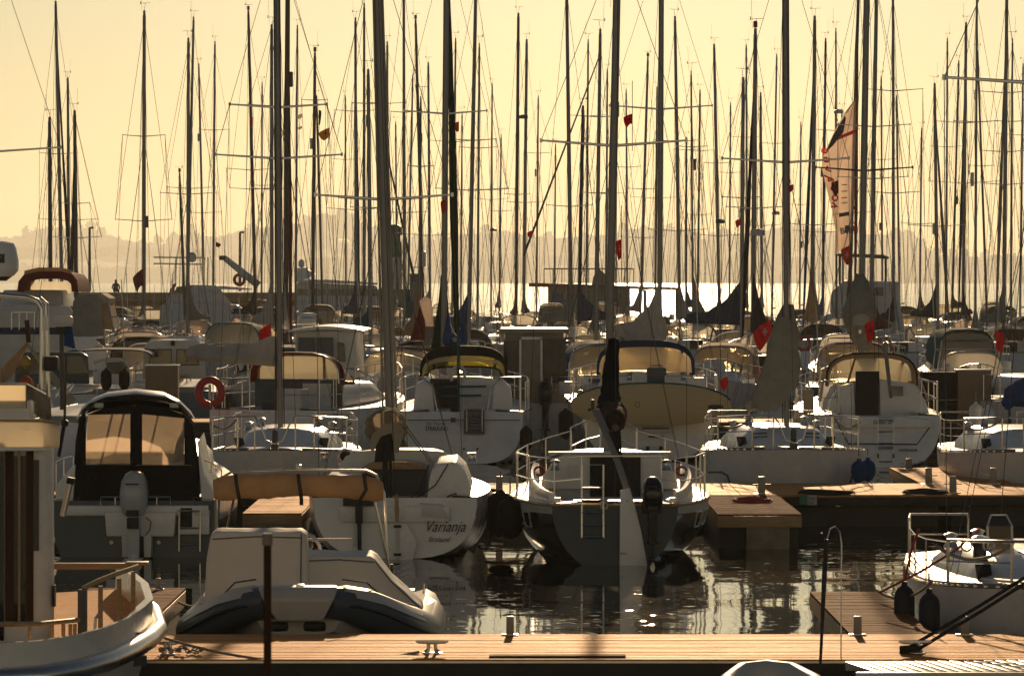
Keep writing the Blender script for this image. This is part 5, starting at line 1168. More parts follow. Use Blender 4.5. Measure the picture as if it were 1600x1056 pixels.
# ------------------------------------------------------------------ small boats lying bow towards the camera
def bow_boat(label, cx, dbow, L, B, fs, fb, mast=None, hatch=True, px_deck=0, fend=(), cov=None, graphic=False, rz=0., stripe_dots=True, cabh=.42, rail=.58):
    t = thing('sailing_boat', label, 'sailing boat', ((cx - CX) / F * (dbow + 2), dbow + L, 0), math.pi + R(rz))
    HL = Hull(L, B, fs, fb, .8, .3, -.05, .5, .9, .1, .35, wide=.52)
    HL.b = lambda tt, H0=HL: H0.B / 2 * ((H0.stern + (1 - H0.stern) * math.sin(tt / .52 * math.pi / 2)) if tt < .52 else max(.02, 1 - ((tt - .52) / .48) ** 3.2) ** .6)
    HL.mesh(30, 10).build('hull', ['gelcoat', 'antifoul_blue', 'gelcoat', 'gelcoat'], t)
    HL.deck(30, None, .05).build('deck', 'deck_white', t)
    tr = MB()
    for s in (-1, 1):
        P_ = [HL.at(.25 + .72 * i / 20, s, .02, .03) for i in range(21)]; tr.tube(P_, .022, 5)
    tr.build('toe_rail', 'alloy', t)
    for s in (-1, 1):
        dots = MB()
        for i in range(22): p = HL.at(.5 + .47 * i / 22, s, -.004, .02); dots.box(p, (.04, .04, .02))
        dots.tube([HL.at(.5 + .47 * i / 22, s, .004, .012) for i in range(22)], .008, 4)
        dots.build('toe_rail_fitting', 'steel', t)
    c = trunk(L * .25, L * .66, B * .36, B * .30, HL.z(.35), HL.z(.72), cabh, cabh * .86, .62, .68).build('cabin', 'gelcoat', t)
    for s in (-1, 1): MB().box((s * B * .275, L * .66 + .28, HL.z(.72) + cabh * .38), (.16, .025, .2), mat=Euler((R(-38), 0, R(-s * 18))).to_matrix()).build('window', 'dark_glass', c)
    fh = MB()
    fh.box((0, L * .66 - .25, HL.z(.7) + cabh * .9), (.55, .5, .05)); fh.build('fore_hatch', 'deck_white', c, bev=.015)
    if hatch:
        for s in (-1, 1):
            gv = MB()
            for k in range(4): gv.tube([Vector((s * .32, L * .66 + .2 + .085 * k, HL.z(.72) + cabh * (.72 - .15 * k))), Vector((s * .58, L * .66 + .18 + .085 * k, HL.z(.72) + cabh * (.72 - .15 * k) - .01))], .012, 4)
            gv.build('vent_groove', 'alloy_dark', c)
    for s in (-1, 1):
        for x_, y_, k_ in ((.5, .35, 1.), (.75, .30, .8)): MB().lathe(Vector((s * x_, L * y_, HL.z(.4) + cabh * k_)), [(.085, 0), (.06, .05), (.05, .1), (.08, .14), (.03, .16)], 12).build('winch', 'steel', t)
    bw = Vector((0, HL.y(.985), HL.z(.985))); ro = MB(); ro.box(bw + Vector((0, -.04, .05)), (.12, .22, .12)); ro.lathe(bw + Vector((0, -.08, .1)), [(.05, 0), (.05, .22), (.02, .25)], 10); ro.build('bow_fitting', 'alloy_dark', t)
    # split pulpit dipping in the middle
    m = MB(); h = rail; a = [HL.at(.80, -1, .05), HL.at(.90, -1, .04), HL.at(.955, -1, .05), HL.at(.98, -1, .02)]
    for s in (-1, 1):
        z = Vector((0, 0, h)); P_ = [HL.at(.78, s, .05) + z, HL.at(.88, s, .05) + z, HL.at(.94, s, .05) + z, Vector((s * .34, L - .16, HL.z(.97) + h)), Vector((s * .24, L - .12, HL.z(.97) + h * .75)), Vector((s * .14, L - .08, HL.z(.97) + .18)), Vector((0, L - .06, HL.z(.97) + .12))]
        m.tube(P_, .016, 8)
        for p in (P_[0], P_[2], P_[3]): m.tube([Vector((p.x, p.y, HL.z(.9))), p], .015, 6)
        m.tube([P_[0] - z * .45, P_[1] - z * .45, P_[2] - z * .45], .010, 5)
    m.build('pulpit', 'steel', t)
    lifelines(t, HL, .12, .78, 4, rail - .02, .010); pushpit(t, HL, rail)
    for s in (-1, 1): MB().tube(sag(HL.at(.94, s, .06) + Vector((0, 0, rail - .02)), HL.at(.72, s, .06) + Vector((0, 0, rail - .08)), .14, 8), .02, 5).build('loose_rope', 'rope', t)
    if graphic:
        for s in (-1, 1):
            g = MB(); P_ = [];
            for tt, dz in ((.86, -.62), (.855, -.42), (.82, -.36), (.74, -.36), (.68, -.36)):
                z = HL.z(tt) + dz; zk = HL.zk(tt); sn = min(1, ((HL.z(tt) - z) / (HL.z(tt) - zk)) ** (1 / HL.q)); co = math.sqrt(max(0, 1 - sn * sn)); P_.append(Vector((s * (HL.b(tt) * co ** HL.p + .004), HL.y(tt, (z - zk) / (HL.z(tt) - zk)) + .01, z)))
            g.tube(P_, .018, 5); g.build('hull_marking', 'letter_dark', t)
    dm = dbow + L - L * .56
    if mast:
        xt, yt, xb, w, sp = mast; X0 = t.location.x; inv = Matrix.Rotation(-t.rotation_euler.z, 3, 'Z'); y_ = L * .56
        ptop = W(xt, yt, dm); pb = W(xb, 500, dm); tl = inv @ Vector((ptop.x - X0, 0, 0)); bl = inv @ Vector((pb.x - X0, 0, 0))
        base = Vector((bl.x, y_, HL.z(.5) + cabh)); top = Vector((tl.x, y_, ptop.z))
        rig(t, base, top, w * dm / F, [(H + (HY - y) * dm / F, hs * dm / F) for y, hs in sp], B * .42, fore=bw, back=Vector((0, .05, fs)), vane=False, taper=1)
        for k in (-1, 1): MB().tube([base + Vector((k * w * dm / F * .7, .04, 0)), vl(base, top, .98) + Vector((k * w * dm / F * .5, .03, 0))], .009, 4).build('halyard', 'rope_dark', t)
        if cov:
            ld = inv @ Vector((cov[1], 1, 0)).normalized()
            boom_cover(t, base + Vector((0, 0, cov[2])) + ld * .12, base + Vector((0, 0, cov[2] + cov[4])) + ld * 2.6, cov[3], cov[0], w=.2)
    return t, HL
t, HL = bow_boat('small white bow-on boat behind the rolled tan canopy, two long spreaders on its mast', 440, 64.2, 6.6, 2.62, .82, .98, (432, -110, 438, 9, [(168, 76), (248, 99)]), cov=('cloth_white', -.9, 1.22, .42, .08), hatch=False)
LB, HB = bow_boat('white bow-on boat with a long grey sail cover slung beside its mast', 1228, 64.0, 6.8, 2.74, .85, 1.0, (1227, -110, 1229, 9, [(254, 99)]), graphic=True)
def hanging_cover():
    d = 67.3; q = Qf(LB); inv = Matrix.Rotation(-LB.rotation_euler.z, 3, 'Z')
    L = [(1223, 478), (1214, 500), (1203, 530), (1196, 560), (1184, 590), (1176, 622), (1172, 636)]; Rr = [(1238, 478), (1242, 500), (1244, 530), (1245, 560), (1243, 590), (1243, 598), (1210, 640)]
    rings = []
    for i, (a, b) in enumerate(zip(L, Rr)):
        A, B_ = q(a[0], a[1], d), q(b[0], b[1], d); c = (A + B_) / 2; h = (B_ - A) / 2; dep = max(.1, .22 * h.length + .05)
        rings.append([inv @ (c + h * math.cos(x) * (1 + .04 * math.sin(3 * x + i)) + Vector((0, dep * math.sin(x) - .2 - .2 * i / 6, 0))) for x in [2 * math.pi * k / 18 for k in range(18)]])
    wrinkle(MB().loft(rings).build('sail_cover', 'cloth_grey', LB), 4, .05, 2.6)
    MB().tube([inv @ q(1231, 604, d - .3), inv @ q(1170, 640, d + 1.4)], .05, 8).build('boom', 'alloy', LB); MB().tube([inv @ q(1228, 612, d - .3), inv @ q(1172, 634, d + 1.2)], .09, 8).build('furled_sail', 'cloth_sand', LB)
hanging_cover()
bow_boat('white bow-on boat cut off by the picture edge beyond the pale finger pier', 1608, 63.6, 6.4, 2.7, .85, .98, None, hatch=False)
bow_boat('white bow-on boat cut off by the picture edge behind the yacht, with one long spreader', -72, 64.0, 6.6, 2.6, .85, 1.0, (-60, -260, -72, 9, [(241, 160)]), hatch=False)
RB, RH = bow_boat('white bow-on boat beside the short finger with two navy fenders and red ropes', 1648, 36.9, 6.6, 2.62, .72, .84, (1650, -300, 1648, 20, [(132, 172)]), hatch=False, cabh=.3, rail=.46)
for px, py, d, h, lab in ((1413, 960, 38.6, .52, 'navy fender nearest the finger pier, on a red line'), (1452, 972, 37.7, .56, 'larger navy fender pressed against the white bow')):
    b = W(px, py, d); fender(lab, (b.x, b.y, .28), .46, .105, 'fender_dark', line=.2)
rope('mooring_rope', 'red mooring rope running from the winch over the white bow to the finger', [W(1530, 826, 39.5), W(1495, 858, 38.6), W(1440, 892, 38.2), W(1375, 925, 38.5)], .013, 'rope_red')
rope('mooring_rope', 'red rope hanging from the pulpit to the navy fender', [W(1436, 826, 38.6), W(1425, 855, 38.6), W(1414, 905, 38.6)], .013, 'rope_red')
rope('mooring_rope', 'white mooring rope looped between the finger end and the white bow', sag(W(1370, 922, 40.2), W(1456, 908, 37.6), .12), .014, 'rope')
t = thing('winch_block', 'stacked dark winch with a bright cap on the white bow boat', 'winch', W(1531, 868, 39.3)); MB().lathe((0, 0, -.06), [(.09, 0), (.07, .06), (.075, .2), (.1, .22)], 16).build('drum', 'black_gloss', t); MB().lathe((0, 0, .17), [(.1, 0), (.1, .02), (.03, .04)], 16).build('winch_cap', 'steel', t)
for i, px in enumerate((1510, 1545)):
    c = W(px, 852, 39.0) - t.location; MB().tube([c + Vector((.055 * math.cos(a), 0, .055 * math.sin(a))) for a in [2 * math.pi * k / 12 for k in range(12)]], .012, 6, closed=True).build('rope_wheel', 'steel', t)
t = thing('clear_hatch', 'clear plastic hood standing open on the white bow boat', 'hood', W(1563, 860, 40.2)); q = Qf(t)
g = [[q(1543, 862, 40.2), q(1582, 862, 40.2)], [q(1543, 822, 40.2), q(1581, 822, 40.2)], [q(1549, 805, 40.4), q(1572, 805, 40.4)]]; MB().sheet(g, .01).build('clear_pane', 'vinyl_smoke', t); MB().tube([g[0][0], g[1][0], g[2][0], g[2][1], g[1][1], g[0][1]], .014, 6).build('hood_frame', 'steel', t)
for px, py, d, lab, c in ((1342, 754, 64.2, 'blue fender between the white bow and the pale finger, in front', 'cloth_blue'), (1356, 752, 64.8, 'blue fender half hidden behind another blue fender', 'cloth_blue')):
    b = W(px, py, d); fender(lab, b, .36, .13, c, line=.2)
for px, py, d, h, r, lab in ((782, 838, 54.5, .62, .2, 'big black fender to the right of the script-named sloop'), (797, 842, 53.2, .55, .17, 'big black fender against the dark blue hull'), (822, 705, 79.5, .5, .13, 'black fender hanging on the starboard quarter of the teal-lettered yacht'), (884, 686, 82.0, .62, .16, 'large dark fender under the end of the surfboard')):
    b = W(px, py, d); fender(lab, b, h, r, 'cloth_black')
for px, py, d, lab in ((1525, 676, 84, 'white fender with black end beside the tan hut, leaning'), (1543, 682, 83.6, 'white fender with black end nearest the bow with the blue cover')):
    fender(lab, W(px, py, d), .62, .15, 'gelcoat')
# ------------------------------------------------------------------ yachts lying stern-to in the row behind
def teal_letter_yacht():
    d0 = 80.; t = thing('sailing_yacht', 'white yacht with teal lettering on its broad stern and a black sprayhood, yellow inside', 'sailing yacht', ((722 - CX) / F * d0, d0, 0)); q = Qf(t)
    HL = Hull(9.6, 2.95, 1.08, 1.3, .86, .35, .0, .5, .8, .22, 1.1)
    HL.mesh(20, 10, None, .03).build('hull', ['gelcoat', 'antifoul', 'gelcoat', 'gelcoat'], t); HL.deck(18, (.0, .3), .7, .62).build('deck', 'deck_white', t)
    m = MB(); m.box(q(722, 656, d0 - .03), (2.4, .03, .018)); m.build('seam', 'alloy_dark', t)
    for s, a, b in ((-1, 633, 700), (1, 752, 808)):
        MB().prism([q(a, 657, d0 + .25), q(a, 643, d0 + .25), q(b, 643, d0 + .25), q(b + (6 if s < 0 else -6), 657, d0 + .25)], (0, 2.4, .0)).build('coaming', 'gelcoat', t, bev=.02)
        MB().prism([q(x, y, d0 + 1.3) for x, y in ([(645, 645), (650, 600), (662, 594), (676, 604), (678, 645)] if s < 0 else [(768, 645), (772, 602), (786, 594), (798, 606), (802, 645)])], (0, 1.2, .0)).build('coaming', 'gelcoat', t, bev=.03)
    cab = trunk(2.9, 6.4, 1.02, .8, 1.1, 1.2, .62, .45, .9).build('cabin', 'gelcoat', t)
    MB().prism([q(x, y, d0 + 2.8) for x, y in ((672, 645), (672, 592), (716, 592), (716, 645))], (0, .06, 0)).build('companionway', 'dark_inside', cab)
    MB().prism([q(x, y, d0 + 2.8) for x, y in ((719, 645), (719, 600), (790, 600), (796, 645))], (0, .06, 0)).build('bulkhead', 'gelcoat', cab)
    for y, x0, x1 in ((603, 680, 760), (617, 680, 752)): MB().prism([q(x0, y, d0 + 2.6), q(x1, y - 1, d0 + 2.6), q(x1, y + 2, d0 + 2.6), q(x0, y + 3, d0 + 2.6)], (0, .05, 0)).build('teal_bar', 'cloth_teal', cab)
    h = spray_hood(t, 2.6, .92, 1.78, .62, 'cloth_black', .5, 1.0, 'vinyl_yellow')
    A = hoop(2.58, .90, 1.72, .47); B_ = hoop(2.58, .86, 1.72, .37); MB().sheet([A, B_], .012).build('clear_strip', 'vinyl', h)
    MB().sheet([hoop(2.56, .95, 1.72, .70), hoop(2.57, .91, 1.72, .49)], .02).build('hood_valance', 'cloth_black', h)
    for s in (-1, 1):
        P_ = [Vector((s * 1.22, 1.4, 1.1)), Vector((s * 1.22, 1.4, 1.78)), Vector((s * 1.2, .3, 1.8)), Vector((s * .8, .12, 1.8)), Vector((s * .62, .12, 1.6)), Vector((s * .52, .12, 1.1))]
        MB().tube(P_, .017, 8).build('pushpit', 'steel', t); MB().tube([Vector((s * 1.2, .3, 1.8)), Vector((s * 1.2, .3, 1.1))], .015, 6).build('pushpit', 'steel', t)
    MB().prism([q(x, y, d0 - .01) for x, y in ((725, 678), (725, 640), (757, 640), (757, 678))], (0, .04, 0)).build('ladder_recess', 'alloy_dark', t)
    ladder(t, q(741, 638, d0 - .05), q(741, 674, d0 - .05), .32, 4, .016, rung0=.05, rung1=.9)
    MB().box(q(708, 656, d0 - .02), (.1, .05, .1)).build('stern_light_box', 'alloy_dark', t)
    text('lettering', 'SSv Hansa', q(665, 664, d0 - .02), .105, 'letter_teal', t, sx=.95); text('lettering', 'STRALSUND', q(665, 672, d0 - .02), .115, 'letter_teal', t, bold=.003, sx=.72)
    MB().tube([q(717, 640, d0 + .3), q(716, 545, d0 + .5), q(715, 515, d0 + .6)], [.03, .03, .02], 8).build('backstay_tube', 'cloth_teal', t)
    MB().tube([q(706, 595, d0 + .8), q(704, 580, d0 + .8), q(711, 573, d0 + .8), q(722, 573, d0 + .8), q(728, 580, d0 + .8), q(724, 597, d0 + .8)], .03, 7).build('horseshoe_buoy', 'gelcoat_old', t)
    for px in (725, 746): MB().lathe(q(px, 701, d0 + .0), [(.025, -.015), (.025, .01)], 10, axis='Y').build('drain_fitting', 'alloy_dark', t)
    dm = d0 + 5.2; base = Vector((W(693, 545, dm).x - t.location.x, 5.2, 1.75)); top = W(698, -110, dm) - t.location
    fo = Vector((0, 9.5, 1.3)); rig(t, base, top, .135, [(W(0, 178, dm).z, .92)], 1.25, fore=fo, back=Vector((0, .1, 1.1)), vane=False, taper=1)
    foresail(t, fo + Vector((-.22, -.1, .3)), vl(fo, top, .97), 'cloth_green', .07)
    gs = MB(); gs.sheet([[q(x0, y, dm + .6 + .1 * math.sin(k)), q((x0 + x1) / 2, y, dm + .35), q(x1, y, dm + .6)] for k, (x0, x1, y) in enumerate(((690, 697, 430), (686, 699, 470), (680, 702, 510), (674, 705, 545)))], .03); gs.build('sail_bag', 'cloth_green', t)
    boom_cover(t, base + Vector((.1, -.2, .75)), base + Vector((.28, -2.2, .8)), .75, 'cloth_blue', w=.16)
    lifelines(t, HL, .16, .86, 4, .6, .012); pulpit(t, HL)
teal_letter_yacht()

def surfboard_yacht():
    d0 = 81.5; t = thing('sailing_yacht', 'white yacht with dark sprayhood and wide clear window, behind the lashed paddle board', 'sailing yacht', ((1015 - CX) / F * d0, d0, 0)); q = Qf(t)
    HL = Hull(10.2, 3.35, 1.15, 1.4, .86, .35, .03, .55, .85, .3, 1.2)
    HL.mesh(20, 10).build('hull', ['gelcoat', 'antifoul', 'gelcoat', 'gelcoat'], t); HL.deck(18, (.0, .3), .8, .7).build('deck', 'deck_white', t)
    cab = trunk(2.6, 6.6, 1.15, .85, 1.2, 1.3, .6, .45, .9).build('cabin', 'gelcoat', t)
    MB().prism([q(x, y, d0 + 2.4) for x, y in ((955, 640), (962, 590), (1100, 590), (1110, 640))], (0, .06, 0)).build('bulkhead', 'gelcoat', cab)
    h = spray_hood(t, 2.3, 1.06, 1.78, .72, 'cloth_navy', .45, 1.0, 'vinyl_amber', skirt=.35)
    MB().sheet([hoop(2.27, 1.08, 1.76, .76), hoop(2.28, 1.03, 1.76, .62)], .02).build('hood_valance', 'cloth_navy', h); MB().sheet([hoop(2.9, .99, 1.6, .80), [Vector((p.x, 2.9, 1.5)) for p in hoop(2.9, .99, 1.6, .80)]], .006).build('window', 'vinyl_amber', h)
    MB().box(q(1026, 588, d0 + .8), (.42, .2, .38)).build('instrument_pod', 'slate_paint', t, bev=.04); MB().tube([q(1013, 580, d0 + .75), q(1016, 571, d0 + .75), q(1034, 571, d0 + .75), q(1038, 580, d0 + .75)], .015, 6).build('pod_rail', 'steel', t)
    for px in (984, 1068): MB().lathe(q(px, 594, d0 + 1.2), [(.09, 0), (.06, .05), (.055, .13), (.08, .17), (.03, .19)], 12).build('winch', 'steel', t)
    sl = MB(); sl.box(q(1025, 669, d0 - .0), (.66, .03, .2)); sl.build('stern_locker', 'gelcoat_old', t, bev=.01)
    for y, w in ((669, .58), (682, .32)): MB().box(q(1025, y, d0 - .03), (w, .02, .03)).build('locker_slot', 'dark_inside', t)
    MB().box(q(1021, 700, d0 - .01), (.46, .02, .1)).build('vent_plate', 'gelcoat_old', t, bev=.01)
    for px in (1012, 1033): MB().lathe(q(px, 700, d0 - .03), [(.045, -.02), (.045, .02)], 12, axis='Y').build('vent', 'black', t)
    pushpit(t, HL, .65); lifelines(t, HL, .12, .86, 5, .62, .013); pulpit(t, HL)
    dm = d0 + 5.5; base = Vector((W(1030, 500, dm).x - t.location.x, 5.5, 1.8)); top = W(1034, -110, dm) - t.location
    rig(t, base, top, .125, [(W(0, 171, dm).z, 1.16)], 1.4, fore=Vector((0, 10, 1.4)), back=Vector((0, .1, 1.1)), vane=False, taper=1)
    pk = W(1025, 448, dm).z - W(0, 525, dm).z
    boom_cover(t, Vector((base.x, 5.35, W(0, 528, dm).z)), Vector((base.x - .95, 2.6, W(0, 530, dm - 3).z)), pk + .15, 'cloth_white', w=.26, curve=2.2, tail=.34)
    MB().tube([q(1034, 500, dm - .3), q(1036, 520, dm - .4), q(1022, 545, dm - .6)], [.09, .12, .1], 8).build('furled_sail', 'cloth_white', t)
    # the board, strapped outside the pushpit
    b = thing('surfboard', 'long wooden paddle board lashed on edge across the yacht stern', 'paddle board', W(1017, 632, d0 - .35)); N = 28; out = []
    for i in range(N):
        a = 2 * math.pi * i / N; ex = math.copysign(abs(math.cos(a)) ** .85, math.cos(a)); ez = math.copysign(abs(math.sin(a)) ** .92, math.sin(a)); out.append((ex, ez))
    Lh = 127 * (d0 - .35) / F; Hh = 33 * (d0 - .35) / F
    rg = [[Vector((x * Lh * s, y, z * Hh * s - .0 * x - .03 * x * x)) for x, z in out] for y, s in ((-.06, .93), (-.045, .985), (0, 1), (.045, .985), (.06, .93))]
    MB().loft(rg).build('board', 'sup_board', b, bev=0)
    top_ = [p + Vector((0, -.02, .008)) for p in rg[2][1:13]]; MB().tube(top_, .022, 6).build('board_edge', 'cloth_teal', b)
    c = W(1118, 636, d0 - .42) - b.location; MB().loft([[c + Vector((.16 * math.copysign(abs(math.cos(a)) ** .5, math.cos(a)), y, .05 * math.copysign(abs(math.sin(a)) ** .6, math.sin(a)))) for a in [2 * math.pi * k / 16 for k in range(16)]] for y in (-.012, .01)]).build('carry_handle', 'black', b, bev=.004)
    MB().lathe(W(921, 640, d0 - .42) - b.location, [(.035, -.01), (.035, .01)], 12, axis='Y').build('board_plug', 'cloth_teal', b)
    mk = MB(); c = W(996, 632, d0 - .425) - b.location; mk.tube([c + Vector((.05 * math.cos(a), 0, .06 * math.sin(a))) for a in [2 * math.pi * k / 14 for k in range(14)]], .005, 4, closed=True); mk.build('board_mark', 'paint_red', b)
surfboard_yacht()

def seam_stern_yacht():
    d0 = 78.6; t = thing('sailing_yacht', 'white yacht with tan-windowed sprayhood, dark companionway and a black seam across its stern', 'sailing yacht', ((1376 - CX) / F * d0, d0, 0)); q = Qf(t)
    HL = Hull(9.4, 2.98, 1.05, 1.28, .84, .35, .0, .58, .85, .35, 1.1)
    HL.mesh(20, 11).build('hull', ['gelcoat', 'antifoul', 'gelcoat', 'gelcoat'], t); HL.deck(18, (.0, .28), .8, .6).build('deck', 'deck_white', t)
    sm = MB(); P_ = [q(x, y, d0 - .04) for x, y in ((1308, 660), (1325, 693), (1433, 694), (1452, 668))]; sm.tube(P_, .014, 4); sm.build('seam', 'black', t)
    tp = MB(); tp.prism([q(x, y, d0 + .2) for x, y in ((1302, 668), (1306, 655), (1340, 651), (1410, 651), (1452, 656), (1460, 668))], (0, .18, .02)); tp.build('transom_top', 'gelcoat', t, bev=.02)
    for s, pts in ((-1, [(1292, 655), (1298, 625), (1312, 604), (1334, 598), (1338, 655)]), (1, [(1374, 655), (1374, 592), (1430, 600), (1446, 625), (1455, 655)])):
        MB().prism([q(x, y, d0 + 1.9) for x, y in pts], (0, 1.5, .0)).build('coaming', 'gelcoat', t, bev=.03)
    cab = trunk(2.6, 6.2, 1.0, .8, 1.05, 1.2, .62, .45, .9).build('cabin', 'gelcoat', t)
    MB().prism([q(x, y, d0 + 1.85) for x, y in ((1337, 652), (1337, 580), (1374, 580), (1372, 652))], (0, .05, 0)).build('companionway', 'dark_inside', cab)
    MB().prism([q(x, y, d0 + 1.8) for x, y in ((1392, 618), (1392, 603), (1411, 603), (1411, 618))], (0, .03, 0)).build('window', 'dark_glass', cab)
    h = spray_hood(t, 2.0, .92, 1.68, .58, 'cloth_tan', .45, .95, 'vinyl', skirt=.3); MB().sheet([hoop(2.6, .86, 1.62, .58), [Vector((p.x, 2.7, 1.62)) for p in hoop(2.6, .86, 1.62, .58)]], .006).build('window', 'vinyl', h)
    MB().sheet([hoop(1.98, .96, 1.6, .68), hoop(1.99, .90, 1.6, .60)], .02).build('hood_valance', 'cloth_tan', h); MB().tube(hoop(1.96, .96, 1.62, .68), .022, 6).build('hood_frame', 'black', h)
    for s in (-1, 1): MB().loft([[Vector((s * .93, 2.1, 2.05)), Vector((s * .96, 2.2, 2.05))], [Vector((s * 1.1, 1.4, 1.3)), Vector((s * 1.16, 1.5, 1.3))]], False, False, False).build('hood_side', 'cloth_tan', h)
    for k in (-1, 1): MB().tube([Vector((k * .33, 2.0, 2.24)), Vector((k * .45, 2.6, 1.65))], .025, 6).build('hood_seam', 'cloth_tan', h)
    text('lettering', 'Dehler 32', q(1364, 662, d0 - .045), .095, 'letter_dark', t, shear=.3, bold=.002); text('lettering', 'SAPERNOIR', q(1404, 705, d0 - .03), .075, 'letter_dark', t, bold=.002)
    ladder(t, q(1384, 652, d0 - .06), q(1384, 693, d0 - .06), .32, 3, .013, rung0=.1, rung1=.98); ladder(t, q(1384, 698, d0 - .02), q(1384, 722, d0 - .02), .3, 2, .013, rung0=.1, rung1=.95)
    for px in (1372, 1396): MB().box(q(px, 712, d0 - .03), (.035, .02, .09)).build('ladder_clip', 'black', t)
    MB().box(q(1263, 627, d0 + 1.2), (.22, .12, .5)).build('cushion', 'cloth_sand', t, bev=.02)
    for s in (-1, 1):
        r = MB(); P_ = [HL.at(.16, s, .05), HL.at(.02, s, .05), Vector((s * .85, .15, 1.1))]; z = Vector((0, 0, .68)); r.tube([p + z for p in P_], .016, 7); r.tube([p + z * .5 for p in P_], .011, 6)
        for p in P_: r.tube([p, p + z], .014, 6)
        r.build('pushpit', 'steel', t)
    lifelines(t, HL, .16, .86, 5, .62, .012); pulpit(t, HL)
    dm = d0 + 5.0; base = Vector((W(1344, 480, dm).x - t.location.x, 5.0, 1.7)); top = W(1356, -110, dm) - t.location
    rig(t, base, top, .14, [(W(0, 267, dm).z, 1.05)], 1.25, fore=Vector((0, 9.3, 1.28)), back=Vector((0, .1, 1.05)), vane=False, taper=1, tip_mat='alloy_dark')
    # bundled sail and cover seen end-on on the boom
    sec = [(1345, 432, 5), (1345, 448, 11), (1343, 468, 20), (1342, 488, 25), (1344, 508, 22), (1347, 526, 14), (1350, 545, 7)]
    rings = []
    for x, y, w in sec:
        c = q(x, y, dm - .5 - .5 * math.sin((y - 430) / 115 * 3.1)); rx = w * dm / F; rings.append([c + Vector((rx * math.cos(a) * (1 + .07 * math.sin(5 * a + y)), .28 * math.sin(a), .05 * math.sin(3 * a + y * .1))) for a in [2 * math.pi * k / 22 for k in range(22)]])
    wrinkle(MB().loft(rings).build('sail_cover', 'cloth_grey', t), 3, .04, 4)
    bm_ = MB().tube([q(1344, 520, dm - .1), q(1346, 512, d0 + .8)], .055, 8).build('boom', 'alloy', t)
    MB().loft([[c + Vector((.17 * math.cos(a) * (1 + .1 * math.sin(6 * a + i)), 0, .13 * math.sin(a))) for a in [2 * math.pi * k / 16 for k in range(16)]] for i, c in enumerate([vl(q(1344, 505, dm - .3), q(1346, 500, d0 + 1), u / 5) for u in range(6)])]).build('furled_sail', 'cloth_white', bm_)
    MB().tube([q(1392, 620, d0 + .9), q(1384, 555, d0 + 1.6), q(1380, 540, d0 + 1.7)], .04, 6).build('mainsheet', 'cloth_grey', t)
seam_stern_yacht()

def tan_hood_boat():
    d0 = 77.; t = thing('sailing_boat', 'white boat with a tan framed sprayhood of four clear panes and a bright foredeck', 'sailing boat', ((408 - CX) / F * d0, d0, 0), R(-17)); q0 = Qf(t); inv = Matrix.Rotation(R(17), 3, 'Z')
    q = lambda x, y, d: inv @ q0(x, y, d)
    HL = Hull(8.4, 2.75, 1.22, 1.35, .86, .35, .0, .6, .85, .2, .8)
    HL.mesh(20, 10).build('hull', ['gelcoat', 'antifoul', 'gelcoat', 'gelcoat'], t); HL.deck(18, (.0, .25), .75, .75).build('deck', 'deck_white', t)
    cab = trunk(2.2, 5.2, .98, .75, 1.25, 1.3, .5, .38, .8).build('cabin', 'gelcoat', t)
    MB().box((.0, 2.17, 1.42), (1.9, .05, .75)).build('bulkhead', 'slate_paint', cab); MB().box((.42, 2.13, 1.4), (.62, .03, .62)).build('companionway', 'gelcoat_old', cab); MB().box((-.1, 2.13, 1.35), (.35, .03, .5)).build('window', 'dark_glass', cab)
    h = spray_hood(t, 1.9, .98, 1.72, .62, 'cloth_maroon', .35, .9, 'vinyl', skirt=.3)
    fr = MB(); A = hoop(2.26, .95, 1.70, .60, 24)
    for k in (3, 9, 15, 21): fr.tube([A[k], Vector((A[k].x * 1.02, 2.26, 1.72))], .03, 5)
    fr.tube(A, .035, 6); fr.tube([Vector((-.97, 2.26, 1.7)), Vector((.97, 2.26, 1.7))], .035, 6); fr.build('window_frame', 'cloth_tan', h)
    MB().sheet([A, [Vector((p.x, 2.26, 1.71)) for p in A]], .006).build('window', 'vinyl', h)
    pushpit(t, HL, .62); pulpit(t, HL, .62); lifelines(t, HL, .12, .86, 5, .62, .013)
    MB().box((.3, 1.0, 1.35), (.55, .5, .55)).build('cockpit_table', 'gelcoat_old', t, bev=.03)
    dm = d0
    b = thing('lifebuoy', 'red horseshoe lifebuoy on the stern rail of the boat with the tan framed sprayhood', 'lifebuoy', W(328, 613, d0 - .3))
    MB().tube([Vector((.23 * math.cos(a), 0, .25 * math.sin(a))) for a in [R(-78 + 350 * k / 24) for k in range(25)]], [.06] + [.075] * 23 + [.06], 12).build('buoy_ring', 'lifebuoy_red', b)
    MB().box((.0, .0, .0), (.06, .05, .32)).build('buoy_light', 'gelcoat_old', b, bev=.01)
tan_hood_boat()

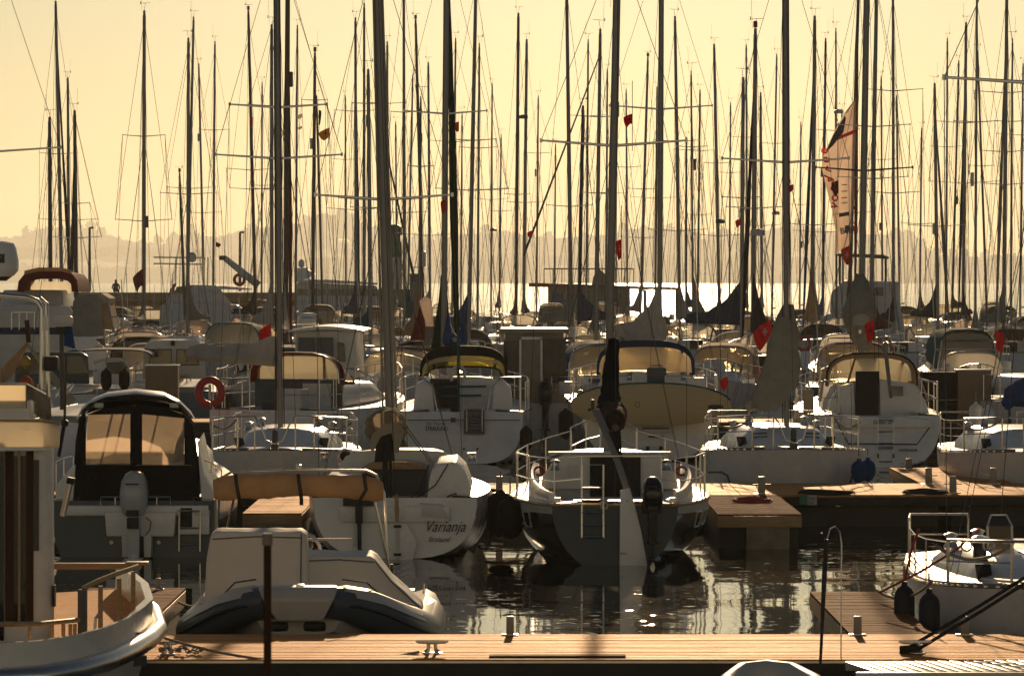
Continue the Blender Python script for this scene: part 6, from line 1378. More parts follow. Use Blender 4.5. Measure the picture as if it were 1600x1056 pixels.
# ------------------------------------------------------------------ cabin motor boats of the same row
def cabin_boat(name, label, cx, d0, B, L, wl_h, roof, parts, hull='gelcoat', cat='motor boat', fl=.25):
    t = thing(name, label, cat, ((cx - CX) / F * d0, d0, 0)); q = Qf(t)
    HL = Hull(L, B, wl_h, wl_h + .25, .92, .35, -.1, .4, .85, .1, .8); HL.mesh(14, 8).build('hull', [hull, 'antifoul', 'gelcoat', hull], t); HL.deck(12, (.0, .3), B * .33, wl_h - .35).build('deck', 'deck_white', t)
    return t, q, HL
def grey_window_boat():
    d0 = 88.; t, q, HL = cabin_boat('motor_boat', 'grey cabin boat with two tall curtained windows and a white radar on its roof', 506, d0, 2.6, 7.5, 1.0, 0, None, 'gelcoat_old')
    x0, x1 = q(452, 0, d0).x, q(560, 0, d0).x; zt = q(0, 517, d0).z
    c = MB(); c.box(((x0 + x1) / 2, 3.0, (1.0 + zt) / 2), (x1 - x0 - .1, 4.4, zt - 1.0), top=(.94, .96)); cab = c.build('cabin', 'gelcoat_old', t, bev=.05)
    r = MB(); rg = [[Vector((lerp(x0 - .06, x1 + .1, k / 8), y, zt + .0 + .1 * math.sin(math.pi * k / 8))) for k in range(9)] + [Vector((lerp(x1 + .1, x0 - .06, k / 8), y, zt - .04 + .06 * math.sin(math.pi * k / 8))) for k in range(9)] for y in (.62, 5.3)]; r.loft(rg).build('roof', 'gelcoat', t)
    for a, b in ((466, 492), (495, 521)): MB().prism([q(a, 600, d0 + .74), q(a, 527, d0 + .78), q(b, 527, d0 + .78), q(b, 600, d0 + .74)], (0, .03, 0)).build('window', 'slate_paint', cab)
    MB().prism([q(527, 565, d0 + .74), q(527, 534, d0 + .78), q(538, 536, d0 + .78), q(540, 565, d0 + .74)], (0, .03, 0)).build('window', 'dark_glass', cab)
    ra = MB().lathe(q(481, 500, d0 + 1.6), [(.12, -.07), (.21, -.06), (.22, .0), (.2, .1), (.16, .16), (.02, .17)], 20).build('radar_dome', 'gelcoat', t); text('lettering', 'GARMIN', q(471, 498, d0 + 1.34), .075, 'letter_dark', ra)
    MB().box(q(481, 507, d0 + 1.6), (.5, .3, .03)).build('radar_bracket', 'steel', t); m = MB(); m.tube([q(470, 515, d0 + 1.6), q(472, 507, d0 + 1.6)], .02, 6); m.tube([q(492, 515, d0 + 1.6), q(490, 507, d0 + 1.6)], .02, 6); m.build('radar_leg', 'steel', t)
    pushpit(t, HL, .6); p = MB(); p.tube([q(540, 575, d0), q(560, 578, d0 + .3), q(590, 595, d0 + 1.5)], .02, 6); p.build('rail', 'steel', t)
grey_window_boat()
def door_boat():
    d0 = 87.; t, q, HL = cabin_boat('motor_boat', 'motor boat with a square cabin, pale door frame and dark outboard motor', 838, d0, 2.35, 7., 1.05, 0, None)
    x0, x1 = q(783, 0, d0).x, q(888, 0, d0).x; zt = q(0, 520, d0).z
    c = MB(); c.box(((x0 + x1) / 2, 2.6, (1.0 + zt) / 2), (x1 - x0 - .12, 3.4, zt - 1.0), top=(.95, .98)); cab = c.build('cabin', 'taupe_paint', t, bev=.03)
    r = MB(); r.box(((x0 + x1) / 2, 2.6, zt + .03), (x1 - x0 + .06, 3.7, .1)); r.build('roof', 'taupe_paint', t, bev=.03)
    e = d0 + .84; f = MB()
    for pts in ([(813, 600), (813, 528)], [(813, 528), (846, 529)], [(846, 529), (846, 600)]): f.box((q(*pts[0], e) + q(*pts[1], e)) / 2, (max(.05, abs(q(*pts[0], e).x - q(*pts[1], e).x) + .05), .04, max(.06, abs(q(*pts[0], e).z - q(*pts[1], e).z) + .03)))
    f.build('door_frame', 'gelcoat', cab); MB().prism([q(816, 600, e), q(816, 532, e), q(844, 532, e), q(844, 600, e)], (0, .03, 0)).build('door', 'taupe_paint', cab)
    MB().prism([q(787, 598, e), q(787, 532, e), q(806, 532, e), q(806, 598, e)], (0, .03, 0)).build('window', 'dark_glass', cab); MB().prism([q(850, 598, e), q(850, 530, e), q(884, 530, e), q(884, 598, e)], (0, .03, 0)).build('window', 'dark_glass', cab)
    motor(t, q(852, 632, d0 - .05), 1.0, 'black_gloss', 'black'); pushpit(t, HL, .6); MB().box(q(884, 606, d0 + .1), (.3, .2, .3)).build('stern_box', 'gelcoat', t, bev=.02)
    MB().tube([q(812, 640, d0 - .1), q(845, 530, d0 + .4)], .012, 5).build('rope_line', 'rope', t)
door_boat()
def blue_wheelhouse():
    d0 = 97.; t, q, HL = cabin_boat('motor_boat', 'blue hulled boat with a white wheelhouse and two sunlit front windows', 268, d0, 2.5, 7., 1.0, 0, None, 'blue_paint')
    z0 = 1.0; a = [(222, 592), (224, 545), (238, 531), (306, 531), (319, 546), (322, 592)]
    w = MB(); w.loft([[q(x, y, d0 + .5) for x, y in a], [q(lerp(x, 270, .05), y - 1, d0 + 2.6) for x, y in a]]); wh = w.build('wheelhouse', 'gelcoat_old', t, bev=.03)
    MB().tube([q(x, y, d0 + .48) for x, y in ((222, 548), (237, 530), (270, 527), (306, 530), (321, 547))], .03, 6).build('roof_edge', 'gelcoat', wh)
    for p in ([(233, 570), (235, 546), (268, 546), (268, 570)], [(276, 570), (276, 546), (309, 546), (311, 570)]): MB().prism([q(x, y, d0 + .47) for x, y in p], (0, .02, 0)).build('window', 'vinyl_amber', wh)
    for p in ([(233, 570), (235, 546), (268, 546), (268, 570)], [(276, 570), (276, 546), (309, 546), (311, 570)]): MB().tube([q(x, y, d0 + .46) for x, y in p], .018, 5, closed=True).build('window_frame', 'alloy_dark', wh)
    MB().tube([q(300 + 9 * math.cos(x), 566 + 6 * math.sin(x), d0 + .42) for x in [math.pi + math.pi * k / 10 for k in range(11)]], .012, 5).build('steering_wheel', 'black', wh)
    o = MB(); o.loft([[q(286 + 12 * math.copysign(abs(math.cos(x)) ** .6, math.cos(x)), 588 + 4 * math.copysign(abs(math.sin(x)) ** .7, math.sin(x)), d0 + e) for x in [2 * math.pi * k / 16 for k in range(16)]] for e in (.44, .48)]); pl = o.build('name_plate', 'letter_pale', wh); text('lettering', '1 HO', q(277, 591, d0 + .43), .1, 'letter_dark', pl)
    lifelines(t, HL, .05, .5, 4, .6, .016); MB().box(q(270, 536, d0 + .44), (.1, .06, .12)).build('wiper_motor', 'black', wh)
blue_wheelhouse()
def cabinet(label, name, x0, x1, y0, d, depth, side, cat, base=.5, rz=0.):
    p = W((x0 + x1) / 2, 0, d); z = W(0, y0, d).z - base; t = thing(name, label, cat, (p.x, d + depth / 2, base), R(rz)); w = (x1 - x0) * d / F
    MB().box((0, 0, z / 2), (w, depth, z)).build('cabinet_body', 'crate_tan', t, bev=.012); MB().box((0, 0, z + .015), (w + .05, depth + .06, .03)).build('lid', 'gelcoat', t, bev=.006)
    if side: MB().box((-w / 2 - .42, .1, z / 2 - .02), (.82, depth * .9, z - .04)).build('dark_panel', 'cloth_black', t); MB().box((-w / 2 - .42, .09 - depth * .46, z * .42), (.8, .02, .02)).build('panel_seam', 'alloy', t)
cabinet('tan upright cabinet with a white lid in front of the blue hulled wheelhouse boat', 'cabinet', 227, 277, 572, 90.8, .5, False, 'cabinet')
cabinet('tan cabinet with a white lid and a dark panel beside it, near the white fenders', 'cabinet', 1497, 1549, 579, 90.8, .6, True, 'cabinet')
# blue-covered bow on the far right
def blue_cover_boat():
    t = thing('sailing_boat', 'white boat bow with a bundled bright blue sail cover and double bow rail', 'sailing boat', (W(1640, 0, 85).x, 93.0, 0), math.pi + R(14))
    HL = Hull(8., 2.8, 1.0, 1.25, .8, .35, -.05, .55, .9, .1, .6); HL.mesh(18, 9).build('hull', ['gelcoat', 'antifoul', 'gelcoat', 'gelcoat'], t); HL.deck(16).build('deck', 'deck_white', t); trunk(1.5, 4.8, 1., .7, 1.1, 1.2, .5, .4, .8).build('cabin', 'gelcoat', t); pulpit(t, HL, .68, .022); lifelines(t, HL, .1, .86, 5, .62, .016); q = Qf(t); inv = Matrix.Rotation(-t.rotation_euler.z, 3, 'Z'); rings = []
    for i in range(9):
        u = i / 8; c = inv @ q(lerp(1572, 1660, u), lerp(622, 596, u), 86.); r = (.22 + .12 * math.sin(u * 3)) * (1 + .08 * math.sin(i * 3)); rings.append([c + Vector((.0, r * .8 * math.cos(a), r * math.sin(a))) * 1 + Vector((.03 * math.sin(a * 4), 0, 0)) for a in [2 * math.pi * k / 16 for k in range(16)]])
    wrinkle(MB().loft(rings).build('sail_cover', 'cloth_blue', t), 3, .05, 4)
    MB().tube([inv @ q(1577, 640, 86), inv @ q(1580, 690, 86)], .03, 6).build('cover_lashing', 'cloth_teal', t)
blue_cover_boat()
# ------------------------------------------------------------------ crowded boats at the left
def left_cluster():
    # white motor yacht with a navy stripe under a red-brown sun awning
    d = 112.; t = thing('motor_yacht', 'large white motor yacht with a dark side stripe under a rounded reddish awning', 'motor yacht', (W(68, 0, d).x, d, 0)); q = Qf(t)
    h = MB(); pr = [(-30, 600), (-30, 476), (40, 474), (110, 478), (128, 520), (124, 600)]; h.loft([[q(x, y, d) for x, y in pr], [q(x, y, d + 5) for x, y in pr]]); hu = h.build('hull', 'gelcoat_old', t, bev=.1)
    MB().box(q(50, 517, d - .02), (2.9, .06, .2)).build('side_stripe', 'cloth_navy', hu)
    c = MB(); c.box(q(60, 466, d + 2.5), (1.9, 3.2, .5), top=(.9, .9)); c.build('upper_deck', 'gelcoat_old', t, bev=.05)
    A = [q(28, 456, d), q(30, 440, d), q(38, 430, d), q(60, 425, d), (q(95, 425, d)), q(112, 429, d), q(119, 438, d), q(121, 456, d)]; B_ = [p + Vector((.02, 3, -.02)) for p in A]; In = [q(38, 456, d), q(40, 444, d), q(46, 439, d), q(64, 436, d), q(94, 436, d), q(106, 439, d), q(111, 444, d), q(112, 456, d)]
    aw = MB().sheet([B_, A], .05).build('awning', 'cloth_maroon', t); MB().sheet([A, In], .03).build('awning_front', 'cloth_maroon', aw); MB().sheet([[p + Vector((0, -.02, .13)) for p in A[2:6]], [p + Vector((0, -.02, .02)) for p in A[2:6]]], .02).build('awning_trim', 'cloth_tan', aw)
    MB().sheet([[q(40, 440, d + 2.5), q(112, 440, d + 2.5)], [q(40, 458, d + 2.5), q(112, 458, d + 2.5)]], .01).build('clear_panel', 'vinyl', aw)
    r = MB(); P_ = [q(x, 488, d - .3) for x in (18, 30, 42, 54)]
    for p in P_: r.tube([p, p - Vector((0, 0, .5))], .02, 5)
    r.tube(P_, .02, 5); r.build('rail', 'steel', t)
    # dark tent
    d = 103.; t = thing('motor_boat', 'motor boat under a tall charcoal tent with one sunlit tan end panel', 'motor boat', (W(148, 0, d).x, d, 0)); q = Qf(t)
    HL = Hull(7.5, 2.7, .9, 1.2, .9); HL.mesh(12, 8).build('hull', ['gelcoat', 'antifoul', 'gelcoat', 'gelcoat'], t); HL.deck(10).build('deck', 'deck_white', t)
    f = [(112, 560), (114, 470), (124, 460), (155, 458), (160, 475), (166, 560)]; MB().loft([[q(x, y, d + .3) for x, y in f], [q(x + 1, y + 1, d + 3.2) for x, y in f]]).build('tent', 'cloth_grey', t, bev=.06)
    MB().prism([q(x, y, d + .4) for x, y in ((156, 474), (169, 473), (177, 514), (154, 514))], (0, 1.6, 0)).build('tent_panel', 'cloth_tan', t); MB().prism([q(x, y, d + .35) for x, y in ((155, 474), (158, 458), (171, 466), (170, 474))], (0, 1.6, 0)).build('tent_peak', 'cloth_sand', t)
    MB().tube([q(168, 472, d + .2), q(178, 520, d + .1)], .04, 6).build('tent_pole', 'alloy', t); MB().tube([q(175, 500, d), q(176, 495, d), q(184, 495, d), q(186, 503, d), q(184, 515, d)], .03, 6).build('grab_rail', 'steel', t)
    # white cabin with dark window and navy hood
    d = 95.; t = thing('motor_boat', 'small white cabin boat with a curved white window frame under a navy hood', 'motor boat', (W(172, 0, d).x, d, 0)); q = Qf(t)
    HL = Hull(7., 2.5, 1.0, 1.2, .9); HL.mesh(12, 8).build('hull', ['gelcoat', 'antifoul', 'gelcoat', 'gelcoat'], t); HL.deck(10, (0, .3), .7, .6).build('deck', 'deck_white', t)
    MB().loft([[q(x, y, d + .4) for x, y in ((145, 600), (146, 566), (160, 561), (190, 561), (202, 570), (204, 600))], [q(x, y, d + 3) for x, y in ((145, 600), (146, 566), (160, 561), (190, 561), (202, 570), (204, 600))]]).build('cabin', 'gelcoat', t, bev=.05)
    MB().tube([q(x, y, d + .36) for x, y in ((146, 566), (160, 561), (188, 561), (201, 569))], .035, 6).build('window_frame', 'gelcoat', t); MB().prism([q(x, y, d + .37) for x, y in ((166, 583), (167, 566), (190, 565), (200, 574), (196, 585))], (0, .02, 0)).build('window', 'dark_glass', t)
    MB().sheet([hoop(.6, .98, q(0, 560, d).z, .2), hoop(2.2, .98, q(0, 560, d).z, .22)], .03).build('hood', 'cloth_navy', t); pushpit(t, HL, .6)
    d = 100.; t = thing('motor_boat', 'low white cabin boat with a pale flat roof and a slanted clear window', 'motor boat', (W(140, 0, d + 1).x, d + 2, 0)); q = Qf(t)
    MB().loft([[q(x, y, d + 1) for x, y in ((113, 580), (114, 530), (148, 529), (166, 545), (170, 580))], [q(x, y, d + 4) for x, y in ((113, 580), (114, 530), (148, 529), (166, 545), (170, 580))]]).build('cabin', 'gelcoat', t, bev=.04); MB().prism([q(x, y, d + .97) for x, y in ((146, 549), (148, 540), (160, 540), (166, 549))], (0, .02, 0)).build('window', 'vinyl', t); MB().box(q(135, 527, d + 2.5), (.75, 3, .06)).build('roof', 'gelcoat', t); MB().box((0, 1.5, .5), (1.2, 4, 1.1), top=(1.15, 1.02)).build('hull', 'gelcoat_old', t, bev=.1)
    # tan windowed tent boat with boom tent
    d = 72.; t = thing('motor_boat', 'cabin boat with tan sunlit tent panels, a teal roof and a pointed boom tent', 'motor boat', (W(78, 0, d).x, d, 0)); q = Qf(t)
    HL = Hull(7.4, 2.5, 1.15, 1.3, .92); HL.mesh(12, 8).build('hull', ['gelcoat', 'antifoul', 'gelcoat', 'gelcoat'], t); HL.deck(10, (0, .25), .7, .8).build('deck', 'deck_white', t)
    MB().loft([[q(x, y, d + e) for x, y in ((22, 600), (24, 556), (40, 550), (128, 550), (138, 556), (140, 600))] for e in (1.0, 3.5)]).build('tent', 'slate_paint', t, bev=.04)
    for p in ([(27, 584), (28, 560), (60, 558), (60, 584)], [(100, 584), (100, 557), (128, 557), (137, 582)]): MB().prism([q(x, y, d + .96) for x, y in p], (0, .02, 0)).build('tent_panel', 'vinyl_amber', t)
    MB().sheet([hoop(1.2, .26, q(0, 556, d).z, .1), hoop(3.0, .26, q(0, 556, d).z, .1)], .03).location = (0, 0, 0) if False else None
    MB().loft([[q(x, y, d + 1.1) for x, y in ((98, 556), (104, 549), (118, 546), (132, 550), (136, 556))], [q(x, y, d + 3.2) for x, y in ((98, 556), (104, 549), (118, 546), (132, 550), (136, 556))]]).build('teal_roof', 'cloth_teal', t)
    MB().sheet([[q(-30, 610, d), q(8, 570, d), q(42, 535, d)], [q(-24, 626, d - .2), q(18, 588, d - .2), q(43, 540, d - .2)]], .02).build('boom_tent', 'cloth_tan', t); MB().sheet([[q(42, 535, d), q(80, 578, d), q(118, 624, d)], [q(43, 541, d - .2), q(76, 588, d - .2), q(108, 634, d - .2)]], .02).build('boom_tent', 'cloth_sand', t)
    MB().tube([q(45, 535, d), q(42, 500, d)], .05, 6).build('tent_post', 'cloth_brown', t); MB().lathe(q(40, 566, d - .3), [(.02, -.12), (.1, -.05), (.1, .05), (.03, .12)], 12).build('fender_bag', 'paint_yellow', t)
    w = MB()
    for px in (85, 92, 100): w.tube([q(px, 620, d - .4), q(px + 14, 600, d - .2)], .03, 6)
    w.build('gunwale_rail', 'gelcoat', t)
    t = thing('buoy', 'orange ball fender behind the yacht wind screen', 'buoy', W(41, 601, 62.)); MB().lathe((0, 0, 0), [(.01, -.13), (.08, -.1), (.13, 0), (.08, .1), (.02, .14)], 16).build('ball', 'orange_cloth', t)
    t = thing('stowed_outboard', 'outboard motor stowed on a post with a pale cap and blue cover', 'outboard motor', W(100, 520, 62.)); q = Qf(t); MB().loft([[q(x, y, 62 + e) for x, y in ((86, 507), (86, 497), (90, 493), (110, 493), (115, 497), (115, 506), (110, 508))] for e in (-.15, .15)]).build('cowl', 'gelcoat_old', t, bev=.02); MB().box(q(95, 516, 62), (.14, .2, .12)).build('bracket', 'black', t)
    MB().loft([[q(100, 510, 62), q(112, 510, 62), q(112, 510, 62.2), q(100, 510, 62.2)], [q(100, 540, 62), q(118, 545, 62), q(118, 545, 62.2), q(100, 540, 62.2)]]).build('cover', 'cloth_blue', t); MB().tube([q(96, 515, 62), q(97, 640, 62)], .035, 8).build('post', 'alloy_dark', t)
    for px, d, lab in ((166, 92., 'dark fender hanging before the small white cabin boat'), (194, 92.4, 'dark fender hanging beside the blue hull')): fender(lab, W(px, 610, d), .5, .13, 'cloth_black')
left_cluster()

# ------------------------------------------------------------------ large shapes near the harbour mouth
def harbour_edge():
    d = 300.; t = thing('breakwater', 'grey breakwater wall with two rows of fender beams, below the distant woods', 'breakwater', (W(190, 0, d).x, d, 0)); q = Qf(t)
    x0, x1 = q(-120, 0, d).x, q(470, 0, d).x; zt = q(0, 457, d).z
    MB().box(((x0 + x1) / 2, 3, zt / 2 - .1), (x1 - x0, 6, zt + .2)).build('wall', 'concrete', t, bev=.04)
    for y in (468, 479): MB().box(((x0 + x1) / 2, -.22, q(0, y, d).z), (x1 - x0, .4, .22)).build('fender_beam', 'plank_pale', t)
    for k in range(26): MB().box((lerp(x0, x1, (k + .5) / 26), -.2, 1.2), (.22, .36, 2.6)).build('pile', 'plank_dark', t)
    # person sitting with the back to us
    p = thing('person', 'person in dark clothes sitting on the breakwater with the back turned', 'person', W(181, 456, d + .8)); s = d / F
    body = bmesh.new(); vs_ = [(0, 0, .12), (0, .02, .42), (0, 0, .62), (0, -.02, .70), (0, -.03, .86), (.14, .0, .1), (.16, -.42, .16), (.17, -.46, -.25), (-.14, .0, .1), (-.16, -.42, .16), (-.17, -.46, -.25), (.21, .0, .56), (.30, -.08, .3), (.2, -.3, .2), (-.21, .0, .56), (-.30, -.08, .3), (-.2, -.3, .2)]
    R_ = [.17, .17, .15, .065, .11, .12, .085, .06, .12, .085, .06, .08, .06, .045, .08, .06, .045]; E_ = [(0, 1), (1, 2), (2, 3), (3, 4), (0, 5), (5, 6), (6, 7), (0, 8), (8, 9), (9, 10), (2, 11), (11, 12), (12, 13), (2, 14), (14, 15), (15, 16)]
    me = bpy.data.meshes.new('body'); me.from_pydata([(x, -y, z) for x, y, z in vs_], E_, []); o = bpy.data.objects.new('body', me); COL.objects.link(o); o.parent = p
    sk = o.modifiers.new('skin', 'SKIN'); 
    for v, r in zip(me.skin_vertices[0].data, R_): v.radius = (r, r)
    me.skin_vertices[0].data[0].use_root = True; o.modifiers.new('sub', 'SUBSURF').levels = 1; me.materials.append(M('jacket')); o.modifiers['sub'].render_levels = 1
    MB().lathe((0, .03, .84), [(.02, -.1), (.09, -.06), (.11, .0), (.105, .07), (.06, .12), (.01, .135)], 12).build('hair', 'hair', p)
    # lamps
    for x, yt, yb, dd, lab in ((140, 356, 455, 301., 'slim street lamp standing near the sitting person'), (375, 363, 455, 301.5, 'slim street lamp standing behind the red lifebuoy crane boat')):
        t = thing('street_lamp', lab, 'street lamp', W(x, yb, dd)); q = Qf(t); MB().tube([q(x, yb, dd), q(x, yt, dd)], [.12, .09], 8).build('pole', 'alloy_dark', t); MB().tube([q(x - .3, yt, dd), q(x + 6, yt, dd)], [.07, .1], 6).build('lamp_head', 'alloy_dark', t)
    # beacon
    d = 330.; t = thing('beacon', 'green and white harbour beacon tower between the masts', 'beacon', (W(617, 0, d).x, d, 0)); q = Qf(t); s = d / F
    MB().lathe((0, 0, 0), [(11.5 * s, q(0, 470, d).z), (11 * s, q(0, 401, d).z)], 20).build('tower', 'gelcoat_old', t); MB().lathe((0, 0, 0), [(11.2 * s, q(0, 402, d).z), (10.8 * s, q(0, 378, d).z)], 20).build('green_band', 'paint_green', t)
    MB().lathe((0, 0, 0), [(9 * s, q(0, 378, d).z), (9 * s, q(0, 368, d).z), (12 * s, q(0, 367, d).z), (11 * s, q(0, 355, d).z), (5 * s, q(0, 351, d).z)], 16).build('lantern', 'paint_green', t); MB().box((0, 0, q(0, 452, d).z / 2 - .5), (3.4, 3.4, q(0, 452, d).z + 1)).build('footing', 'concrete', t)
    # passenger boat with bright roof
    d = 285.; t = thing('passenger_boat', 'white passenger boat with a long bright roof and a row of dark windows', 'passenger boat', (W(530, 0, d).x, d, 0)); q = Qf(t)
    MB().loft([[q(x, y, d + e) for x, y in ((452, 520), (458, 478), (600, 478), (604, 520))] for e in (0, 5)]).build('hull', 'gelcoat_old', t, bev=.2)
    MB().loft([[q(x, y, d + e) for x, y in ((462, 480), (464, 441), (588, 446), (600, 480))] for e in (.4, 4.6)]).build('saloon', 'gelcoat_old', t, bev=.15); MB().loft([[q(x, y, d + e) for x, y in ((460, 441), (461, 437), (512, 437), (590, 442), (590, 445))] for e in (.1, 4.9)]).build('roof', 'gelcoat', t)
    for a, b in ((465, 482), (489, 509), (513, 552), (556, 590)): MB().prism([q(a, 462, d + .36), q(a, 451, d + .38), q(b, 451.5, d + .38), q(b, 462, d + .36)], (0, .05, 0)).build('window', 'dark_glass', t)
    MB().lathe(q(471, 411, d + 2), [(.1, -.35), (.24, -.2), (.22, .1), (.08, .26)], 12).build('radar_dome', 'gelcoat', t); MB().tube([q(462, 440, d + 2), q(464, 420, d + 2), q(480, 419, d + 2), q(482, 440, d + 2)], .08, 6).build('radar_arch', 'gelcoat', t); MB().prism([q(x, y, d + 2) for x, y in ((462, 438), (466, 420), (476, 418), (492, 428), (480, 436))], (0, 1, 0)).build('mast_fairing', 'gelcoat', t)
    # flybridge motor yacht
    d = 215.; t = thing('motor_yacht', 'white flybridge motor yacht with a radar ball and an orange dodger', 'motor yacht', (W(300, 0, d).x, d, 0)); q = Qf(t)
    MB().loft([[q(x, y, d + e) for x, y in ((246, 560), (250, 478), (300, 470), (372, 476), (400, 500), (395, 560))] for e in (0, 4)]).build('hull', 'gelcoat_old', t, bev=.15)
    MB().loft([[q(x, y, d + e) for x, y in ((258, 480), (268, 455), (300, 445), (340, 446), (366, 480))] for e in (.3, 3.6)]).build('deckhouse', 'gelcoat_old', t, bev=.12); MB().prism([q(x, y, d + .26) for x, y in ((272, 458), (276, 448), (300, 446), (296, 458))], (0, .05, 0)).build('window', 'dark_glass', t); MB().prism([q(x, y, d + .2) for x, y in ((300, 451), (302, 447), (352, 447), (388, 450), (388, 453), (330, 452))], (0, 3, .0)).build('fly_deck', 'gelcoat', t)
    MB().prism([q(x, y, d + .1) for x, y in ((264, 458), (270, 444), (276, 442), (270, 460))], (0, .05, 0)).build('dodger', 'orange_cloth', t)
    f = MB()
    for y in (402, 412): f.tube([q(240, y, d + 1), q(320, y + 1, d + 1)], .05, 5)
    for x in (274, 285, 318, 324): f.tube([q(x, 448, d + 1), q(x + 1, 402, d + 1)], .05, 5)
    f.build('radar_frame', 'steel', t); MB().lathe(q(300, 402, d + 1), [(.1, -.28), (.25, -.15), (.25, .12), (.1, .28)], 14).build('radar_dome', 'gelcoat', t)
    b = thing('lifebuoy', 'dull red ring lifebuoy on the flybridge rail near the pale spar', 'lifebuoy', W(374, 437, d)); MB().tube([Vector((.28 * math.cos(a), 0, .28 * math.sin(a))) for a in [2 * math.pi * k / 20 for k in range(20)]], .09, 8, closed=True).build('buoy_ring', 'paint_red', b)
    s = thing('spar', 'pale lifting spar sloping up over the flybridge yacht', 'spar', W(372, 425, d - 1)); q = Qf(s); MB().tube([q(404, 446, d - 1), q(352, 404, d - 1)], [.22, .16], 8).build('beam', 'gelcoat_old', s); MB().box(q(348, 403, d - 1), (.4, .2, .25)).build('spar_head', 'alloy_dark', s)
    # pier house with a flat roof on posts
    d = 310.; t = thing('pier_house', 'low pier house with a flat roof on posts, open to the bright water', 'pier house', (W(900, 0, d).x, d, 0)); q = Qf(t)
    MB().loft([[q(x, y, d + e) for x, y in ((826, 448), (826, 442), (870, 443), (1062, 449), (1062, 454))] for e in (0, 6)]).build('roof', 'plank_dark', t)
    MB().loft([[q(x, y, d + e) for x, y in ((856, 500), (856, 446), (985, 449), (985, 500))] for e in (.8, 5)]).build('wall', 'concrete', t)
    for x in (864, 871, 878): MB().prism([q(x - 1.3, 476, d + .76), q(x - 1.3, 458, d + .76), q(x + 1.3, 458, d + .76), q(x + 1.3, 476, d + .76)], (0, .05, 0)).build('window', 'dark_inside', t)
    for x in (1008, 1030, 1058): MB().box(q(x, 478, d + 1) , (.3, .3, 2.6)).build('post', 'plank_dark', t)
    MB().box(q(960, 506, d + 3), (24, 8, .5)).build('deck', 'plank_dark', t)
    for x in (850, 900, 950, 1000, 1050, 1075): MB().box(q(x, 520, d + 3), (.4, .4, 3.)).build('pile', 'plank_dark', t)
    r = MB(); P_ = [q(x, 420, d + 1) for x in range(850, 992, 14)]; r.tube(P_, .05, 4)
    for p in P_: r.tube([p, p - Vector((0, 0, 1.3))], .035, 4)
    r.build('roof_rail', 'alloy_dark', t); MB().prism([q(x, y, d + 2) for x, y in ((925, 446), (928, 432), (936, 420), (950, 432), (960, 446))], (0, 2, 0)).build('roof_tarpaulin', 'cloth_grey', t)
    # kiosk and derrick spars
    d = 318.; t = thing('kiosk', 'dark kiosk beside the green beacon tower', 'kiosk', (W(648, 0, d).x, d, 0)); q = Qf(t); MB().box(((0, 1, q(0, 450, d).z / 2 + .4)), (16 * d / F, 1.2, q(0, 420, d).z)).build('walls', 'slate_paint', t, bev=.03); MB().box((0, 1, q(0, 418, d).z + .02), (.98, 1.4, .1)).build('roof', 'gelcoat', t)
    for i, (a, b, dd, r, lab) in enumerate((((935, 92), (818, 400), 190, .07, 'long thin dark spar slanting across the masts in the middle'), ((604, 236), (648, 440), 190, .08, 'dark slanting gaff spar crossing behind the thick sloop mast'))):
        s = thing('spar', lab, 'spar', W(*b, dd)); q = Qf(s); MB().tube([q(*b, dd), q(*a, dd)], [r, r * .5], 6).build('pole', 'alloy_dark', s)
    # motor yacht with a T-shaped hard top at the right
    d = 205.; t = thing('motor_yacht', 'white motor yacht with a dark hard top on posts, behind the maroon furled sail', 'motor yacht', (W(1365, 0, d).x, d, 0)); q = Qf(t)
    MB().loft([[q(x, y, d + e) for x, y in ((1280, 560), (1284, 495), (1300, 488), (1410, 488), (1420, 560))] for e in (0, 4)]).build('hull', 'gelcoat_old', t, bev=.12); MB().loft([[q(x, y, d + e) for x, y in ((1296, 490), (1300, 455), (1320, 438), (1404, 440), (1408, 490))] for e in (.3, 3.6)]).build('deckhouse', 'gelcoat_old', t, bev=.1)
    MB().loft([[q(x, y, d + e) for x, y in ((1305, 400), (1310, 396), (1380, 398), (1390, 402), (1388, 405))] for e in (.3, 3.)]).build('hard_top', 'alloy_dark', t)
    for x in (1312, 1384): MB().tube([q(x, 445, d + .5), q(x, 400, d + .5)], .07, 6).build('post', 'alloy_dark', t)
    MB().prism([q(x, y, d + .25) for x, y in ((1322, 462), (1324, 448), (1380, 449), (1380, 462))], (0, .05, 0)).build('window', 'dark_glass', t)
harbour_edge()

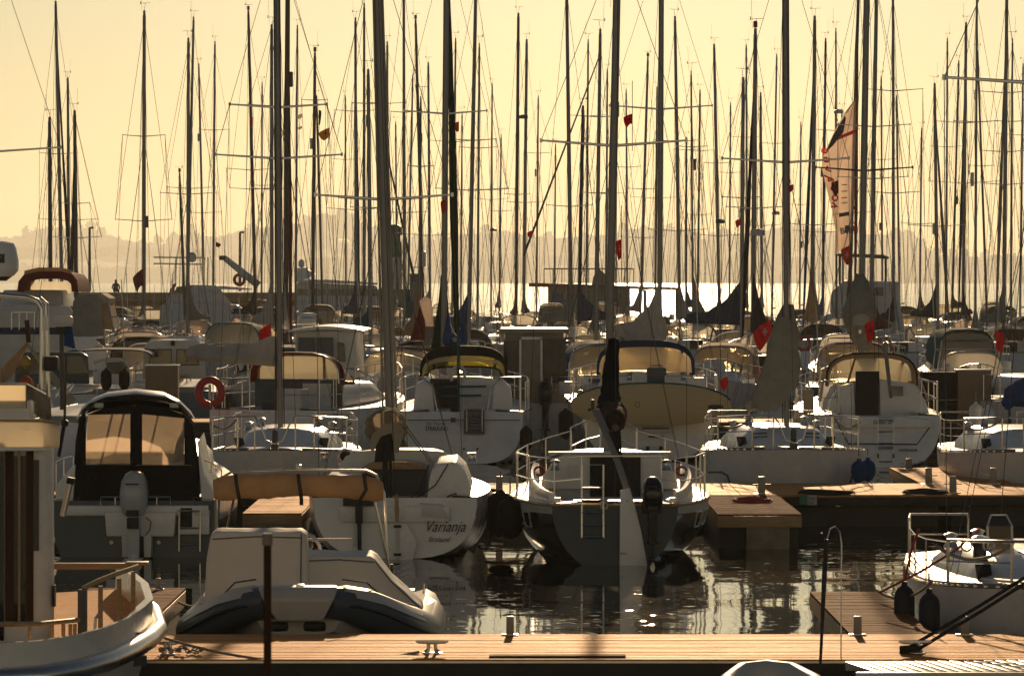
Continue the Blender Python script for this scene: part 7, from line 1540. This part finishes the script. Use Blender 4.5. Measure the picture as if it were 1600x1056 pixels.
# ------------------------------------------------------------------ flags, pennants, hanging sail bags
def flags():
    F_ = [('big red flag with a pale emblem behind the hanging grey sail cover', 1206, 500, 98, .48, .5, 'flag_red', 'flag_white', -1, .3), ('red flag hanging from a staff beside the white furled foredeck sail', 423, 506, 92, .28, .42, 'flag_red', None, -1, .25), ('long red flag drooping near the blue sail cover', 1556, 516, 92, .22, .5, 'flag_red', None, 1, .2),
          ('small red flag on the surfboard yacht stern rail', 1137, 588, 80, .16, .24, 'flag_red', None, -1, .2), ('red pennant with a dark mark under the high spreader, above the pale sky', 988, 178, 58, .14, .16, 'flag_red', 'flag_dark', -1, .05), ('orange and black flag below the mast with the red light', 515, 200, 150, .42, .38, 'flag_gold', 'flag_dark', -1, .1),
          ('tiny pale upper flag of the pair beside the mast with the red light', 472, 178, 150, .2, .16, 'flag_white', None, -1, .02), ('tiny pale lower flag of the pair beside the mast with the red light', 472, 197, 150, .17, .1, 'flag_white', None, -1, .05), ('thin black pennant just beside the red light mast', 498, 172, 150, .1, .6, 'flag_dark', None, 1, 0.),
          ('upper red flag of two, one above the other on the same halyard', 717, 190, 140, .18, .36, 'flag_red', None, -1, .1), ('lower red flag of two on the same halyard', 713, 220, 140, .16, .32, 'flag_red', None, -1, .05), ('red flag low on the green furled foresail', 697, 312, 82, .12, .28, 'flag_red', None, -1, .05), ('red and white flag on the dark boat shroud', 971, 374, 57, .08, .3, 'flag_red', 'flag_white', -1, .03),
          ('small red flag just beside the mast of the bow-on boat', 1240, 288, 120, .16, .2, 'flag_red', None, -1, .08), ('small red flag at a spreader of the mast with the navy cover', 1157, 342, 130, .18, .24, 'flag_red', None, -1, .06), ('small red flag by the slanting spar', 832, 360, 130, .18, .18, 'flag_red', None, -1, .1), ('red banner with a white cross under the advertising sail', 1328, 384, 130, .28, .62, 'flag_red', 'flag_white', -1, .1),
          ('crimson flag hanging at the boom end before the grey bundled sail', 1366, 500, 77, .2, .42, 'flag_red', 'cloth_navy', -1, .12), ('tiny red flag halfway up the mast at the far end', 395, 183, 140, .1, .36, 'flag_red', None, -1, .05), ('small red flag on a thin mast in the misty right part', 1337, 352, 150, .12, .2, 'flag_red', None, -1, .1), ('small dark red pennant in front of the advertising sail', 1310, 282, 115, .2, .42, 'cloth_maroon', None, -1, .1),
          ('dark maroon flag at the stern rail by the breakwater', 224, 420, 160, .45, .7, 'cloth_maroon', None, -1, .5), ('small maroon pennant before the woods near the mast', 337, 378, 150, .2, .18, 'cloth_maroon', None, 1, .1)]
    for lab, x, y, d, w, h, c, em, dx, dr in F_:
        f = flag(lab, W(x, y, d), w, h, c, droop=dr, cross=em, dirx=dx); p = MB(); p.tube([(0, 0, .5), (0, 0, -h - .4)], .006, 3); p.build('flag_halyard', 'wire', f)
    for lab, pts, d, c in (('maroon sail bag hanging as a triangle beside the green furled foresail', [(640, 532), (648, 505), (656, 478), (664, 500), (664, 532)], 104, 'cloth_maroon'), ('white sail bag standing up beside the maroon triangle bag', [(655, 470), (664, 462), (674, 468), (678, 510), (666, 512)], 105, 'sail_white'),
                          ('dark sail bag under the white upright bag', [(660, 545), (662, 510), (674, 510), (674, 545)], 104.5, 'cloth_grey'), ('blue sail bag hanging at the bow beside the teal backstay', [(710, 548), (720, 510), (728, 505), (731, 530), (728, 548)], 103, 'cloth_blue')):
        t = thing('sail_bag', lab, 'sail bag', W(sum(p[0] for p in pts) / len(pts), 0, d)); t.location.z = W(0, pts[0][1], d).z; q = Qf(t); P_ = [q(x, y, d) for x, y in pts]; c_ = sum(P_, Vector()) / len(P_)
        MB().loft([[c_ + (p - c_) * .8 + Vector((0, .14, 0)) for p in P_], P_, [c_ + (p - c_) * .75 + Vector((0, -.12, 0)) for p in P_]]).build('bag_cloth', c, t, bev=.02)
    t = thing('searchlight', 'round white searchlight on a bracket beside the tan canopy', 'searchlight', W(540, 712, 61.5)); MB().lathe((0, 0, 0), [(.03, .12), (.1, .1), (.125, .0), (.125, -.06), (.1, -.08), (.09, -.06)], 20, axis='Y').build('housing', 'gelcoat', t); MB().lathe((0, -.06, 0), [(.085, -.012), (.085, .01)], 20, axis='Y').build('lens', 'dark_glass', t); MB().tube([(-.12, 0, -.0), (-.12, 0, -.14), (.12, 0, -.14), (.12, 0, 0)], .02, 6).build('yoke', 'gelcoat_old', t); MB().tube([(0, 0, -.14), (.03, .1, -1.35)], .02, 6).build('post', 'alloy_dark', t)
    fl = MB()
flags()

# ------------------------------------------------------------------ the hazy air
def haze():
    m = bpy.data.materials.new('hazy_air'); m.use_nodes = True; n, l = m.node_tree.nodes, m.node_tree.links
    n.remove(n['Principled BSDF']); v = n.new('ShaderNodeVolumePrincipled'); v.inputs['Color'].default_value = (.97, 1, .95, 1); v.inputs['Density'].default_value = .00011; v.inputs['Anisotropy'].default_value = .45
    l.new(v.outputs[0], n['Material Output'].inputs['Volume']); MATS['hazy_air'] = m
    o = MB().box((0, 5550, 114), (5000, 11430, 230)).build('haze', 'hazy_air', smooth=False); tag(o, kind='stuff'); o.display_type = 'WIRE'
haze()
